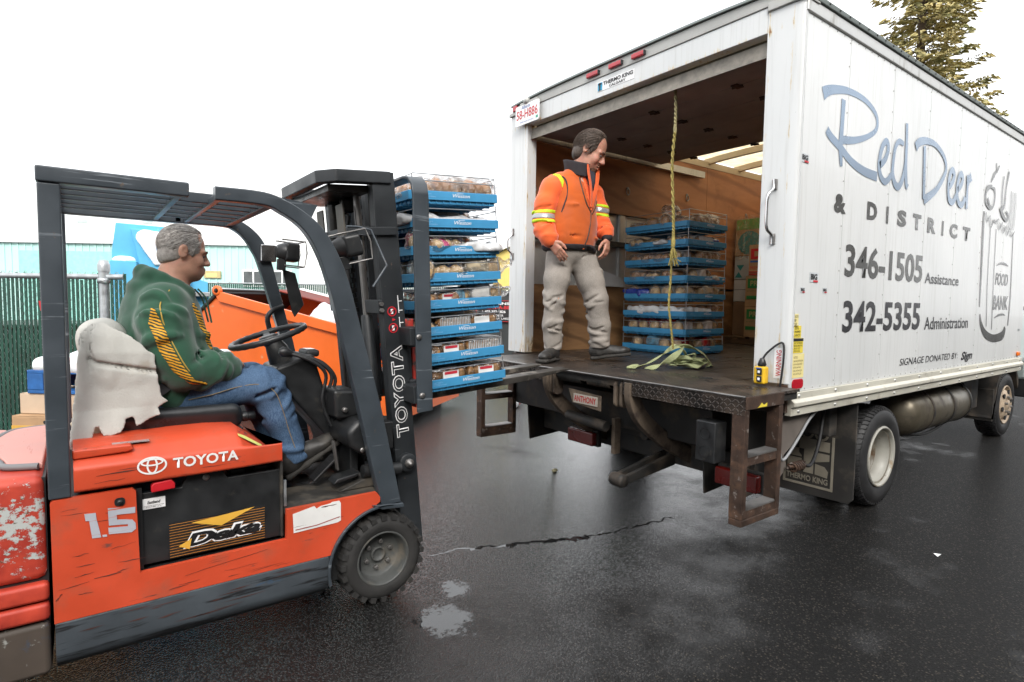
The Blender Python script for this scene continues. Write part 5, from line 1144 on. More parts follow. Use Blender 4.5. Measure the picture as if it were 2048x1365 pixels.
def ladder(y0, y1, zt):
    for x0, x1 in ((2.607, 2.645), (2.925, 2.962)): MB().box(x0, x1, y0, y1, .335, zt).build('step_stile', rust, lift, .004)
    for z in (.365, .635):
        st_ = MB().prism([(y0+.003, z-.03), (y0+.009, z-.03), (y0+.009, z), (y1-.003, z), (y1-.003, z+.012), (y0+.003, z+.012)], 'x', 2.6455, 2.9245).build('step', rust, lift)
        tr = MB()
        for i in range(21):
            x = 2.651+i*.0128; tr.add([(x, y0+.002, z+.012), (x+.0064, y0+.002, z+.024), (x+.0128, y0+.002, z+.012), (x, y1-.004, z+.012), (x+.0064, y1-.004, z+.024), (x+.0128, y1-.004, z+.012)], [(0, 1, 2), (3, 5, 4), (0, 3, 4, 1), (1, 4, 5, 2)])
        tr.build('step_teeth', steel, st_, kind='stuff')
    MB().box(2.607, 2.962, y0+.001, y1-.001, .300, .3345).build('step_base', rust, lift, .004)
ladder(1.582, 1.655, .888); ladder(3.905, 3.98, .86)
MB().box(2.60, 2.70, 1.74, 1.86, .585, .80).build('lamp_housing', f_black, lift, .008)
for z in (.64, .735): MB().lathe([(.03, -.001), (.03, .03), (.001, .03)], (2.598, 1.80, z), 'x', 16).build('lamp_hole', black_metal, lift)
# torsion springs, hinge lugs, arms, maker plate
for y0, y1 in ((2.52, 2.72), (2.78, 3.0)):
    MB().tube([(2.66+.03*math.cos(q*.9), y0+(y1-y0)*q/110, .905+.03*math.sin(q*.9)) for q in range(111)], .0055, 5).build('torsion_spring', dirty, lift)
MB().tube([(2.66, 2.42, .905), (2.66, 3.08, .905)], .014, 8).build('hinge_shaft', dirty, lift)
for y in (2.40, 2.45, 3.02, 3.06): MB().prism(rrect(2.615, 2.70, .77, .935, .03, 4), 'y', y, y+.022).build('hinge_lug', mud, lift, .006)
for y in (2.34, 3.10):
    pth = smooth_line([(2.64, y, .935), (2.645, y, .84), (2.70, y, .74), (2.80, y, .65), (2.98, y, .53), (3.20, y, .42), (3.32, y, .36)], 5)
    rings = []
    for i, p in enumerate(pth):
        t = (pth[min(i+1, len(pth)-1)]-pth[max(i-1, 0)]).normalized(); q = Vector((-t.z, 0, t.x)); h_ = .048
        rings.append([p+q*h_+Vector((0, -.024, 0)), p+q*h_+Vector((0, .024, 0)), p-q*h_+Vector((0, .024, 0)), p-q*h_+Vector((0, -.024, 0))])
    MB().loft(rings, smooth=False).build('lift_arm', mud, lift, .006)
mp = MB().prism([(2.60, .72), (2.86, .74), (2.90, .83), (2.60, .815)], 'x', 2.640, 2.648).build('maker_plate', mud, lift)
MB().box(2.634, 2.639, 2.625, 2.845, .745, .805).build('maker_badge', mat('grimy_white', (.42, .38, .33), .6), mp)
lettering('ANTHONY', (2.6325, 2.838, .755), (0, -1, 0), V, box=(.205, .042), m=mat('faded_red', (.42, .03, .03), .6), parent=mp, offset=.02)
MB().tube([(2.75, 2.65, .60), (2.75, 3.02, .62)], .035, 14).build('roller_tube', dirty, lift)
MB().box(2.84, 2.90, 2.66, 2.69, .40, .64).build('roller_bracket', mud, lift, .004)
ra = MB().prism([(2.60, .305), (2.62, .362), (3.1, .45), (3.1, .36)], 'y', 2.36, 2.385).build('roller_arm', dirty, lift, .008); MB().prism([(2.60, .305), (2.62, .362), (3.1, .45), (3.1, .36)], 'y', 2.43, 2.455).build('roller_arm', dirty, lift, .008)
MB().lathe([(.001, -.05), (.036, -.05), (.042, -.035), (.042, .035), (.036, .05), (.001, .05)], (2.615, 2.408, .333), 'y', 18).build('roller', dirty, ra)
MB().box(3.20, 3.36, 1.86, 4.05, .33, .50).build('lift_main_tube', dirty, lift, .012)
for y0, y1 in ((1.90, 1.915), (2.10, 2.112), (3.82, 3.835)): MB().prism([(3.0, .80), (3.5, .80), (3.45, .28), (3.05, .25)], 'y', y0, y1).build('mount_plate', dirty, lift, .003)
MB().prism([(3.02, .62), (3.5, .75), (3.5, .55), (3.05, .50)], 'y', 2.40, 3.05).build('lift_cross_plate', dirty, lift, .006)
for y in (2.5, 2.9): MB().tube([(2.95, y, .55), (3.6, y, .45)], .035, 12).build('lift_cylinder', dirty, lift)
MB().box(2.95, 3.10, 2.0, 3.9, .56, .79).build('rear_crossbeam', dirty, lift, .01)

# ------------------------------------------------------------ chassis
ch = MB().box(3.15, 9.3, 2.50, 2.56, .58, .79).build('chassis', dirty, tk, .005)
MB().box(3.15, 9.3, 3.36, 3.42, .58, .79).build('frame_rail', dirty, ch, .005)
for x in (3.5, 4.9, 6.3, 7.2): MB().box(x, x+.08, 2.561, 3.359, .62, .76).build('cross_member', dirty, ch, .004)
MB().tube([(4.53, 1.9, .355), (4.53, 4.0, .355)], .06, 14).build('rear_axle', dirty, ch)
s = SDF((4.3, 2.7, .12), (4.76, 3.2, .6), .02); s.ell((4.53, 2.95, .355), (.17, .16, .17)); s.build('differential', dirty, ch)
MB().tube([(8.2, 2.0, .355), (8.2, 3.9, .355)], .05, 12).build('front_axle', dirty, ch)
t_tyre = mat('truck_tyre', (.020, .020, .021), .55, var=.3, vscale=10, layers=((6, .55, .75, (.04, .038, .036), .7),))
rim_m = mat('dirty_white_rim', (.36, .35, .31), .4, var=.15, layers=((9, .58, .70, (.28, .21, .13), .7), (30, .66, .72, (.12, .06, .03), .8)))
barrel_m = mat('grubby_rim_barrel', (.20, .185, .15), .55, var=.25, vscale=12, layers=((8, .5, .66, (.10, .06, .03), .8),))  # recess shade painted into the base tone, with a brown grime layer
def truck_tyre(x, yo, sg_, parent, R=.352, wd=.20):
    pr = [(.205, .012), (.225, .0), (.27, -.012), (.315, -.004), (.338, .016), (.350, .03), (.352, wd/2), (.350, wd-.03), (.338, wd-.016), (.315, wd+.004), (.27, wd+.012), (.225, wd), (.205, wd-.012)]
    t = MB().lathe([(r, h*sg_) for r, h in pr], (x, yo, .352), 'y', 64).build('tyre', t_tyre, parent)
    lg = MB()
    for k in range(58):
        a0 = 2*math.pi*k/58
        for (y0, y1, r0, r1) in ((.006, .035, .333, .349), (.045, .092, .350, .351), (.105, .155, .351, .350), (wd-.035, wd-.006, .349, .333)):
            ring = []
            for yy, rr, aa in ((y0, r0, a0), (y1, r1, a0+.035)):
                for dr, dd in ((-.01, -.036), (.009, -.032), (.009, .032), (-.01, .036)): ring.append((x+(rr+dr)*math.cos(aa+dd), yo+sg_*yy, .352+(rr+dr)*math.sin(aa+dd)))
            lg.add(ring, [(0, 1, 2, 3), (4, 7, 6, 5), (0, 4, 5, 1), (1, 5, 6, 2), (2, 6, 7, 3), (3, 7, 4, 0)])
    lg.build('tread', t_tyre, t, kind='stuff'); return t
for sg_, yo in ((1, YR+.04), (-1, YL-.04)):
    wh = truck_tyre(4.53, yo, sg_, ch); truck_tyre(4.53, yo+sg_*.24, sg_, ch)
    rm = MB().lathe([(r, h*sg_) for r, h in ((.207, .014), (.218, .0), (.210, -.011), (.199, -.006), (.194, .012))], (4.53, yo, .352), 'y', 48).build('rim', rim_m, ch)
    MB().lathe([(r, h*sg_) for r, h in ((.194, .012), (.182, .016))], (4.53, yo, .352), 'y', 48, smooth=False).build('rim_seat', barrel_m, rm)
    MB().lathe([(r, h*sg_) for r, h in ((.182, .016), (.176, .045), (.164, .055), (.162, .10))], (4.53, yo, .352), 'y', 48).build('rim_barrel', rim_m, rm)
    MB().lathe([(r, h*sg_) for r, h in ((.162, .10), (.150, .112), (.146, .19), (.12, .205), (.09, .205))], (4.53, yo, .352), 'y', 48).build('rim_disc', barrel_m, rm)
    MB().lathe([(r, h*sg_) for r, h in ((.09, .205), (.085, .15), (.05, .14), (.001, .14))], (4.53, yo, .352), 'y', 32).build('hub', dirty, rm)
for sg_, yo in ((1, 1.875), (-1, 4.045)):
    truck_tyre(8.22, yo, sg_, ch)
    rm = MB().lathe([(r, h*sg_) for r, h in ((.207, .014), (.215, .0), (.208, -.008), (.195, .004), (.186, .04), (.175, .03), (.15, -.004), (.10, -.018), (.085, -.016), (.078, .0), (.05, -.03), (.001, -.032))], (8.22, yo, .352), 'y', 48).build('rim', mat('tan_steel_rim', (.42, .33, .24), .45, var=.2), ch)
    for k in range(6):
        a_ = R_(15+60*k); c_ = Vector((8.22+.145*math.cos(a_), yo-sg_*.012, .352+.145*math.sin(a_)))
        MB().prism([(c_.x+.026*math.cos(q*.5236), c_.z+.026*math.sin(q*.5236)) for q in range(12)], 'y', c_.y-.006, c_.y+.006).build('rim_hole', black_metal, rm)
        a_ += .52; c_ = (8.22+.092*math.cos(a_), yo-sg_*.02, .352+.092*math.sin(a_))
        MB().lathe([(.014, .01*sg_), (.014, -.022*sg_), (.001, -.024*sg_)], c_, 'y', 6, smooth=False).build('wheel_nut', steel, rm)
# mud flap with embossed maker's panel
tan = mat('tan_mudflap_print', (.26, .235, .185), .7, var=.18, vscale=8); flap_m = mat('black_flap_rubber', (.03, .028, .026), .7, var=.3, layers=((5, .5, .68, (.085, .072, .058), .85),))
fl = MB().prism([(1.69, .12), (1.72, .085), (2.24, .075), (2.26, .10), (2.26, .80), (1.69, .80)], 'x', 4.10, 4.115).build('mud_flap', flap_m, ch, .004)
XM = 4.096
fr = MB()
for a_ in ((1.822, 2.17, .140, .156), (1.822, 1.838, .1563, .515), (2.154, 2.17, .1563, .30)): fr.box(XM, XM+.004, *a_)
for yc in (2.11, 2.01, 1.91): 
    for q in range(8):
        a0, a1 = R_(180+q*22.5), R_(180+(q+1)*22.5); fr.quad(*[(XM+.001, yc+r_*math.cos(e), .525+r_*math.sin(e)) for r_, e in ((.05, a0), (.05, a1), (.034, a1), (.034, a0))])
fr.build('flap_border', tan, fl)
g = MB(); yz = lambda L: [(2.16-a_, b_) for a_, b_ in L]
for poly in ([(.02, .245), (.125, .245), (.125, .30), (.12, .33), (.02, .33)], [(.03, .40), (.10, .40), (.10, .37), (.12, .35), (.12, .34), (.03, .34)], [(.10, .48), (.10, .40), (.135, .40), (.135, .235), (.205, .235), (.205, .40), (.22, .40), (.22, .48)], [(.215, .405), (.31, .405), (.31, .475), (.215, .475)], [(.215, .32), (.31, .345), (.31, .39), (.215, .39)], [(.215, .235), (.30, .225), (.305, .27), (.28, .30), (.215, .31)]):
    q = yz(poly); g.add([(XM, a_, b_) for a_, b_ in q], [list(range(len(q)))])
g.build('flap_emblem', tan, fl)
lettering('THERMO KING', (XM, 2.145, .175), (0, -1, 0), V, box=(.29, .042), m=tan, parent=fl, offset=.03)
MB().prism([(3.95, 1.79, ), (3.95, 2.25), (4.05, 2.25), (4.05, 1.79)], 'z', .545, .80).build('flap_hanger', flap_m, ch, .01)
MB().prism([(4.7, .80), (4.9, .80), (4.9, .72), (4.75, .72)], 'y', 1.80, 2.3).build('fender', dirty, ch)
# bracket plate, air line and coil behind the steps
gp = mat('muddy_grey_plate', (.14, .12, .105), .7, var=.2, vscale=8)
MB().prism([(3.14, .785), (3.52, .785), (3.30, .60), (3.22, .56), (3.17, .53), (3.14, .54)], 'y', 1.70, 1.708).build('bracket_plate', gp, ch, .003)
MB().tube(smooth_line([(3.12, 1.695, .80), (3.125, 1.69, .66), (3.15, 1.688, .555), (3.19, 1.688, .535), (3.27, 1.69, .58), (3.36, 1.69, .65), (3.46, 1.69, .735), (3.56, 1.69, .785)], 5), .008, 8).build('conduit', mat('grey_conduit', (.3, .31, .32), .4), ch)
MB().tube([(3.34+.0028*q, 1.72+.026*math.cos(q*.75), .455+.026*math.sin(q*.75)) for q in range(46)], .006, 5).build('coil_spring', rust, ch)
MB().tube([(3.30, 1.72, .465), (3.40, 1.72, .455), (3.50, 1.72, .448)], .012, 8).build('spring_bolt', rust, ch)
MB().tube(smooth_line([(3.50, 1.725, .447), (3.62, 1.75, .42), (3.74, 1.78, .45), (3.84, 1.80, .56), (3.95, 1.83, .78)], 6), .011, 8).build('air_hose', rubber, ch)
MB().prism([(3.20, .50), (3.30, .54), (3.34, .45), (3.24, .38)], 'y', 1.75, 1.757).build('spring_bracket', gp, ch, .002)
tl_m = mat('dark_red_lens', (.10, .006, .004), .25, coat=.4)
for y0 in (3.02, 1.73):
    o = MB().box(2.99, 3.04, y0, y0+.27, .355, .455).build('tail_lamp', tl_m, ch, .01)
    MB().box(3.041, 3.08, y0-.01, y0+.28, .345, .465).build('lamp_box', dirty, o, .006)
# tank, battery box, exhaust, cab
tank_m = mat('brassy_tank', (.15, .13, .095), .35, .5, var=.3, vscale=4, layers=((5, .5, .7, (.06, .05, .04), .6),))
tkk = MB().lathe([(.001, -.03), (.10, -.02), (.17, .02), (.195, .08), (.195, 1.30), (.17, 1.36), (.10, 1.40), (.001, 1.41)], (5.28, 1.93, .545), 'x', 36).build('air_tank', tank_m, ch)
for x in (5.62, 6.1, 6.52): MB().lathe([(.196, 0), (.201, 0), (.201, .035), (.196, .035)], (x, 1.93, .545), 'x', 36).build('tank_strap', dirty, tkk)
MB().tube(smooth_line([(5.5, 1.9, .35), (5.8, 1.86, .325), (6.2, 1.88, .335), (6.5, 1.92, .355)], 5), .012, 6).build('tank_hose', rubber, tkk)
MB().box(6.9, 7.35, 1.90, 2.4, .40, .78).build('battery_box', dirty, ch, .012)
MB().tube([(6.7, 2.1, .72), (7.4, 2.05, .73)], .05, 12).build('exhaust_pipe', steel, ch)
MB().prism([(7.70, .25), (7.74, .25), (7.80, .55), (7.92, .74), (8.22, .80), (8.5, .75), (8.62, .6), (8.6, .5), (8.5, .70), (8.22, .765), (7.95, .70), (7.84, .53)], 'y', 1.86, 2.15).build('front_mudguard', dirty, ch, .006)
MB().box(7.715, 7.735, 1.86, 2.2, .22, .56).build('front_flap', flap_m, ch, .004)
cabp = mat('pale_mint_cab_paint', (.66, .76, .74), .35, coat=.4, var=.04)
cb = MB().prism([(7.76, .78), (7.76, 2.35), (7.9, 2.48), (9.2, 2.46), (9.62, 1.75), (9.70, 1.55), (9.72, .60), (8.68, .60), (8.62, .80), (7.92, .84)], 'y', 1.80, 4.12).build('cab', cabp, tk, .04, seg=3)
for y0, y1 in ((1.790, 1.7985), (4.1215, 4.13)):
    d = MB().prism([(8.05, .86), (8.05, 2.33), (9.16, 2.33), (9.53, 1.72), (9.60, 1.45), (9.60, .90), (8.75, .86)], 'y', y0, y1).build('door', cabp, cb, .006)
    MB().prism([(8.15, 1.58), (8.15, 2.25), (9.12, 2.25), (9.45, 1.68), (9.45, 1.58)], 'y', y0-.004 if y0 < 3 else y1+.001, y0-.001 if y0 < 3 else y1+.004).build('window', glass, d)
    MB().box(8.12, 8.26, y0-.02 if y0 < 3 else y1+.001, y0-.001 if y0 < 3 else y1+.02, 1.40, 1.44).build('handle', f_black, d, .006)
MB().prism([(9.27, 2.36), (9.66, 1.70), (9.68, 1.71), (9.29, 2.37)], 'y', 1.95, 3.97).build('windscreen', glass, cb)
MB().box(9.62, 9.80, 1.80, 4.12, .38, .62).build('bumper', black_metal, cb, .03)
MB().box(8.70, 8.95, 1.79, 2.0, .40, .62).build('cab_step', black_metal, cb, .02)
for y in (1.95, 3.7): MB().box(9.70, 9.74, y, y+.28, .78, .96).build('headlight', MATS['lamp_lens'], cb, .02)
# ------------------------------------------------------------ people
skin = mat('skin', (.56, .30, .21), .5, var=.10, vscale=30, sss=.25, layers=((18, .55, .75, (.60, .25, .18), .5),))
skin2 = mat('ruddy_skin', (.50, .25, .175), .5, var=.12, vscale=30, sss=.25, layers=((22, .52, .72, (.55, .20, .15), .5),))
eye_m = mat('eye', (.20, .16, .14), .2, var=.2)
def sample(s, p):
    i = (np.array(p)-s.lo)/s.h; i = np.clip(np.round(i).astype(int), 0, s.n-1); return float(s.F[tuple(i)])
def onto(s, p, d, lift=.004, maxd=.6):
    """march from p along d until the implicit surface is met"""
    p = np.array(p, dtype=float); d = np.array(d, dtype=float); d /= np.linalg.norm(d); t = 0
    while t < maxd:
        if sample(s, p+d*t) < 0: break
        t += s.h*.5
    return Vector(p+d*(t-lift))
def axes(f, u):
    f = Vector(f).normalized(); l = Vector(u).cross(f).normalized(); u = f.cross(l); return f, l, u
def head(s, c, f, u, sc=1., nose=1., beard=False, ears=True):
    f, l, u = axes(f, u); R = [[f.x, l.x, u.x], [f.y, l.y, u.y], [f.z, l.z, u.z]]; c = Vector(c)
    P = lambda x, y, z: c+(f*x+l*y+u*z)*sc
    E = lambda p, r, k=.02, op='u': s.ell(P(*p), [q*sc for q in r], k*sc, op, rot=R)
    E((-.012, 0, .036), (.096, .076, .086)); E((.024, 0, -.03), (.064, .064, .088), .03); E((.036, 0, -.08), (.048, .052, .036), .03); E((.068, 0, -.106), (.017, .021, .015), .02)
    for y in (-1, 1):
        s.cap(P(.074, y*.045, .014), P(.086, y*.012, .012), .011*sc, .010*sc, .014); E((.060, y*.043, -.036), (.026, .020, .026), .02)
        E((.096, y*.030, -.004), (.011, .016, .010), .008, 's'); E((.099, y*.011, -.037), (.012, .009, .009), .008)
        if ears:
            E((-.010, y*.081, .000), (.021, .009, .033), .004); E((-.006, y*.079, -.022), (.012, .008, .014), .006); E((-.003, y*.092, .003), (.011, .009, .020), .002, 's'); E((.004, y*.088, -.010), (.007, .008, .008), .002, 's')
    s.cap(P(.088, 0, .004), P(.109*nose, 0, -.033), .0085*sc, .0125*sc, .010)
    s.cap(P(.086, -.022, -.066), P(.0945, 0, -.063), .005*sc, .0065*sc, .006); s.cap(P(.0945, 0, -.063), P(.086, .022, -.066), .0065*sc, .005*sc, .006)
    s.cap(P(.085, -.017, -.079), P(.0925, 0, -.079), .006*sc, .0075*sc, .006); s.cap(P(.0925, 0, -.079), P(.085, .017, -.079), .0075*sc, .006*sc, .006)
    E((.096, 0, -.0715), (.010, .019, .0025), .003, 's')
    return P, R, (f, l, u)
def eyes(P, sc, parent, m=eye_m):
    for y in (-1, 1):
        c = P(.0785, y*.030, -.004); MB().lathe([(.0098*sc*math.sin(q), .0098*sc*-math.cos(q)) for q in np.linspace(0.02, 3.12, 9)], c, 'z', 12).build('eye', m, parent)
def brow(P, parent, m, sc):
    for y in (-1, 1):
        MB().tube([P(.080, y*.046, .016), P(.094, y*.032, .021), P(.098, y*.014, .015)], [.002*sc, .0036*sc, .003*sc], 6).build('eyebrow', m, parent)
def finger(s, base, dirs, lens_, r): 
    p = Vector(base)
    for d, L, (ra, rb) in zip(dirs, lens_, r): q = p+Vector(d).normalized()*L; s.cap(p, q, ra, rb, .004); p = q
def hand(s, w, fwd, side, palm_n, curl=35, sc=1., thumb=1):
    """wrist w, fingers towards fwd, side = thumb side, palm normal palm_n (fingers curl that way)"""
    f, sd, pn = Vector(fwd).normalized(), Vector(side).normalized(), Vector(palm_n).normalized(); w = Vector(w)
    for k in (-1.3, -.45, .45, 1.3): s.cap(w+sd*k*.010*sc, w+f*.082*sc+sd*k*.019*sc, .018*sc, .0125*sc, .012)
    for k, L in ((1.4, .9), (.47, 1.0), (-.47, .94), (-1.4, .74)):
        b = w+f*.082*sc+sd*k*.0195*sc; ds = []
        for c_ in (curl*.6, curl*1.3, curl*1.9): ds.append(f*math.cos(R_(c_))+pn*math.sin(R_(c_))+sd*k*.03)
        finger(s, b, ds, [.044*L*sc, .027*L*sc, .021*L*sc], [(.0098*sc, .009*sc), (.009*sc, .0082*sc), (.0082*sc, .0068*sc)])
    b = w+f*.028*sc+sd*.026*sc; finger(s, b, [sd*.75+f*.65+pn*.35, f*.9+sd*.25+pn*.4, f+pn*.3], [.036*sc, .032*sc, .026*sc], [(.015*sc, .012*sc), (.0115*sc, .0105*sc), (.0105*sc, .0075*sc)])

def creases(s, pts, rs, n, seed, depth=.007, spread=(40, 110), ax=(0, 0, 1), slope=.5):
    """narrow folds running part of the way round a limb, crowded towards the joints"""
    rr = random.Random(seed); P = [Vector(p) for p in pts]; L = [0]
    for a_, b_ in zip(P[:-1], P[1:]): L.append(L[-1]+(b_-a_).length)
    for k in range(n):
        j = rr.choice(range(len(P))); t = min(max(L[j]+rr.gauss(0, .05), .01), L[-1]-.01); i = max(q for q in range(len(L)-1) if L[q] <= t)
        a0 = rr.uniform(0, 6.283); sw = R_(rr.uniform(*spread)); sl = rr.uniform(-slope, slope); m_ = 6; ch = []
        for q in range(m_):
            f_ = q/(m_-1); tt = min(max(t+sl*(f_-.5)*.14, .0), L[-1]-1e-4); ii = max(z for z in range(len(L)-1) if L[z] <= tt); u = (tt-L[ii])/(L[ii+1]-L[ii])
            c = P[ii].lerp(P[ii+1], u); r_ = rs[ii]+(rs[ii+1]-rs[ii])*u; d = (P[ii+1]-P[ii]).normalized(); e1 = d.orthogonal().normalized(); e2 = d.cross(e1); an = a0+sw*f_
            ch.append((c+(e1*math.cos(an)+e2*math.sin(an))*(r_+.002), math.sin(math.pi*f_)))
        up = k % 3 != 0
        for (p, wa), (q_, wb) in zip(ch[:-1], ch[1:]):
            if up: s.cap(p, q_, .003+depth*.55*wa, .003+depth*.55*wb, .022)
            else: s.cap(p, q_, .002+depth*.45*wa, .002+depth*.45*wb, .016, 's')
    return s
def strands(name, P, R, count, zmin, front, L, lift, m, parent, seed, sc=1., sag=.25):
    """fine hair lying over the skull, combed back and down"""
    rr = random.Random(seed); mb = MB(); k = 0; tries = 0
    while k < count and tries < count*20:
        tries += 1; th = math.acos(rr.uniform(-.75, 1)); ph = rr.uniform(-math.pi, math.pi); n_ = Vector((math.sin(th)*math.cos(ph), math.sin(th)*math.sin(ph), math.cos(th)))
        p = Vector((-.014+.098*n_.x, .078*n_.y, .038+.0885*n_.z))
        if p.z < zmin or p.x > front-.45*max(0, .06-p.z)*0-.5*max(0, .02-p.z): continue
        if abs(p.y) > .05 and -.035 < p.x < .03 and p.z < .028: continue
        d = Vector((-.8, .15*rr.uniform(-1, 1), -.55 if n_.z < .6 else -.15)); d = (d-n_*d.dot(n_)).normalized(); pts = []
        for q in range(4):
            f_ = q/3; o = p+d*L*f_+n_*(lift+.004*math.sin(f_*3.14))-Vector((0, 0, sag*L*f_*f_)); pts.append(P(o.x, o.y, o.z))
        mb.tube(pts, [.0012*sc, .0012*sc, .001*sc, .0004*sc], 3, cap=False); k += 1
    return mb.build(name, m, parent, kind='stuff')

# ---------------- driver
Yd = 2.93
dr = None
HC = Vector((.378, Yd-.005, 1.598)); HF = (1, -.03, -.17); HU = (.17, 0, 1)
s = SDF((.08, 2.62, .54), (.95, 3.22, 1.74), .0046)
DS = .92; P_, Rm, _ = head(s, HC, HF, HU, DS)
s.cap((.300, Yd, 1.40), (.352, Yd, 1.53), .066, .062, .03)
s.ell((.412, Yd, 1.512), (.035, .042, .028), .03)          # soft chin
s.chain([(.25, Yd, 1.0), (.28, Yd, 1.2), (.30, Yd, 1.38)], [.13, .14, .11], .04)
for y in (-1, 1):
    s.chain([(.30, Yd+y*.17, 1.36), (.34, Yd+y*.22, 1.12), (.50, Yd+y*.16, 1.10), (.56, Yd+y*.10, 1.092)], [.05, .042, .034, .027], .03)
    s.chain([(.27, Yd+y*.10, .99), (.70, Yd+y*.11, 1.01), (.80, Yd+y*.11, .70), (.83, Yd+y*.10, .62)], [.08, .062, .045, .04], .03)
hand(s, (.535, Yd-.115, 1.095), (.28, .94, -.12), (.85, -.2, .5), (-.3, .1, -.9), 30, .92); hand(s, (.52, Yd+.12, 1.105), (.3, -.94, .05), (.85, .2, .5), (-.3, -.1, -.9), 30, .92)
dr = tag(s.build('person', skin, smooth=1), 'seated forklift driver in a green hoodie and blue jeans', 'person')
eyes(P_, DS, dr); hair_g = mat('short_grey_hair', (.36, .33, .305), .75, var=.3, vscale=60, bump=.9, bscale=220, layers=(((60, 60, 16), .52, .7, (.36, .33, .30), .7),)); brow(P_, dr, mat('brow_hair', (.30, .19, .14), .8), DS)
s = SDF(HC-Vector((.16, .13, .16)), HC+Vector((.16, .13, .16)), .0052); f_, l_, u_ = axes(HF, HU)
E = lambda p, r, k=.02, op='u': s.ell(P_(*p), [q*DS for q in r], k, op, rot=Rm)
E((-.014, 0, .038), (.0995, .0790, .0885), 0); E((-.045, 0, -.03), (.062, .068, .060), .02); s.cap(P_(.028, -.07, .01), P_(.034, -.070, -.018), .010, .006, .02); s.cap(P_(.028, .07, .01), P_(.034, .070, -.018), .010, .006, .02)
s.cut(P_(.058, 0, .03), f_*.9+u_*.20, .006); s.cut(P_(-.09, 0, -.078), -u_*1.0+f_*.45, .012)
for y in (-1, 1): E((-.004, y*.085, -.022), (.026, .02, .044), .006, 's')
s.rough(.002, (70, 70, 30), 5).build('hair', hair_g, dr)
strands('hair_strands', P_, Rm, 1500, -.06, .062, .030, .002, mat('grey_strand', (.50, .47, .44), .6, var=.3, vscale=90), dr, 3, .9, .1)
# hoodie
hood_m = mat('green_fleece', (.012, .070, .036), .85, var=.16, vscale=12, bump=.12, bscale=300, sheen=.3)
s = SDF((.04, 2.55, .86), (.62, 3.31, 1.56), .0068)
s.ell((.315, Yd, 1.10), (.185, .215, .17), .06).ell((.295, Yd, 1.27), (.155, .215, .17), .08).ell((.285, Yd, 1.385), (.115, .185, .09), .07).ell((.275, Yd, .985), (.15, .205, .10), .06).ell((.232, Yd, 1.27), (.085, .165, .15), .05)
for y in (-1, 1):
    s.chain([(.285, Yd+y*.165, 1.375), (.275, Yd+y*.210, 1.29), (.30, Yd+y*.230, 1.17), (.345, Yd+y*.230, 1.105)], [.078, .082, .077, .072], .05)
    s.chain([(.345, Yd+y*.235, 1.10), (.43, Yd+y*.195, 1.10), (.505, Yd+y*.145, 1.103), (.535, Yd+y*.125, 1.10)], [.072, .066, .057, .047], .03)
    s.cap((.525, Yd+y*.132, 1.10), (.545, Yd+y*.118, 1.099), .043, .041, .006)
# hood rolled behind the neck
for q in range(9):
    a0, a1 = R_(58+q*27.1), R_(58+(q+1)*27.1)
    pt = lambda a_: (.325+.105*math.cos(a_), Yd+.10*math.sin(a_), 1.45-.055*math.cos(a_)+.0)
    s.cap(pt(a0), pt(a1), .030, .030, .02)
s.ell((.222, Yd, 1.445), (.058, .115, .038), .025).ell((.245, Yd, 1.492), (.046, .10, .026), .016)
s.ell((.345, Yd, 1.53), (.075, .078, .09), .015, 's')
s.rough(.004, (9, 11, 16), 21).folds(.0018, (14, 12, 26), 30, .05)
for y in (-1, 1):
    creases(s, [(.285, Yd+y*.165, 1.375), (.265, Yd+y*.215, 1.29), (.30, Yd+y*.235, 1.17), (.345, Yd+y*.235, 1.105)], [.082, .090, .082, .076], 12, 4+y, .007); creases(s, [(.345, Yd+y*.235, 1.10), (.43, Yd+y*.195, 1.10), (.535, Yd+y*.125, 1.10)], [.074, .068, .049], 16, 8+y, .008)
creases(s, [(.28, Yd, .98), (.30, Yd, 1.08), (.29, Yd, 1.25)], [.19, .205, .19], 16, 12, .008, (25, 60))
hd = s.build('hoodie', hood_m, dr, smooth=2)
FH_ = s.F.copy()
zeb = NT('yellow_black_flash'); wv = zeb.n('ShaderNodeTexWave', wave_type='BANDS', bands_direction='Z'); wv.inputs['Scale'].default_value = 1; wv.inputs['Distortion'].default_value = 5.0; wv.inputs['Detail'].default_value = 2; wv.inputs['Detail Scale'].default_value = 1.2
zeb.l(zeb.mapped((16, 4, 34), rot=(0, R_(-38), 0)), wv.inputs['Vector']); zeb.l(zeb.mix(zeb.ramp(wv.outputs['Fac'], .42, .5), (.02, .03, .015, 1), (.68, .33, .015, 1)), zeb.b.inputs['Base Color']); zeb.b.inputs['Roughness'].default_value = .75
def patch(s, F0, line, wid, name, m, parent, lift=.0045, lim=None):
    """cloth patch lying on an implicit garment: the garment's shell inside a ribbon drawn in a plane"""
    G = s.grid(); line = np.array(line); D = np.full(s.F.shape, 9., dtype=np.float32); xy = lim['proj'](G)
    for i in range(len(line)-1):
        a_, b_ = line[i], line[i+1]; d = b_-a_; t = np.clip(((xy-a_)@d)/(d@d), 0, 1); w_ = wid[i]+(wid[i+1]-wid[i])*t
        D = np.minimum(D, np.linalg.norm(xy-a_-t[..., None]*d, axis=-1)-w_)
    s2 = SDF.__new__(SDF); s2.lo, s2.h, s2.n, s2.ax = s.lo, s.h, s.n, s.ax
    s2.F = np.maximum(np.maximum(F0-lift, D), np.maximum(-(F0+.012), lim['side'](G))).astype(np.float32)
    return s2.build(name, m, parent, smooth=1)
lim = dict(proj=lambda G: G[..., [0, 2]], side=lambda G: G[..., 1]-(Yd-.15))
patch(s, FH_, [(.232, 1.352), (.238, 1.30), (.270, 1.20), (.31, 1.12), (.36, 1.065), (.42, 1.045)], [.008, .022, .024, .021, .013, .005], 'sleeve_flash', zeb.m, dr, lim=lim)
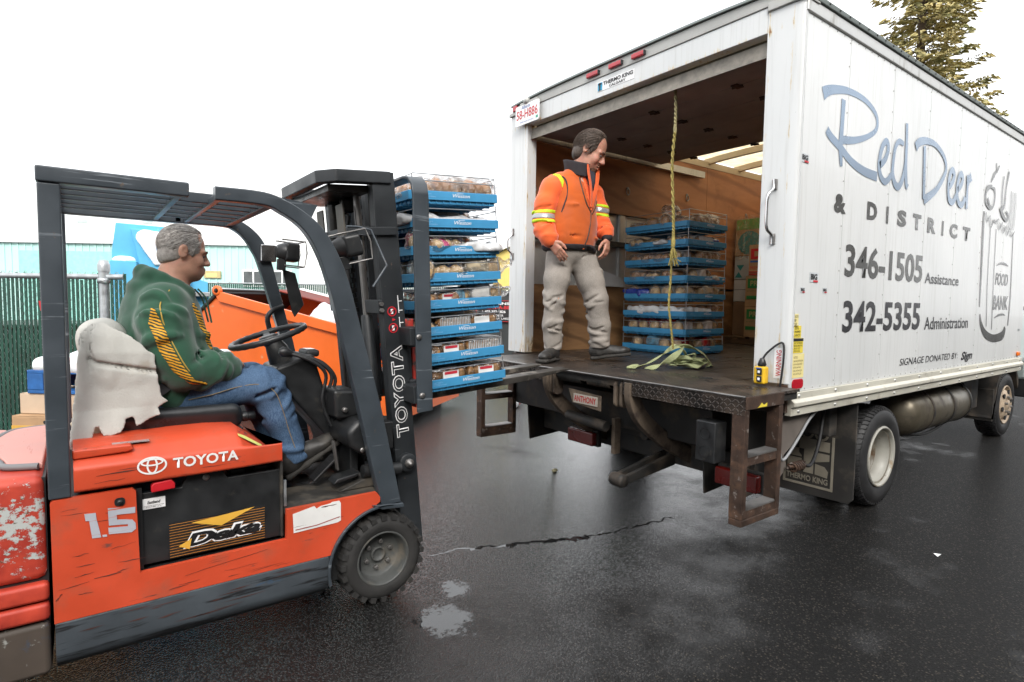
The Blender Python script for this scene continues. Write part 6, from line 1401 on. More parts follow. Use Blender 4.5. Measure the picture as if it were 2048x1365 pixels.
lim = dict(proj=lambda G: G[..., [1, 2]], side=lambda G: .36-G[..., 0])
patch(s, FH_, [(Yd-.13, 1.36), (Yd-.12, 1.26), (Yd-.09, 1.16)], [.020, .026, .012], 'chest_flash', zeb.m, dr, lim=lim)
gold = mat('gold_piping', (.42, .28, .05), .6)
pp = [onto(s, (x, 2.57, z), (0, 1, 0), .0018) for x, z in ((.298, 1.43), (.262, 1.38), (.258, 1.34), (.272, 1.28), (.305, 1.195), (.345, 1.115), (.395, 1.06))]
MB().tube(smooth_line(pp, 4), .0028, 5).build('piping', gold, dr)
for y in (-.04, .05): MB().tube(smooth_line([(.425, Yd+y, 1.44), (.455, Yd+y*1.1, 1.40), (.468, Yd+y, 1.34), (.478, Yd+y*.9, 1.29)], 4), .004, 6).build('drawstring', hood_m, dr)
# jeans
jean = NT('blue_denim'); wvv = jean.noise((260, 260, 90), 3, .6); big = jean.noise((7, 7, 5), 5, .6)
jean.l(jean.mix(jean.ramp(wvv, .35, .65), jean.mix(jean.ramp(big, .35, .7), (.020, .050, .115, 1), (.055, .115, .215, 1)), (.085, .15, .25, 1)), jean.b.inputs['Base Color']); jean.b.inputs['Roughness'].default_value = .85; jean.l(jean.bump(wvv, .25, .002), jean.b.inputs['Normal']); jean = jean.m
s = SDF((.08, 2.66, .54), (.95, 3.20, 1.12), .0062)
s.ell((.25, Yd, .985), (.14, .185, .085), .04)
for y, kx, fz in ((-1, .70, .655), (1, .69, .60)):
    s.chain([(.25, Yd+y*.09, .985), (.45, Yd+y*.105, 1.0), (kx-.02, Yd+y*.115, 1.008)], [.098, .092, .076], .05); s.chain([(kx-.02, Yd+y*.115, 1.005), (kx+.04, Yd+y*.115, .86), (kx+.11, Yd+y*.11, fz+.02)], [.078, .073, .064], .03)
    s.cap((kx+.095, Yd+y*.11, fz+.03), (kx+.112, Yd+y*.11, fz), .066, .067, .01)
    s.cut((0, 0, 0), (0, 0, -1)) if False else None
s.rough(.003, (10, 9, 12), 31).folds(.0014, (22, 12, 14), 33, .05)
for y, kx, fz in ((-1, .70, .655), (1, .69, .60)):
    creases(s, [(.25, Yd+y*.09, .985), (.45, Yd+y*.105, 1.0), (kx-.02, Yd+y*.115, 1.008)], [.098, .092, .078], 14, 20+y, .007); creases(s, [(kx-.02, Yd+y*.115, 1.005), (kx+.04, Yd+y*.115, .86), (kx+.11, Yd+y*.11, fz+.02)], [.08, .074, .066], 16, 24+y, .007)
m_ = s.grid(); hem = (m_[..., 0]-.80)*-.35+(m_[..., 2]-.625); s.F = np.where((m_[..., 1] < Yd) & (m_[..., 0] > .7), np.maximum(s.F, -hem), s.F).astype(np.float32)
s.build('jeans', jean, dr, smooth=2)
seam = mat('tan_stitching', (.22, .17, .10), .7)
pp = [onto(s, (x, 2.67, z), (0, 1, 0), .0012) for x, z in ((.36, .975), (.45, .995), (.55, 1.015), (.64, 1.02), (.70, .985), (.735, .90), (.765, .80), (.80, .69))]
MB().tube(smooth_line(pp, 4), .0024, 4).build('seam', seam, dr)
boot = mat('black_work_shoe', (.030, .028, .026), .5, var=.35, vscale=14, layers=((8, .55, .7, (.07, .062, .05), .7),)); sole_m = mat('shoe_sole', (.035, .032, .028), .8, var=.3)
def shoe(name, heel, toe, up, parent, L=.30, wd=.052):
    heel, toe, up = Vector(heel), Vector(toe), Vector(up); f, l, u = axes(toe-heel, up); h = .0065; c = (heel+toe)/2; ex = Vector((.24, .24, .24))
    s = SDF(c-ex, c+ex, h); P = lambda a_, b_, z: heel+f*a_*L/.30+l*b_+u*z
    R = [[f.x, l.x, u.x], [f.y, l.y, u.y], [f.z, l.z, u.z]]
    s.ell(P(.045, 0, .055), (.055, .042, .058), .02, rot=R).ell(P(.13, 0, .055), (.085, .044, .045), .03, rot=R).ell(P(.225, 0, .042), (.075, .050, .036), .03, rot=R).cap(P(.06, 0, .06), P(.055, 0, .125), .048, .052, .03)
    s.cut(P(0, 0, .012), -u).rough(.003, 30, 3)
    o = s.build(name, boot, parent)
    s = SDF(c-ex, c+ex, .0075); s.rbox(P(.05, 0, .008), (.056, .043, .014), .012, rot=R).rbox(P(.20, 0, .012), (.105, .050, .013), .012, .02, rot=R); s.rough(.003, (60, 60, 20), 5); s.build('sole', sole_m, o, smooth=0)
    lc = MB()
    for a_ in (.10, .125, .15, .175): lc.tube([P(a_, -.032, .083-(a_-.1)*.2), P(a_+.004, 0, .107-(a_-.1)*.28), P(a_, .032, .083-(a_-.1)*.2)], .003, 5)
    lc.build('laces', boot, o); return o
shoe('shoe', (.775, Yd-.115, .552), (1.02, Yd-.13, .70), (-.5, 0, 1), dr); shoe('shoe', (.80, Yd+.11, .527), (1.05, Yd+.10, .57), (-.1, 0, 1), dr)
belt = thing('seat_belt', (.20, Yd-.19, .95), 'dark webbing seat belt across the driver lap', 'seat belt')
MB().strip(smooth_line([(.155, Yd-.235, .93), (.20, Yd-.237, .985), (.26, Yd-.228, 1.03), (.33, Yd-.17, 1.07), (.37, Yd-.06, 1.085)], 4), lambda i: (1, 0, -.65), .045, lambda i: (0, -1, .3), .003).build('webbing', mat('dark_webbing', (.035, .036, .04), .6), belt)
MB().box(.14, .17, Yd-.255, Yd-.235, .905, .945).build('buckle', f_black, belt, .004)

# ---------------- canvas cover over the seat back
canv = mat('dirty_canvas', (.46, .45, .415), .9, var=.10, vscale=9, bump=.35, bscale=150, layers=((6, .58, .74, (.36, .31, .24), .9),)); fleece = mat('cream_fleece', (.52, .46, .34), .95, var=.14, vscale=14, bump=.9, bscale=90)
cv = thing('seat_cover', (.12, Yd, .86), 'torn off white canvas cover draped over the forklift seat back', 'seat cover')
outline = np.array([(.001, 1.265), (.035, 1.30), (.079, 1.305), (.126, 1.271), (.189, 1.224), (.234, 1.175), (.238, 1.118), (.254, 1.014), (.276, .994), (.240, .971), (.248, .945), (.167, .908), (.156, .944), (.135, .941), (.133, .916), (.119, .894), (.085, .883), (.061, .887), (.047, .916), (.035, .912), (.028, .877), (-.028, .846), (-.041, .861), (-.017, 1.057)], dtype=np.float32)
def poly_sdf(xz, V):
    d = np.full(xz.shape[:-1], 9., np.float32); inside = np.zeros(xz.shape[:-1], bool)
    for i in range(len(V)):
        a_, b_ = V[i], V[(i+1) % len(V)]; e = b_-a_; t = np.clip(((xz-a_)@e)/(e@e), 0, 1); d = np.minimum(d, np.linalg.norm(xz-a_-t[..., None]*e, axis=-1))
        c_ = (a_[1] > xz[..., 1]) != (b_[1] > xz[..., 1]); xx = a_[0]+(xz[..., 1]-a_[1])*(b_[0]-a_[0])/(b_[1]-a_[1]+1e-9); inside ^= c_ & (xz[..., 0] < xx)
    return np.where(inside, -d, d)
s = SDF((-.08, 2.58, .80), (.31, 2.80, 1.34), .0046); G = s.grid(); x_, z_ = G[..., 0], G[..., 2]
flat = G*np.array([1, 0, 1], dtype=np.float32); Wp = flat+.05*value_noise(flat, 6, 2)[..., None]
ysurf = 2.655+.20*np.clip(z_-1.19, 0, 1)+.9*np.clip(z_-1.24, 0, 1)**2*6-.25*np.clip(.98-z_, 0, 1)+.05*np.clip(x_-.17, 0, 1)-.012+.022*value_noise(Wp, (8, 1, 2.6), 5)-.014*np.abs(value_noise(Wp, (12, 1, 2.6), 8))*2+.003*value_noise(flat, (30, 1, 22), 6)-.005*np.minimum(np.abs(value_noise(Wp, (16, 1, 5), 11))*6, 1)
ysurf += .016*np.exp(-((z_-(1.155-.22*(x_-.04)+.5*np.clip(.05-x_, 0, 1)))/.009)**2)*np.clip((x_-.02)/.03, 0, 1)+.014*np.exp(-((x_-.012-.18*(1.27-z_))/.012)**2)*np.clip((z_-1.12)/.05, 0, 1)
F2 = poly_sdf(flat[..., [0, 2]]+.006*value_noise(flat, (45, 1, 45), 3)[..., None], outline)
s.F = np.maximum(F2, np.abs(G[..., 1]-ysurf)-.0045).astype(np.float32); s.build('near_flap', canv, cv, smooth=1)
s = SDF((-.10, 2.62, .84), (.34, 3.26, 1.36), .0085); RT = [list(r_) for r_ in Matrix.Rotation(R_(-11), 3, 'Y')]
s.rbox((.105, Yd+.04, 1.085), (.085, .215, .215), .075, rot=RT).ell((.08, Yd+.01, 1.250), (.07, .19, .050), .04).rough(.006, (9, 9, 6), 41).folds(.003, (9, 9, 5), 9); s.build('canvas', canv, cv, smooth=1)
s = SDF((-.10, 2.60, .79), (.30, 2.80, .98), .0065); s.rbox((.055, 2.69, .868), (.085, .016, .070), .014).cap((.10, 2.69, .87), (.155, 2.685, .838), .034, .022, .03, flat=((0, 1, 0), .5)).rough(.008, (26, 26, 26), 14).rough(.004, 60, 3); s.build('fleece_lining', fleece, cv)

# ---------------- worker on the tail lift
WO = Vector((3.05, 3.37, ZB+.004))
def K(r, n, z): return WO+RH*r-FH*n+Vector((0, 0, z))
def Kd(r, n, z): return RH*r-FH*n+Vector((0, 0, z))
TX = -.065
WHC = K(.205+TX-.005, .06, 1.585); WF = Kd(.88, .34, -.52); WU = Kd(.46, .16, 1)
HS = 1.19
lo_, hi_ = K(.07, .04, .02)-Vector((.42, .42, 0)), K(.07, .04, 1.82)+Vector((.42, .42, 0))
s = SDF(lo_, hi_, .0062)
P_, Rm, _ = head(s, WHC, WF, WU, HS, nose=1.0)
Kt = lambda r, n, z: K(r+TX, n, z)
s.cap(Kt(.125, .0, 1.43), Kt(.175, .04, 1.56), .078, .074, .03)
s.chain([Kt(.07, 0, .92), Kt(.09, 0, 1.15), Kt(.12, 0, 1.34)], [.13, .14, .11], .05)
LA = [Kt(-.02, .05, 1.365), Kt(-.085, .085, 1.30), Kt(-.130, .11, 1.18), Kt(-.150, .125, 1.05)]; LA2 = [Kt(-.150, .13, 1.045), Kt(-.135, .16, .98), Kt(-.11, .19, .92), Kt(-.10, .20, .90)]
RA = [Kt(.20, -.08, 1.355), Kt(.245, -.10, 1.29), Kt(.285, -.09, 1.17), Kt(.31, -.07, 1.06)]; RA2 = [Kt(.31, -.07, 1.055), Kt(.34, -.03, 1.0), Kt(.345, -.0, .975)]
s.chain(LA+LA2[1:], [.05]*4+[.045, .04, .034], .03); s.chain(RA+RA2[1:], [.05]*4+[.045, .034], .03)
LL = [K(-.072, .02, .80), K(-.105, .06, .62), K(-.120, .085, .47), K(-.128, .07, .28), K(-.122, .05, .115)]; LR = [.112, .092, .075, .070, .068]
RL = [K(.090, -.02, .80), K(.160, .0, .62), K(.208, .02, .48), K(.242, .0, .28), K(.250, -.02, .13)]; RR = [.114, .100, .087, .080, .077]
s.chain(LL, [.08, .07, .06, .045, .04], .03); s.chain(RL, [.08, .07, .06, .045, .04], .03)
hand(s, Kt(-.10, .205, .895), Kd(.62, .15, -.75), Kd(.5, .55, .65), Kd(.35, -.85, -.4), 32, 1.08); hand(s, Kt(.346, .005, .945), Kd(-.05, .22, -1), Kd(-.55, .8, .1), Kd(-.85, -.3, .1), 28, 1.05)
wk = tag(s.build('person', skin2, smooth=1), 'bearded worker in an orange high visibility jacket standing on the tail lift', 'person')
eyes(P_, HS, wk); hair_b = mat('dark_brown_hair', (.075, .054, .042), .55, var=.35, vscale=40, bump=.9, bscale=160, layers=(((70, 70, 14), .55, .72, (.15, .12, .10), .6),)); brow(P_, wk, hair_b, HS)
f_, l_, u_ = axes(WF, WU)
s = SDF(WHC-Vector((.2, .2, .2)), WHC+Vector((.2, .2, .2)), .0058); E = lambda p, r, k=.02, op='u': s.ell(P_(*p), [q*HS for q in r], k, op, rot=Rm)
E((-.016, 0, .042), (.102, .0825, .088), 0); E((-.055, 0, -.030), (.056, .070, .060), .03); E((-.058, 0, -.055), (.034, .050, .030), .03); s.cap(P_(.02, -.075, .03), P_(.028, -.073, -.012), .016, .009, .02); s.cap(P_(.02, .075, .03), P_(.028, .073, -.012), .016, .009, .02)
s.cut(P_(.050, 0, .02), f_*.93+u_*.06, .008)
for y in (-1, 1): E((.004, y*.092, -.030), (.028, .026, .044), .008, 's')
s.rough(.003, (50, 50, 18), 5).build('hair', hair_b, wk)
strands('hair_strands', P_, Rm, 1500, -.045, .046, .055, .005, mat('brown_strand', (.095, .068, .052), .5, var=.4, vscale=90), wk, 6, 1.2, .25)
s = SDF(WHC-Vector((.2, .2, .22)), WHC+Vector((.2, .2, .1)), .006)
E((.036, 0, -.078), (.052, .056, .042), 0); E((.070, 0, -.104), (.021, .027, .022), .02); E((.078, 0, -.055), (.021, .026, .008), .008)
E((.098, 0, -.0715), (.018, .020, .010), .004, 's'); E((.062, 0, -.028), (.05, .07, .030), .006, 's'); s.cut(P_(.004, 0, -.06), -f_, .01); s.rough(.0035, 80, 5).build('beard', mat('stubble_beard', (.16, .085, .055), .8, var=.3, vscale=60, bump=.5, bscale=200), wk)
# vest body
vest_m = mat('orange_fleece_vest', (.50, .088, .006), .85, var=.14, vscale=7, bump=.15, bscale=220, sheen=.3, layers=((4, .60, .78, (.34, .075, .010), .9),)); slv_m = mat('fluorescent_orange_sleeve', (.82, .12, .02), .8, var=.08, vscale=8, bump=.12, bscale=220, sheen=.3)
char = mat('charcoal_fleece', (.030, .026, .030), .85, var=.2, vscale=10)
vf = Kd(.72, .70, 0)      # way the chest faces
vl = Kd(-.70, .72, 0)
VR = [[vf.x, vl.x, 0], [vf.y, vl.y, 0], [0, 0, 1]]
s = SDF(Kt(.08, 0, .76)-Vector((.34, .34, 0)), Kt(.08, 0, 1.56)+Vector((.34, .34, 0)), .007)
s.ell(Kt(.07, .01, .98), (.175, .215, .20), 0, rot=VR).ell(Kt(.085, .0, 1.14), (.160, .205, .21), .08, rot=VR).ell(Kt(.105, -.01, 1.28), (.128, .190, .145), .07, rot=VR).cap(Kt(-.02, .05, 1.345), Kt(.12, 0, 1.425), .068, .085, .05).cap(Kt(.22, -.08, 1.33), Kt(.12, 0, 1.425), .062, .085, .05).ell(Kt(.06, .0, .90), (.165, .21, .12), .06, rot=VR)
s.ell(Kt(-.05, .0, .90), (.09, .11, .10), .05, rot=VR)
s.cut(K(0, 0, .845), (0, 0, -1), .02)
s.rough(.004, (8, 8, 10), 3).folds(.002, (12, 12, 22), 17); creases(s, [Kt(.06, 0, .86), Kt(.075, 0, .98), Kt(.09, 0, 1.2)], [.19, .195, .18], 18, 31, .009, (25, 60))
VF = s.F.copy(); vest = s.build('vest', vest_m, wk, smooth=2); sv_ = s
lim = dict(proj=lambda G: np.stack([G[..., 2]*0, G[..., 2]-WO.z], -1), side=lambda G: G[..., 0]*0-1)
patch(s, VF, [(0, .855), (0, .8551)], [.028, .028], 'hem_band', char, wk, lift=.004, lim=lim)
def front(r, z, lift=.002): return onto(sv_, Kt(r, .6, z), Kd(0, -1, 0), lift, 1.0)
zip_m = mat('dark_zip', (.05, .03, .02), .5)
MB().tube(smooth_line([front(r, z) for r, z in ((.205, 1.12), (.20, 1.04), (.185, .95), (.165, .89), (.15, .87))], 4), .005, 6).build('zipper', zip_m, wk)
MB().tube([front(.147, .855), front(.147, .84)], .009, 8).build('zip_pull', mat('orange_tag', (.8, .15, .02), .5), wk)
for L_ in (((.115, 1.38), (.13, 1.30), (.165, 1.19), (.205, 1.12)), ((.27, 1.31), (.27, 1.26), (.25, 1.18), (.215, 1.11))): MB().tube(smooth_line([front(*q) for q in L_], 4), .0055, 6).build('zip_edge', zip_m, wk)
MB().tube(smooth_line([front(r, z, .001) for r, z in ((-.04, 1.40), (.0, 1.37), (.02, 1.31), (.02, 1.24), (.0, 1.17), (-.02, 1.11))], 4), .006, 6).build('armhole_piping', char, wk)
rzt = lambda G: np.stack([(G-np.array(WO))@np.array(RH)-TX, G[..., 2]-WO.z], -1)
lim = dict(proj=rzt, side=lambda G: (G-np.array(K(0, .02, 0)))@np.array(FH))
patch(s, VF, [(.20, 1.42), (.205, 1.30), (.207, 1.14)], [.070, .050, .006], 'inner_jacket_front', slv_m, wk, lift=.007, lim=lim)
# standing collar: an open band round the neck
CC = Kt(.135, .015, 1.455); s = SDF(CC-Vector((.2, .2, .13)), CC+Vector((.2, .2, .15)), .006); G = s.grid()-np.array(CC, dtype=np.float32)
a1_, b1_, h1_ = G@np.array(vf), G@np.array(vl), G[..., 2]; q_ = np.sqrt((a1_/.118)**2+(b1_/.108)**2); flare = .02*(h1_/.05)
s.F = np.maximum(np.maximum(np.abs(q_-1-flare*4)*.11-.011, np.abs(h1_+.28*a1_)-.052), .045-np.hypot(np.maximum(0, .07-a1_), b1_)*1.0).astype(np.float32); s.rough(.004, 18, 4); s.build('collar', char, wk)
for sgn in (1, -1):
    a_ = R_(32*sgn); base = CC+vf*.118*math.cos(a_)+vl*.108*math.sin(a_)+Vector((0, 0, -.035)); tip = front(.205, 1.16, .01)
    MB().strip(smooth_line([base+Vector((0, 0, .05))+vf*.012, base+vf*.014, base.lerp(tip, .5)+vf*.018, tip], 5), lambda i: vl+vf*.2*sgn, .034, vf, .010).build('lapel', slv_m, wk, .004)
s = SDF(CC-Vector((.2, .2, .25)), CC+Vector((.2, .2, .1)), .007); s.ell(Kt(.145, .02, 1.425), (.098, .092, .075), 0, rot=VR).ell(Kt(.18, .05, 1.36), (.07, .035, .10), .03, rot=VR).folds(.002, 20, 4); s.build('undershirt', mat('navy_grey_shirt', (.035, .035, .05), .85), wk)
# sleeves
s = SDF(Kt(.08, .03, .84)-Vector((.38, .38, 0)), Kt(.08, .03, 1.50)+Vector((.38, .38, 0)), .007); r1, r2, r3, r4 = [.068, .083, .081, .078], [.080, .071, .060, .050], [.062, .075, .073, .070], [.071, .062, .050]
s.chain(LA, r1, .04).chain(LA2, r2, .03).chain(RA, r3, .04).chain(RA2, r4, .03)
s.rough(.003, (9, 9, 12), 23).folds(.002, (12, 12, 24), 15)
for a_, b_, n_, sd_ in ((LA, r1, 10, 41), (LA2, r2, 14, 42), (RA, r3, 10, 43), (RA2, r4, 10, 44)): creases(s, a_, b_, n_, sd_, .008)
SF = s.F.copy(); s.build('jacket_sleeves', slv_m, wk, smooth=2)
lime = mat('lime_band', (.55, .76, .02), .6, var=.05); silver = mat('silver_band', (.36, .37, .38), .35, .3, var=.05)
left = dict(proj=rzt, side=lambda G: (G-np.array(Kt(.06, 0, 0)))@np.array(RH)); right = dict(proj=rzt, side=lambda G: -((G-np.array(Kt(.18, 0, 0)))@np.array(RH)))
for lm_, sl_, z0, r0, r1 in ((left, .02, 1.06, -.30, .05), (right, .10, 1.145, .18, .46)):
    for dz, h_, m_, nm in ((.058, .0125, lime, 'lime_band'), (.024, .0215, silver, 'silver_band'), (-.012, .0125, lime, 'lime_band')):
        patch(s, SF, [(r0, z0+dz), (r1, z0+dz-sl_*(r1-r0)*.6)], [h_, h_], nm, m_, wk, lift=.003, lim=lm_)
patch(s, SF, [(-.075, 1.40), (-.04, 1.385), (-.015, 1.345), (-.008, 1.30)], [.010, .016, .016, .010], 'lime_shoulder_band', lime, wk, lift=.005, lim=dict(proj=rzt, side=lambda G: -((G-np.array(K(0, .02, 0)))@-np.array(FH))))
for a_, b_, c_ in ((Kt(-.108, .192, .916), Kt(-.098, .20, .896), .05), (Kt(.346, -.005, .985), Kt(.346, .003, .960), .048)):
    s = SDF(a_-Vector((.1, .1, .1)), a_+Vector((.1, .1, .1)), .0065); s.cap(a_, b_, c_, c_-.003, .006); s.build('cuff', char, wk)
# trousers
tr_m = NT('grey_tan_jeans'); w1 = tr_m.noise((220, 220, 80), 3, .6); b1 = tr_m.noise((5, 5, 3.5), 5, .6)
tr_m.l(tr_m.mix(tr_m.ramp(w1, .35, .65, 0, .5), tr_m.mix(tr_m.ramp(b1, .35, .7), (.22, .195, .17, 1), (.36, .32, .28, 1)), (.38, .35, .32, 1)), tr_m.b.inputs['Base Color']); tr_m.b.inputs['Roughness'].default_value = .85; tr_m.l(tr_m.bump(w1, .2, .002), tr_m.b.inputs['Normal']); tr_m = tr_m.m
s = SDF(K(.06, .02, .05)-Vector((.36, .36, 0)), K(.06, .02, .90)+Vector((.36, .36, 0)), .0068)
s.ell(K(.005, .0, .84), (.135, .170, .12), 0, rot=VR).chain(LL, LR, .035).chain(RL, RR, .035)
s.rough(.004, (8, 8, 9), 51).folds(.0016, (14, 14, 20), 43, .05)
creases(s, LL, LR, 26, 61, .009); creases(s, RL, RR, 28, 62, .009)
for p0, p1, r_ in ((K(.06, .12, .74), K(.24, .10, .69), .010), (K(.05, .13, .72), K(.19, .12, .63), .008), (K(-.13, .14, .74), K(.0, .12, .70), .008), (K(-.16, .16, .40), K(-.05, .14, .52), .009), (K(.17, .10, .20), K(.31, .08, .22), .009), (K(.13, .12, .44), K(.26, .10, .46), .009)): s.cap(p0, p1, r_, r_*.4, .014, 's')
G = s.grid(); rr = (G-np.array(WO))@np.array(RH); zz_ = G[..., 2]-WO.z; s.F = np.maximum(s.F, np.where(rr < .06, .085, .098)-zz_).astype(np.float32)
s.cut(K(.2, 0, .875), (0, 0, 1))
s.build('trousers', tr_m, wk, smooth=2)
shoe('boot', K(-.095, .0, .005), K(-.195, .22, .005), (0, 0, 1), wk, .30, .055); shoe('boot', K(.185, -.03, .012), K(.49, .02, .05), Kd(-.12, 0, 1), wk, .31, .055)
# ------------------------------------------------------------ bread packages (prototypes are built once, then copied)
tray_m = mat('blue_tray_plastic', (.050, .27, .50), .42, var=.10, vscale=7, layers=((5, .62, .78, (.08, .30, .52), .55),))
wire_s = mat('zinc_wire', (.40, .41, .42), .35, .8)
film = clear_plastic('bread_bag_film'); film2 = clear_plastic('container_film', bumps=22, gloss=.06, base=.10)
def bread_m(name, a_, b_): 
    k = NT(name); n_ = k.noise(16, 5, .6); n2 = k.noise(55, 4, .6); gz = k.n('ShaderNodeSeparateXYZ'); k.l(k.tc.outputs['Object'], gz.inputs[0])
    c = k.mix(k.ramp(n_, .35, .68), a_+(1,), b_+(1,)); c = k.mix(k.ramp(gz.outputs[2], .0, .05, .5, 0), c, (.55, .38, .2, 1)); k.l(c, k.b.inputs['Base Color'])
    k.b.inputs['Roughness'].default_value = .5; k.b.inputs['Coat Weight'].default_value = .55; k.b.inputs['Coat Roughness'].default_value = .12
    k.l(k.bump(k.noise(34, 3, .6, dist=1.2), .8, .008), k.b.inputs['Coat Normal']); k.l(k.bump(n2, .25, .003), k.b.inputs['Normal']); return k.m
crust = bread_m('brown_crust', (.40, .165, .05), (.60, .31, .11)); bunm = bread_m('golden_bun', (.58, .33, .12), (.76, .54, .28)); muff = bread_m('muffin', (.34, .15, .045), (.54, .28, .09))
white_bag = mat('printed_white_film', (.66, .64, .60), .25, var=.08, bump=.7, bscale=30, coat=.4); red_bag = mat('printed_red_film', (.50, .02, .03), .25, var=.2, bump=.7, bscale=30, coat=.4)
pink_bag = mat('printed_pink_film', (.70, .03, .18), .25, var=.2, bump=.7, bscale=30, coat=.4); blue_bag = mat('printed_blue_film', (.025, .05, .32), .25, var=.25, bump=.8, bscale=30, coat=.4); ltblue_bag = mat('printed_sky_film', (.20, .45, .62), .25, var=.15, bump=.7, bscale=30, coat=.4)
cream_bag = mat('printed_cream_film', (.60, .50, .34), .25, var=.12, bump=.7, bscale=30, coat=.4); dark_pl = mat('dark_tray_plastic', (.03, .022, .018), .35); lab_w = mat('white_sticker_paper', (.8, .8, .78), .5); lab_r = mat('red_sticker_paper', (.55, .03, .05), .5)
PROTO = {}
def proto(name):
    o = bpy.data.objects.new(name, None); COL.objects.link(o); o.empty_display_size = .03; return o
def loaf(kind, m, size=(.145, .058, .052), bagcol=None, seed=1, ends=True):
    r = proto('bread_loaf'); s = SDF((-.2, -.1, -.02), (.2, .1, .16), .0085)
    n_ = 5; w5 = size[0]*2/n_
    for q in range(n_): s.ell((-size[0]+w5*(q+.5), (.006 if q % 2 else -.004), size[2]*.92), (w5*.66, size[1]*(.92+.1*((q*7+seed) % 3)/2), size[2]*(.95+.12*((q*5+seed) % 3)/2)), .018)
    s.rough(.005, (16, 20, 20), seed, .05); s.cut((0, 0, .004), (0, 0, -1)); b = s.build('loaf', m, r, local=True)
    s = SDF((-.26, -.11, -.02), (.26, .11, .17), .0095); s.rbox((0, 0, size[2]+.002), (size[0]+.01, size[1]+.008, size[2]+.007), .045).cap((size[0], 0, .05), (size[0]+.07, .01, .07), .035, .022, .03).rough(.013, (26, 26, 26), seed+4, .06); s.cut((0, 0, .002), (0, 0, -1)); s.build('bag', film, r, local=True)
    if bagcol is not None:
        s = SDF((-.2, -.12, -.02), (.2, .12, .17), .0085); s.rbox((-.01, 0, size[2]+.003), (size[0]*.62, size[1]+.010, size[2]+.009), .045).rough(.010, (16, 20, 20), seed, .05); s.cut((0, 0, .03), (0, 0, -1)); s.build('printed_sleeve', bagcol, r, local=True)
    PROTO[kind] = r
loaf('brown', crust, seed=1); loaf('brown2', crust, (.12, .062, .045), seed=5); loaf('white', bunm, (.14, .06, .052), white_bag, 8); loaf('cream', bunm, (.14, .06, .05), cream_bag, 9); loaf('red', bunm, (.14, .06, .052), red_bag, 12); loaf('sky', crust, (.15, .06, .05), ltblue_bag, 15)
def buns(kind, m, n=(3, 2), r_=.042, seed=3):
    r = proto('bun_bag'); s = SDF((-.2, -.14, -.02), (.2, .14, .14), .0085)
    for i in range(n[0]):
        for j in range(n[1]): s.ell(((i-(n[0]-1)/2)*r_*1.75, (j-(n[1]-1)/2)*r_*1.75, r_*.8), (r_, r_, r_*.82), .008)
    s.cut((0, 0, .004), (0, 0, -1)).rough(.003, 30, seed); s.build('buns', m, r, local=True)
    s = SDF((-.24, -.16, -.02), (.24, .16, .16), .0095); s.rbox((0, 0, r_*.8), (n[0]*r_*.98+.006, n[1]*r_*.98+.006, r_*.98), .04).cap((n[0]*r_, 0, .03), (n[0]*r_+.06, .01, .05), .03, .02, .03).rough(.013, (24, 24, 24), seed, .06); s.cut((0, 0, .002), (0, 0, -1)); s.build('bag', film, r, local=True); PROTO[kind] = r
buns('buns', bunm); buns('browbuns', crust, (2, 2), .048, 6)
def bag(kind, m, size, seed, name='soft_bag'):
    r = proto(name); s = SDF((-.22, -.14, -.02), (.22, .14, .18), .0085); s.rbox((0, 0, size[2]), size, min(size)*.9).cap((size[0]*.8, 0, size[2]), (size[0]+.05, .02, size[2]*1.5), .025, .02, .03).rough(.018, (16, 16, 18), seed, .06).rough(.006, 45, seed+1); s.cut((0, 0, .003), (0, 0, -1)); s.build('bag', m, r, local=True); PROTO[kind] = r
bag('blue', blue_bag, (.09, .06, .045), 3); bag('paper', mat('crumpled_white_paper', (.62, .62, .62), .6, var=.12, bump=.5, bscale=40), (.13, .09, .032), 7); bag('pink', pink_bag, (.09, .07, .03), 5); bag('grey', mat('silvery_flat_bag', (.50, .50, .50), .2, var=.15, bump=.8, bscale=26, coat=.5), (.16, .11, .022), 9); bag('empty', film, (.06, .06, .085), 21)
def clam(kind, ribbed, label_m=None):
    r = proto('clear_container'); MB().box(-.12, .12, -.075, .075, 0, .02).build('base', dark_pl, r, .006, local=True)
    s = SDF((-.14, -.1, -.01), (.14, .1, .1), .008)
    for i in range(4):
        for j in range(2): s.ell((-.085+i*.057, -.035+j*.07, .034), (.029, .032, .030), .006)
    s.build('pastry', muff, r, local=True)
    MB().prism([(-.118, .021), (-.10, .072), (.10, .072), (.118, .021)], 'y', -.072, .072).build('lid', film2, r, .01, local=True)
    if ribbed:
        q = MB()
        for k in range(19): x = -.106+k*.0118; q.box(x, x+.005, -.0745, -.072, .022, .066).box(x, x+.005, -.06, .06, .0722, .0745)
        q.build('lid_ribs', mat('frosted_rib', (.62, .63, .63), .25), r, local=True)
    if label_m is not None:
        l_ = MB().box(-.055, .06, -.05, .02, .0724, .0738).box(-.05, .05, -.0775, -.0748, .028, .06).build('label_sticker', lab_w, r, local=True); MB().box(-.04, .04, -.0795, -.0777, .045, .057).build('label_band', label_m, l_, local=True)
    PROTO[kind] = r
clam('ribbed', True); clam('muffins', False, lab_r); clam('cakes', False, lab_w)
COUNT = {}
def put(kind, T, rot, scale, label, cat, group):
    o = copy_tree(PROTO[kind]); COUNT[kind] = 1
    o.location = T; o.rotation_euler = rot; o.scale = (scale,)*3 if not hasattr(scale, '__len__') else scale; tag(o, label, cat, group); return o

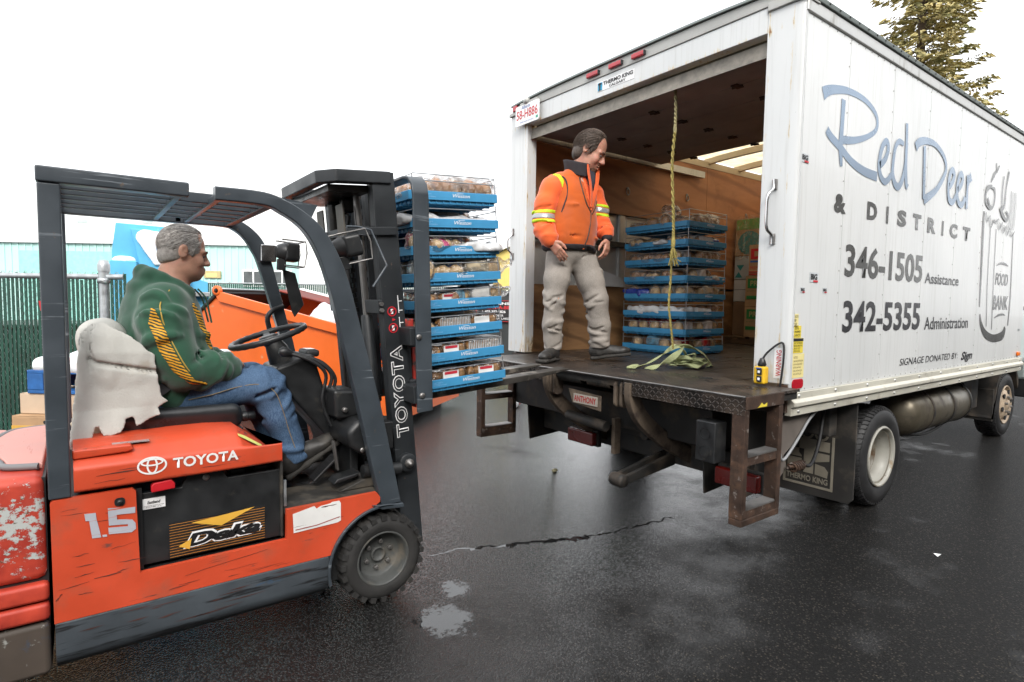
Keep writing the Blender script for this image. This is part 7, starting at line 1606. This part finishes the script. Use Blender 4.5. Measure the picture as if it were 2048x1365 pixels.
# ------------------------------------------------------------ bread trays
def make_tray(lx, ly, pitch, top=False):
    r = proto('bread_tray'); h = .046; t = .007
    w_ = MB(); ch_ = .03
    plan = [(ch_*.6, 0), (lx-ch_*.3, 0), (lx, ch_*.3), (lx, ly-ch_*.6), (lx-ch_*.6, ly), (ch_*.6, ly), (0, ly-ch_*.6), (0, ch_*.6)]
    inn = [(lx/2+(x-lx/2)*(1-2*t/lx), ly/2+(y-ly/2)*(1-2*t/ly)) for x, y in plan]
    n = len(plan); R1 = [(x, y, .0) for x, y in plan]; R2 = []
    # side walls dip in the middle on the short sides
    R2 = [(x, y, h) for x, y in plan]; R3 = [(x, y, h) for x, y in inn]; R4 = [(x, y, .008) for x, y in inn]
    body = MB().loft([R1, R2, R3, R4], cap=False, smooth=False); body.add(R4, [list(range(n))]); body.add(R1, [list(range(n))])
    b = body.build('tray_body', tray_m, r, .003, local=True)
    MB().box(.02, lx-.02, .012, ly-.012, -.02, -.0005).build('tray_skirt', tray_m, b, .002, local=True)
    q = MB(); k = .03
    while k < lx-.03: q.box(k, k+.004, .006, .0118, -.018, -.002); k += .042
    k = .03
    while k < ly-.03: q.box(.0145, .0198, k, k+.004, -.018, -.002); k += .05
    q.build('ribs', tray_m, b, local=True, kind='stuff')
    q = MB(); k = .06                                 # grid seen on the underside
    while k < ly: q.box(.022, lx-.022, k, k+.006, -.026, -.0202); k += .07
    q.build('under_ribs', tray_m, b, local=True, kind='stuff')
    lettering('Weston', (lx*.46, -.0015, .016), (1, 0, 0), (0, 0, 1), box=(.108, .019), m=print_white, parent=b, local=True, offset=.0, shear=.3)
    MB().add([(lx*.46+.024, -.0016, .0375), (lx*.46+.068, -.0016, .0385), (lx*.46+.066, -.0016, .0365), (lx*.46+.026, -.0016, .0355)], [(0, 1, 2, 3)]).build('print_swash', print_white, b, local=True)
    lettering('PROPERTY OF WESTON\nBAKERIES LIMITED\nUNAUTHORIZED USE PROHIBITED', (lx*.12, -.0015, .012), (1, 0, 0), (0, 0, 1), box=(.085, .02), m=mat('pale_blue_print', (.25, .5, .75), .5), parent=b, local=True)
    for x in (.02, lx-.02):
        for y in (.006, ly-.006): MB().tube([(x, y, .01), (x+.003, y, h+.02), (x, y, pitch-.03), (x, y, pitch-.018)], .0034, 6).build('wire_upright', wire_s, r, local=True)
    zt = [pitch*.68]+([pitch-.012] if top else [])
    for z in zt:
        for y in (.006, ly-.006): MB().tube([(.02, y, z), (lx-.02, y, z)], .0028, 6).build('wire_rail', wire_s, r, local=True)
        if z == zt[-1]: 
            for x in (.02, lx-.02): MB().tube([(x, .006, z-.004), (x, ly-.006, z-.004)], .0028, 6).build('wire_rail', wire_s, r, local=True)
    return r
ORD = ['topmost', 'second from the top', 'third from the top', 'fourth from the top', 'fifth from the top', 'sixth from the top', 'seventh from the top', 'lowest']
ORD2 = ['at the very top', 'second from top', 'third from top', 'fourth from top', 'fifth from top', 'sixth from top', 'seventh from top', 'at the very bottom']
LX, LY, PT = .553, .68, .1428
tp = make_tray(LX, LY, PT); tpt = make_tray(LX, LY, PT, True)
TO = Vector((1.446, 2.74, .906+.020)); tilt = R_(4.0); tu = Vector((math.cos(tilt), 0, math.sin(tilt))); tw = Vector((-math.sin(tilt), 0, math.cos(tilt)))
FILL = [  # per tray from the top: (kind, x, y, yaw, scale)
    [('browbuns', .09, .10, 8, .8), ('brown', .21, .10, -8, .85), ('brown', .42, .11, 6, .9), ('brown2', .33, .24, 30, .9), ('brown2', .08, .40, 80, 1.0)],
    [('grey', .13, .12, 5, .9), ('grey', .36, .14, -12, .85), ('paper', .45, .20, 10, .7), ('cream', .10, .40, 70, .8)],
    [('red', .09, .12, 60, .78), ('buns', .22, .09, 15, .85), ('pink', .25, .10, 20, .9), ('grey', .42, .10, -10, .85), ('white', .38, .26, 20, .85)],
    [('white', .09, .12, 75, .8), ('buns', .21, .10, -12, .9), ('blue', .31, .13, 10, .85), ('cream', .44, .10, -14, .88), ('white', .12, .38, 80, .9)],
    [('cakes', .09, .14, 85, .85), ('muffins', .22, .11, 4, .8), ('sky', .32, .12, 40, .62), ('white', .46, .10, -12, .78), ('grey', .30, .32, 0, .9)],
    [('buns', .09, .12, 70, .7), ('ribbed', .25, .11, 6, .85), ('cakes', .44, .11, -6, .85), ('grey', .20, .28, 20, .85)],
    [('ribbed', .10, .14, 88, .85), ('muffins', .21, .10, 0, .85), ('ribbed', .43, .11, 4, .95), ('white', .26, .26, 0, .8)],
    [('ribbed', .09, .14, 88, .85), ('muffins', .19, .10, 2, .9), ('muffins', .43, .10, -3, .9), ('muffins', .25, .24, 0, 1.0), ('cakes', .44, .26, 4, 1.0)]]
EXTRA = [[('grey', .30, .42, 30, .9), ('buns', .42, .30, 60, .9)], [('white', .42, .36, 10, .9), ('brown', .20, .50, 5, .9)], [('sky', .15, .42, 20, .9), ('browbuns', .40, .46, 0, .9)], [('cream', .40, .40, 15, .9), ('grey', .15, .50, 0, .9)]]
DESC = dict(brown=('clear bagged brown loaf', 'bread'), brown2=('short bagged brown loaf', 'bread'), white=('loaf in a white printed bag', 'bread'), cream=('loaf in a cream printed bag', 'bread'), red=('loaf in a red printed bag', 'bread'), sky=('loaf in a sky blue printed bag', 'bread'), buns=('clear bag of golden buns', 'buns'), browbuns=('clear bag of brown buns', 'buns'), blue=('crumpled dark blue bag', 'bag'), paper=('crumpled white paper bag', 'bag'), pink=('bright pink printed bag', 'bag'), grey=('flat silvery bread bag', 'bag'), ribbed=('ribbed clear container of pastries', 'container'), muffins=('clear muffin box with red label', 'container'), cakes=('clear cake box with white label', 'container'), empty=('puffed clear plastic bag', 'bag'))
for i in range(8):                 # i = 0 lowest
    src = tpt if i == 7 else tp; o = src if i in (0, 7) else copy_tree(src); k = 7-i
    p = TO+tw*PT*i+tu*((.006, .002, -.003, .0, .002, -.002, .001, 0)[i]); o.location = p; o.rotation_euler = (0, -tilt, 0)
    tag(o, 'blue bread tray, %s in the stack on the forklift' % ORD[k], 'tray', 'trays stacked on the forklift')
    for kind, x, y, yaw, sc_ in FILL[k]+EXTRA[k % 4]:
        sc_ *= 1.12
        q = p+tu*x+Vector((0, y, 0))+tw*.0095
        put(kind, q, (0, -tilt, R_(yaw)), (sc_, sc_, min(sc_*1.22, 1.2)), '%s in the forklift tray %s' % (DESC[kind][0], ORD2[k]), DESC[kind][1], '%s, %s forklift tray' % (DESC[kind][0], ORD[k]))
LX2, LY2, PT2 = .595, .74, .1585
tq_ = make_tray(LX2, LY2, PT2); tqt = make_tray(LX2, LY2, PT2, True); T2 = Vector((4.265, 3.20, ZB+.0285))
FILL2 = [[('brown', .14, .28, 4, .85), ('brown', .36, .10, 0, .95), ('empty', .09, .26, 0, 1.35), ('cakes', .09, .60, 90, .8), ('brown2', .13, .44, 10, .9), ('browbuns', .10, .12, 5, .8)],
         [('buns', .10, .60, 10, .85), ('buns', .11, .43, 80, .8), ('grey', .10, .30, 10, .7), ('ribbed', .10, .15, 90, .85), ('ribbed', .30, .09, 0, .85), ('blue', .48, .10, 0, .75)],
         [('browbuns', .09, .60, 0, .8), ('browbuns', .09, .45, 10, .85), ('browbuns', .09, .30, 0, .85), ('white', .15, .16, 2, .8), ('brown', .40, .10, 0, .9)],
         [('browbuns', .10, .58, 15, .9), ('buns', .11, .40, 0, .85), ('browbuns', .11, .22, 0, .9), ('white', .30, .09, 0, .75), ('grey', .46, .09, 5, .75)],
         [('white', .16, .65, 4, .85), ('buns', .12, .52, 88, .8), ('white', .16, .39, 2, .85), ('white', .16, .25, -2, .85), ('cream', .16, .12, 2, .8), ('cream', .40, .09, 0, .85), ('blue', .05, .64, 80, .8), ('blue', .05, .50, 100, .7)],
         [('paper', .09, .56, 80, .85), ('paper', .09, .36, 95, .95), ('paper', .10, .16, 85, .9), ('paper', .30, .09, 0, .8), ('brown', .46, .10, 0, .75)],
         [('red', .16, .64, 2, .85), ('red', .16, .51, -2, .85), ('red', .16, .38, 2, .85), ('red', .16, .25, 0, .85), ('white', .16, .12, 0, .8), ('white', .40, .085, 0, .85)],
         [('cream', .16, .62, 20, .85), ('sky', .12, .42, 85, .9), ('white', .16, .27, 5, .8), ('red', .14, .13, 10, .8), ('red', .40, .09, 0, .8)]]
for i in range(8):
    src = tqt if i == 7 else tq_; o = src if i in (0, 7) else copy_tree(src); k = 7-i
    p = T2+Vector(((0, .004, -.003, .002, 0, .003, -.002, 0)[i], (0, .003, .0, -.003, .004, 0, .002, 0)[i], PT2*i)); o.location = p
    tag(o, 'blue bread tray, %s in the stack inside the truck' % ORD[k], 'tray', 'trays stacked inside the truck')
    for kind, x, y, yaw, sc_ in FILL2[k]:
        sc_ *= 1.10
        put(kind, p+Vector((x, y, .0095)), (0, 0, R_(yaw)), (sc_, sc_, min(1.15, sc_*1.15)), '%s in the truck tray %s' % (DESC[kind][0], ORD2[k]), DESC[kind][1], '%s, %s truck tray' % (DESC[kind][0], ORD[k]))
for kk, r in PROTO.items():        # the prototypes themselves are not part of the picture
    for c in list(r.children):
        for g in list(c.children): bpy.data.objects.remove(g)
        bpy.data.objects.remove(c)
    bpy.data.objects.remove(r)

# ------------------------------------------------------------ cartons at the front of the cargo box
I = lambda p: Vector(p)
def ibox(name, x0, x1, y0, y1, z0, z1, m, label): return carton(name, lambda p: Vector(p), x0, x1, y0, y1, z0, z1, m, label)
ip = thing('pallet', (6.6, 3.6, ZB), 'plain wooden pallet under the cartons inside the truck', 'pallet'); wood = mat('pallet_wood', (.16, .10, .055), .8, var=.3)
for x in (6.22, 6.6, 7.0): MB().box(x, x+.1, 3.15, 4.12, ZB+.002, ZB+.07).build('runner', wood, ip, .003)
for k in range(6): MB().box(6.2, 7.15, 3.15+k*.165, 3.26+k*.165, ZB+.0705, ZB+.088).build('deck_board', wood, ip, .003)
zb = ZB+.09; UY = (0, -1, 0)
for z0, lab in ((zb, 'lower of two brown cartons with green bands inside the truck'), (zb+.352, 'upper of two brown cartons with green bands inside the truck')):
    r = ibox('carton', 6.2, 6.75, 3.35, 3.83, z0, z0+.345, card, lab)
    MB().box(6.196, 6.199, 3.36, 3.80, z0+.21, z0+.32).build('green_band', print_green, r); MB().box(6.196, 6.199, 3.36, 3.81, z0+.085, z0+.125).build('green_band', print_green, r)
    lettering('PREMIUM', (6.194, 3.765, z0+.235), UY, V, box=(.34, .06), m=MATS['tan_print'], parent=r, offset=.01)
    lettering('product of canada', (6.194, 3.80, z0+.17), UY, V, box=(.3, .015), m=print_green, parent=r)
r = ibox('carton', 6.2, 6.75, 3.33, 3.80, zb+.704, zb+1.05, card, 'brown fruit carton with a big red letter and blue stripe')
lettering('Dole', (6.196, 3.775, zb+.89), UY, V, box=(.42, .12), m=print_red, parent=r, offset=.05); MB().box(6.196, 6.199, 3.36, 3.78, zb+.855, zb+.875).build('blue_band', print_blue, r)
lettering('PREMIUM BANANAS', (6.196, 3.78, zb+.775), UY, V, box=(.40, .035), m=print_red, parent=r)
for q in (.715, .74): MB().box(6.196, 6.199, 3.34, 3.79, zb+q, zb+q+.012).build('red_band', print_red, r)
ibox('carton', 6.45, 7.1, 3.835, 4.14, zb, zb+.40, mat('shadow_brown_card', (.22, .13, .07), .8), 'dark brown carton at the bottom beside the green banded cartons')  # darker brown board than the other cartons
r = ibox('carton', 6.45, 7.1, 3.84, 4.14, zb+.41, zb+.67, mat('white_card', (.5, .5, .5), .7), 'plain white carton under the patterned blue carton')
MB().box(6.448, 6.4495, 3.85, 4.13, zb+.55, zb+.556).build('seam', print_black, r)
r = ibox('carton', 6.45, 7.1, 3.84, 4.14, zb+.68, zb+.95, mat('pale_grey_card', (.40, .42, .42), .7), 'pale carton with blue triangles inside the truck')
g = MB(); [g.add([(6.447, 4.13-a_, zb+b_) for a_, b_ in t_], [(0, 1, 2)]) for t_ in (((.02, .85), (.12, .85), (.07, .78)), ((.0, .70), (.10, .70), (.05, .77)), ((.14, .70), (.28, .70), (.28, .78)))]; g.build('triangle_print', print_teal, r)
r = ibox('carton', 6.45, 7.1, 3.78, 4.14, zb+.96, zb+1.40, card, 'carton with green top and big teal circle under stretch film')
MB().box(6.446, 6.449, 3.79, 4.13, zb+1.27, zb+1.39).build('green_band', mat('bright_green_print', (.10, .28, .05), .6), r)
MB().prism([(3.955+.15*math.cos(q*.2618), zb+1.11+.14*math.sin(q*.2618)) for q in range(24)], 'x', 6.446, 6.449).build('circle_print', print_teal, r)
lettering('Dempsters', (6.444, 4.00, zb+1.02), V, (0, 1, 0), box=(.2, .04), m=mat('pale_teal_print', (.3, .5, .45), .6), parent=r, offset=.01)
c = thing('stretch_film', (6.5, 3.8, zb+1.2), 'loose stretch film wrapped over the topmost cartons', 'film')
MB().add([(6.42, y, z) for y, z in ((4.15, zb+1.43), (3.9, zb+1.44), (3.6, zb+1.46), (3.3, zb+1.43))]+[(6.41, y, z) for y, z in ((4.15, zb+.9), (3.9, zb+.92), (3.6, zb+1.08), (3.3, zb+1.06))], [(0, 1, 5, 4), (1, 2, 6, 5), (2, 3, 7, 6)], True).build('film_sheet', clear_plastic('stretch_film', (.9, .92, .9), 14, .15, .06), c)
r = thing('card_sheet', (4.25, 4.13, 1.58), 'white cardboard sheet stuck behind the lower plywood', 'cardboard'); MB().prism([(4.0, 1.60), (4.0, 1.74), (4.2, 1.73), (4.47, 1.66), (4.49, 1.576), (4.0, 1.576)], 'y', 4.135, 4.15).build('sheet', mat('white_card_sheet', (.6, .6, .6), .7), r)
# red jug
jg = thing('red_jug', (4.75, 2.62, ZB), 'small red plastic jug on the truck floor by the right post', 'jug'); rdj = mat('red_plastic', (.42, .01, .02), .4)
MB().prism(rrect(4.66, 4.86, 2.50, 2.66, .03, 4), 'z', ZB+.001, ZB+.17).build('jug_body', rdj, jg, .012); MB().lathe([(.03, 0), (.03, .04), (.001, .042)], (4.72, 2.58, ZB+.17), 'z', 16).build('cap', f_black, jg); MB().tube(smooth_line([(4.77, 2.58, ZB+.165), (4.78, 2.58, ZB+.21), (4.84, 2.58, ZB+.21), (4.85, 2.58, ZB+.165)], 4), .011, 8).build('handle', rdj, jg)

# ------------------------------------------------------------ rope and strap
rp = thing('rope', (3.25, 2.55, 1.0), 'yellow knotted door rope hanging in the truck opening', 'rope'); rope_m = mat('yellow_rope', (.33, .27, .08), .8, var=.3, vscale=60, bump=.8, bscale=260); rope_g = mat('soiled_rope', (.32, .28, .14), .8, var=.3, vscale=60, bump=.8, bscale=260)
def twist(path, r0, off, tw_, m, name):
    P = smooth_line(path, 26); out = [[], []]
    for i, p in enumerate(P):
        a_ = i*tw_
        for k in (0, 1): out[k].append(p+Vector((math.cos(a_+k*math.pi), math.sin(a_+k*math.pi), 0))*off)
    for q in out: MB().tube(q, r0, 6).build(name, m, rp)
twist([(3.22, 2.56, 2.90), (3.235, 2.558, 2.70), (3.23, 2.555, 2.57)], .006, .0055, .7, rope_g, 'strand'); MB().tube([(3.231, 2.556, 2.60), (3.232, 2.556, 2.57), (3.233, 2.556, 2.545)], [.009, .013, .010], 8).build('knot', rope_g, rp)
twist([(3.23, 2.555, 2.55), (3.225, 2.565, 2.35), (3.24, 2.56, 2.10), (3.25, 2.557, 1.93), (3.25, 2.555, 1.85)], .0058, .006, .6, rope_m, 'strand')
MB().tube([(3.25, 2.555, 1.86), (3.25, 2.555, 1.83), (3.25, 2.555, 1.79)], [.011, .016, .011], 8).build('knot', rope_m, rp)
fr_ = MB(); rs = random.Random(3)
for k in range(16): fr_.tube([(3.25, 2.555, 1.80), (3.25+rs.uniform(-.02, .02), 2.555+rs.uniform(-.03, .015), 1.74), (3.25+rs.uniform(-.035, .035), 2.555+rs.uniform(-.05, .03), 1.67+rs.uniform(-.02, .03))], .0035, 4)
fr_.build('frayed_end', rope_m, rp)
twist([(3.252, 2.565, 1.82), (3.262, 2.575, 1.60), (3.255, 2.578, 1.40), (3.275, 2.565, 1.22), (3.285, 2.555, 1.10)], .0045, .0045, .65, rope_m, 'strand')
sr = thing('strap_pile', (3.4, 2.57, ZB), 'pale green webbing strap heaped on the tail lift', 'strap'); strap_m = mat('olive_webbing', (.30, .33, .17), .85, var=.25, vscale=14, bump=.3, bscale=160)
rs = random.Random(9)
def heap(c, rad, turns, hz, seed):
    r2 = random.Random(seed); pts = []
    for k in range(turns): a_ = k*2.2+r2.uniform(-.5, .5); q = rad*r2.uniform(.35, 1); pts.append((c[0]+1.5*q*math.cos(a_), c[1]+q*math.sin(a_), ZB+.012+hz*r2.uniform(.1, 1)*(1.1-q/rad*.7)))
    return pts
paths = [heap((3.46, 2.57), .12, 9, .13, 1), heap((3.42, 2.56), .11, 8, .15, 2), heap((3.52, 2.55), .11, 8, .10, 3), [(3.04, 2.70, ZB+.012), (3.14, 2.68, ZB+.03), (3.26, 2.62, ZB+.10), (3.36, 2.58, ZB+.16), (3.44, 2.56, ZB+.10)], [(3.10, 2.62, ZB+.012), (3.20, 2.60, ZB+.03), (3.30, 2.56, ZB+.09), (3.38, 2.55, ZB+.15)], [(3.36, 2.58, ZB+.165), (3.48, 2.57, ZB+.15), (3.62, 2.55, ZB+.10), (3.70, 2.54, ZB+.02), (3.62, 2.50, ZB+.012)]]
for L_ in paths:
    P = smooth_line(L_, 7); ph = rs.uniform(0, 3)
    MB().strip(P, lambda i: Vector((math.sin(ph+i*.16), math.cos(ph+i*.16), .55*math.sin(i*.37))), .046, lambda i: Vector((.5*math.cos(i*.3), .4*math.sin(i*.23), 1)), .006).build('webbing_loop', strap_m, sr, .002)
MB().tube([(3.02, 2.73, ZB+.012), (3.06, 2.72, ZB+.016), (3.10, 2.70, ZB+.025)], [.008, .018, .012], 7).build('strap_end', strap_m, sr)
# litter
l1 = thing('paper_scrap', (3.881, 1.14, 0), 'tiny pale plastic scrap lying on the open asphalt', 'litter'); MB().add([(3.86, 1.13, .003), (3.90, 1.125, .010), (3.905, 1.15, .004), (3.87, 1.155, .012)], [(0, 1, 2, 3)]).build('scrap', print_white, l1)
l2 = thing('drink_cup', (4.668, 6.184, 0), 'crushed red and white paper cup on the ground under the truck', 'litter'); MB().tube([(4.60, 6.12, .05), (4.70, 6.22, .06)], [.05, .065], 12).build('cup', print_white, l2); MB().tube([(4.66, 6.18, .057), (4.72, 6.24, .064)], [.061, .071], 12).build('red_band', print_red, l2)
l3 = thing('stone', (3.151, 3.608, 0), 'small pale stone on the wet asphalt near the tail lift', 'stone'); s = SDF((3.10, 3.56, -.01), (3.20, 3.66, .05), .006); s.ell((3.15, 3.61, .012), (.028, .02, .016)).rough(.005, 60, 3); s.build('stone_body', mat('pale_stone', (.35, .32, .2), .8), l3)
l4 = thing('paper_cup', (.05, 5.30, 1.3), 'small red cup stuck in the slatted fence', 'litter')
cx_ = at_depth(102*1.0, 0, 1); q = FA.lerp(FB, .845); MB().tube([(q.x-.02, q.y-.03, 1.285), (q.x-.02, q.y-.03, 1.36)], [.02, .03], 12).build('cup', print_red, l4)
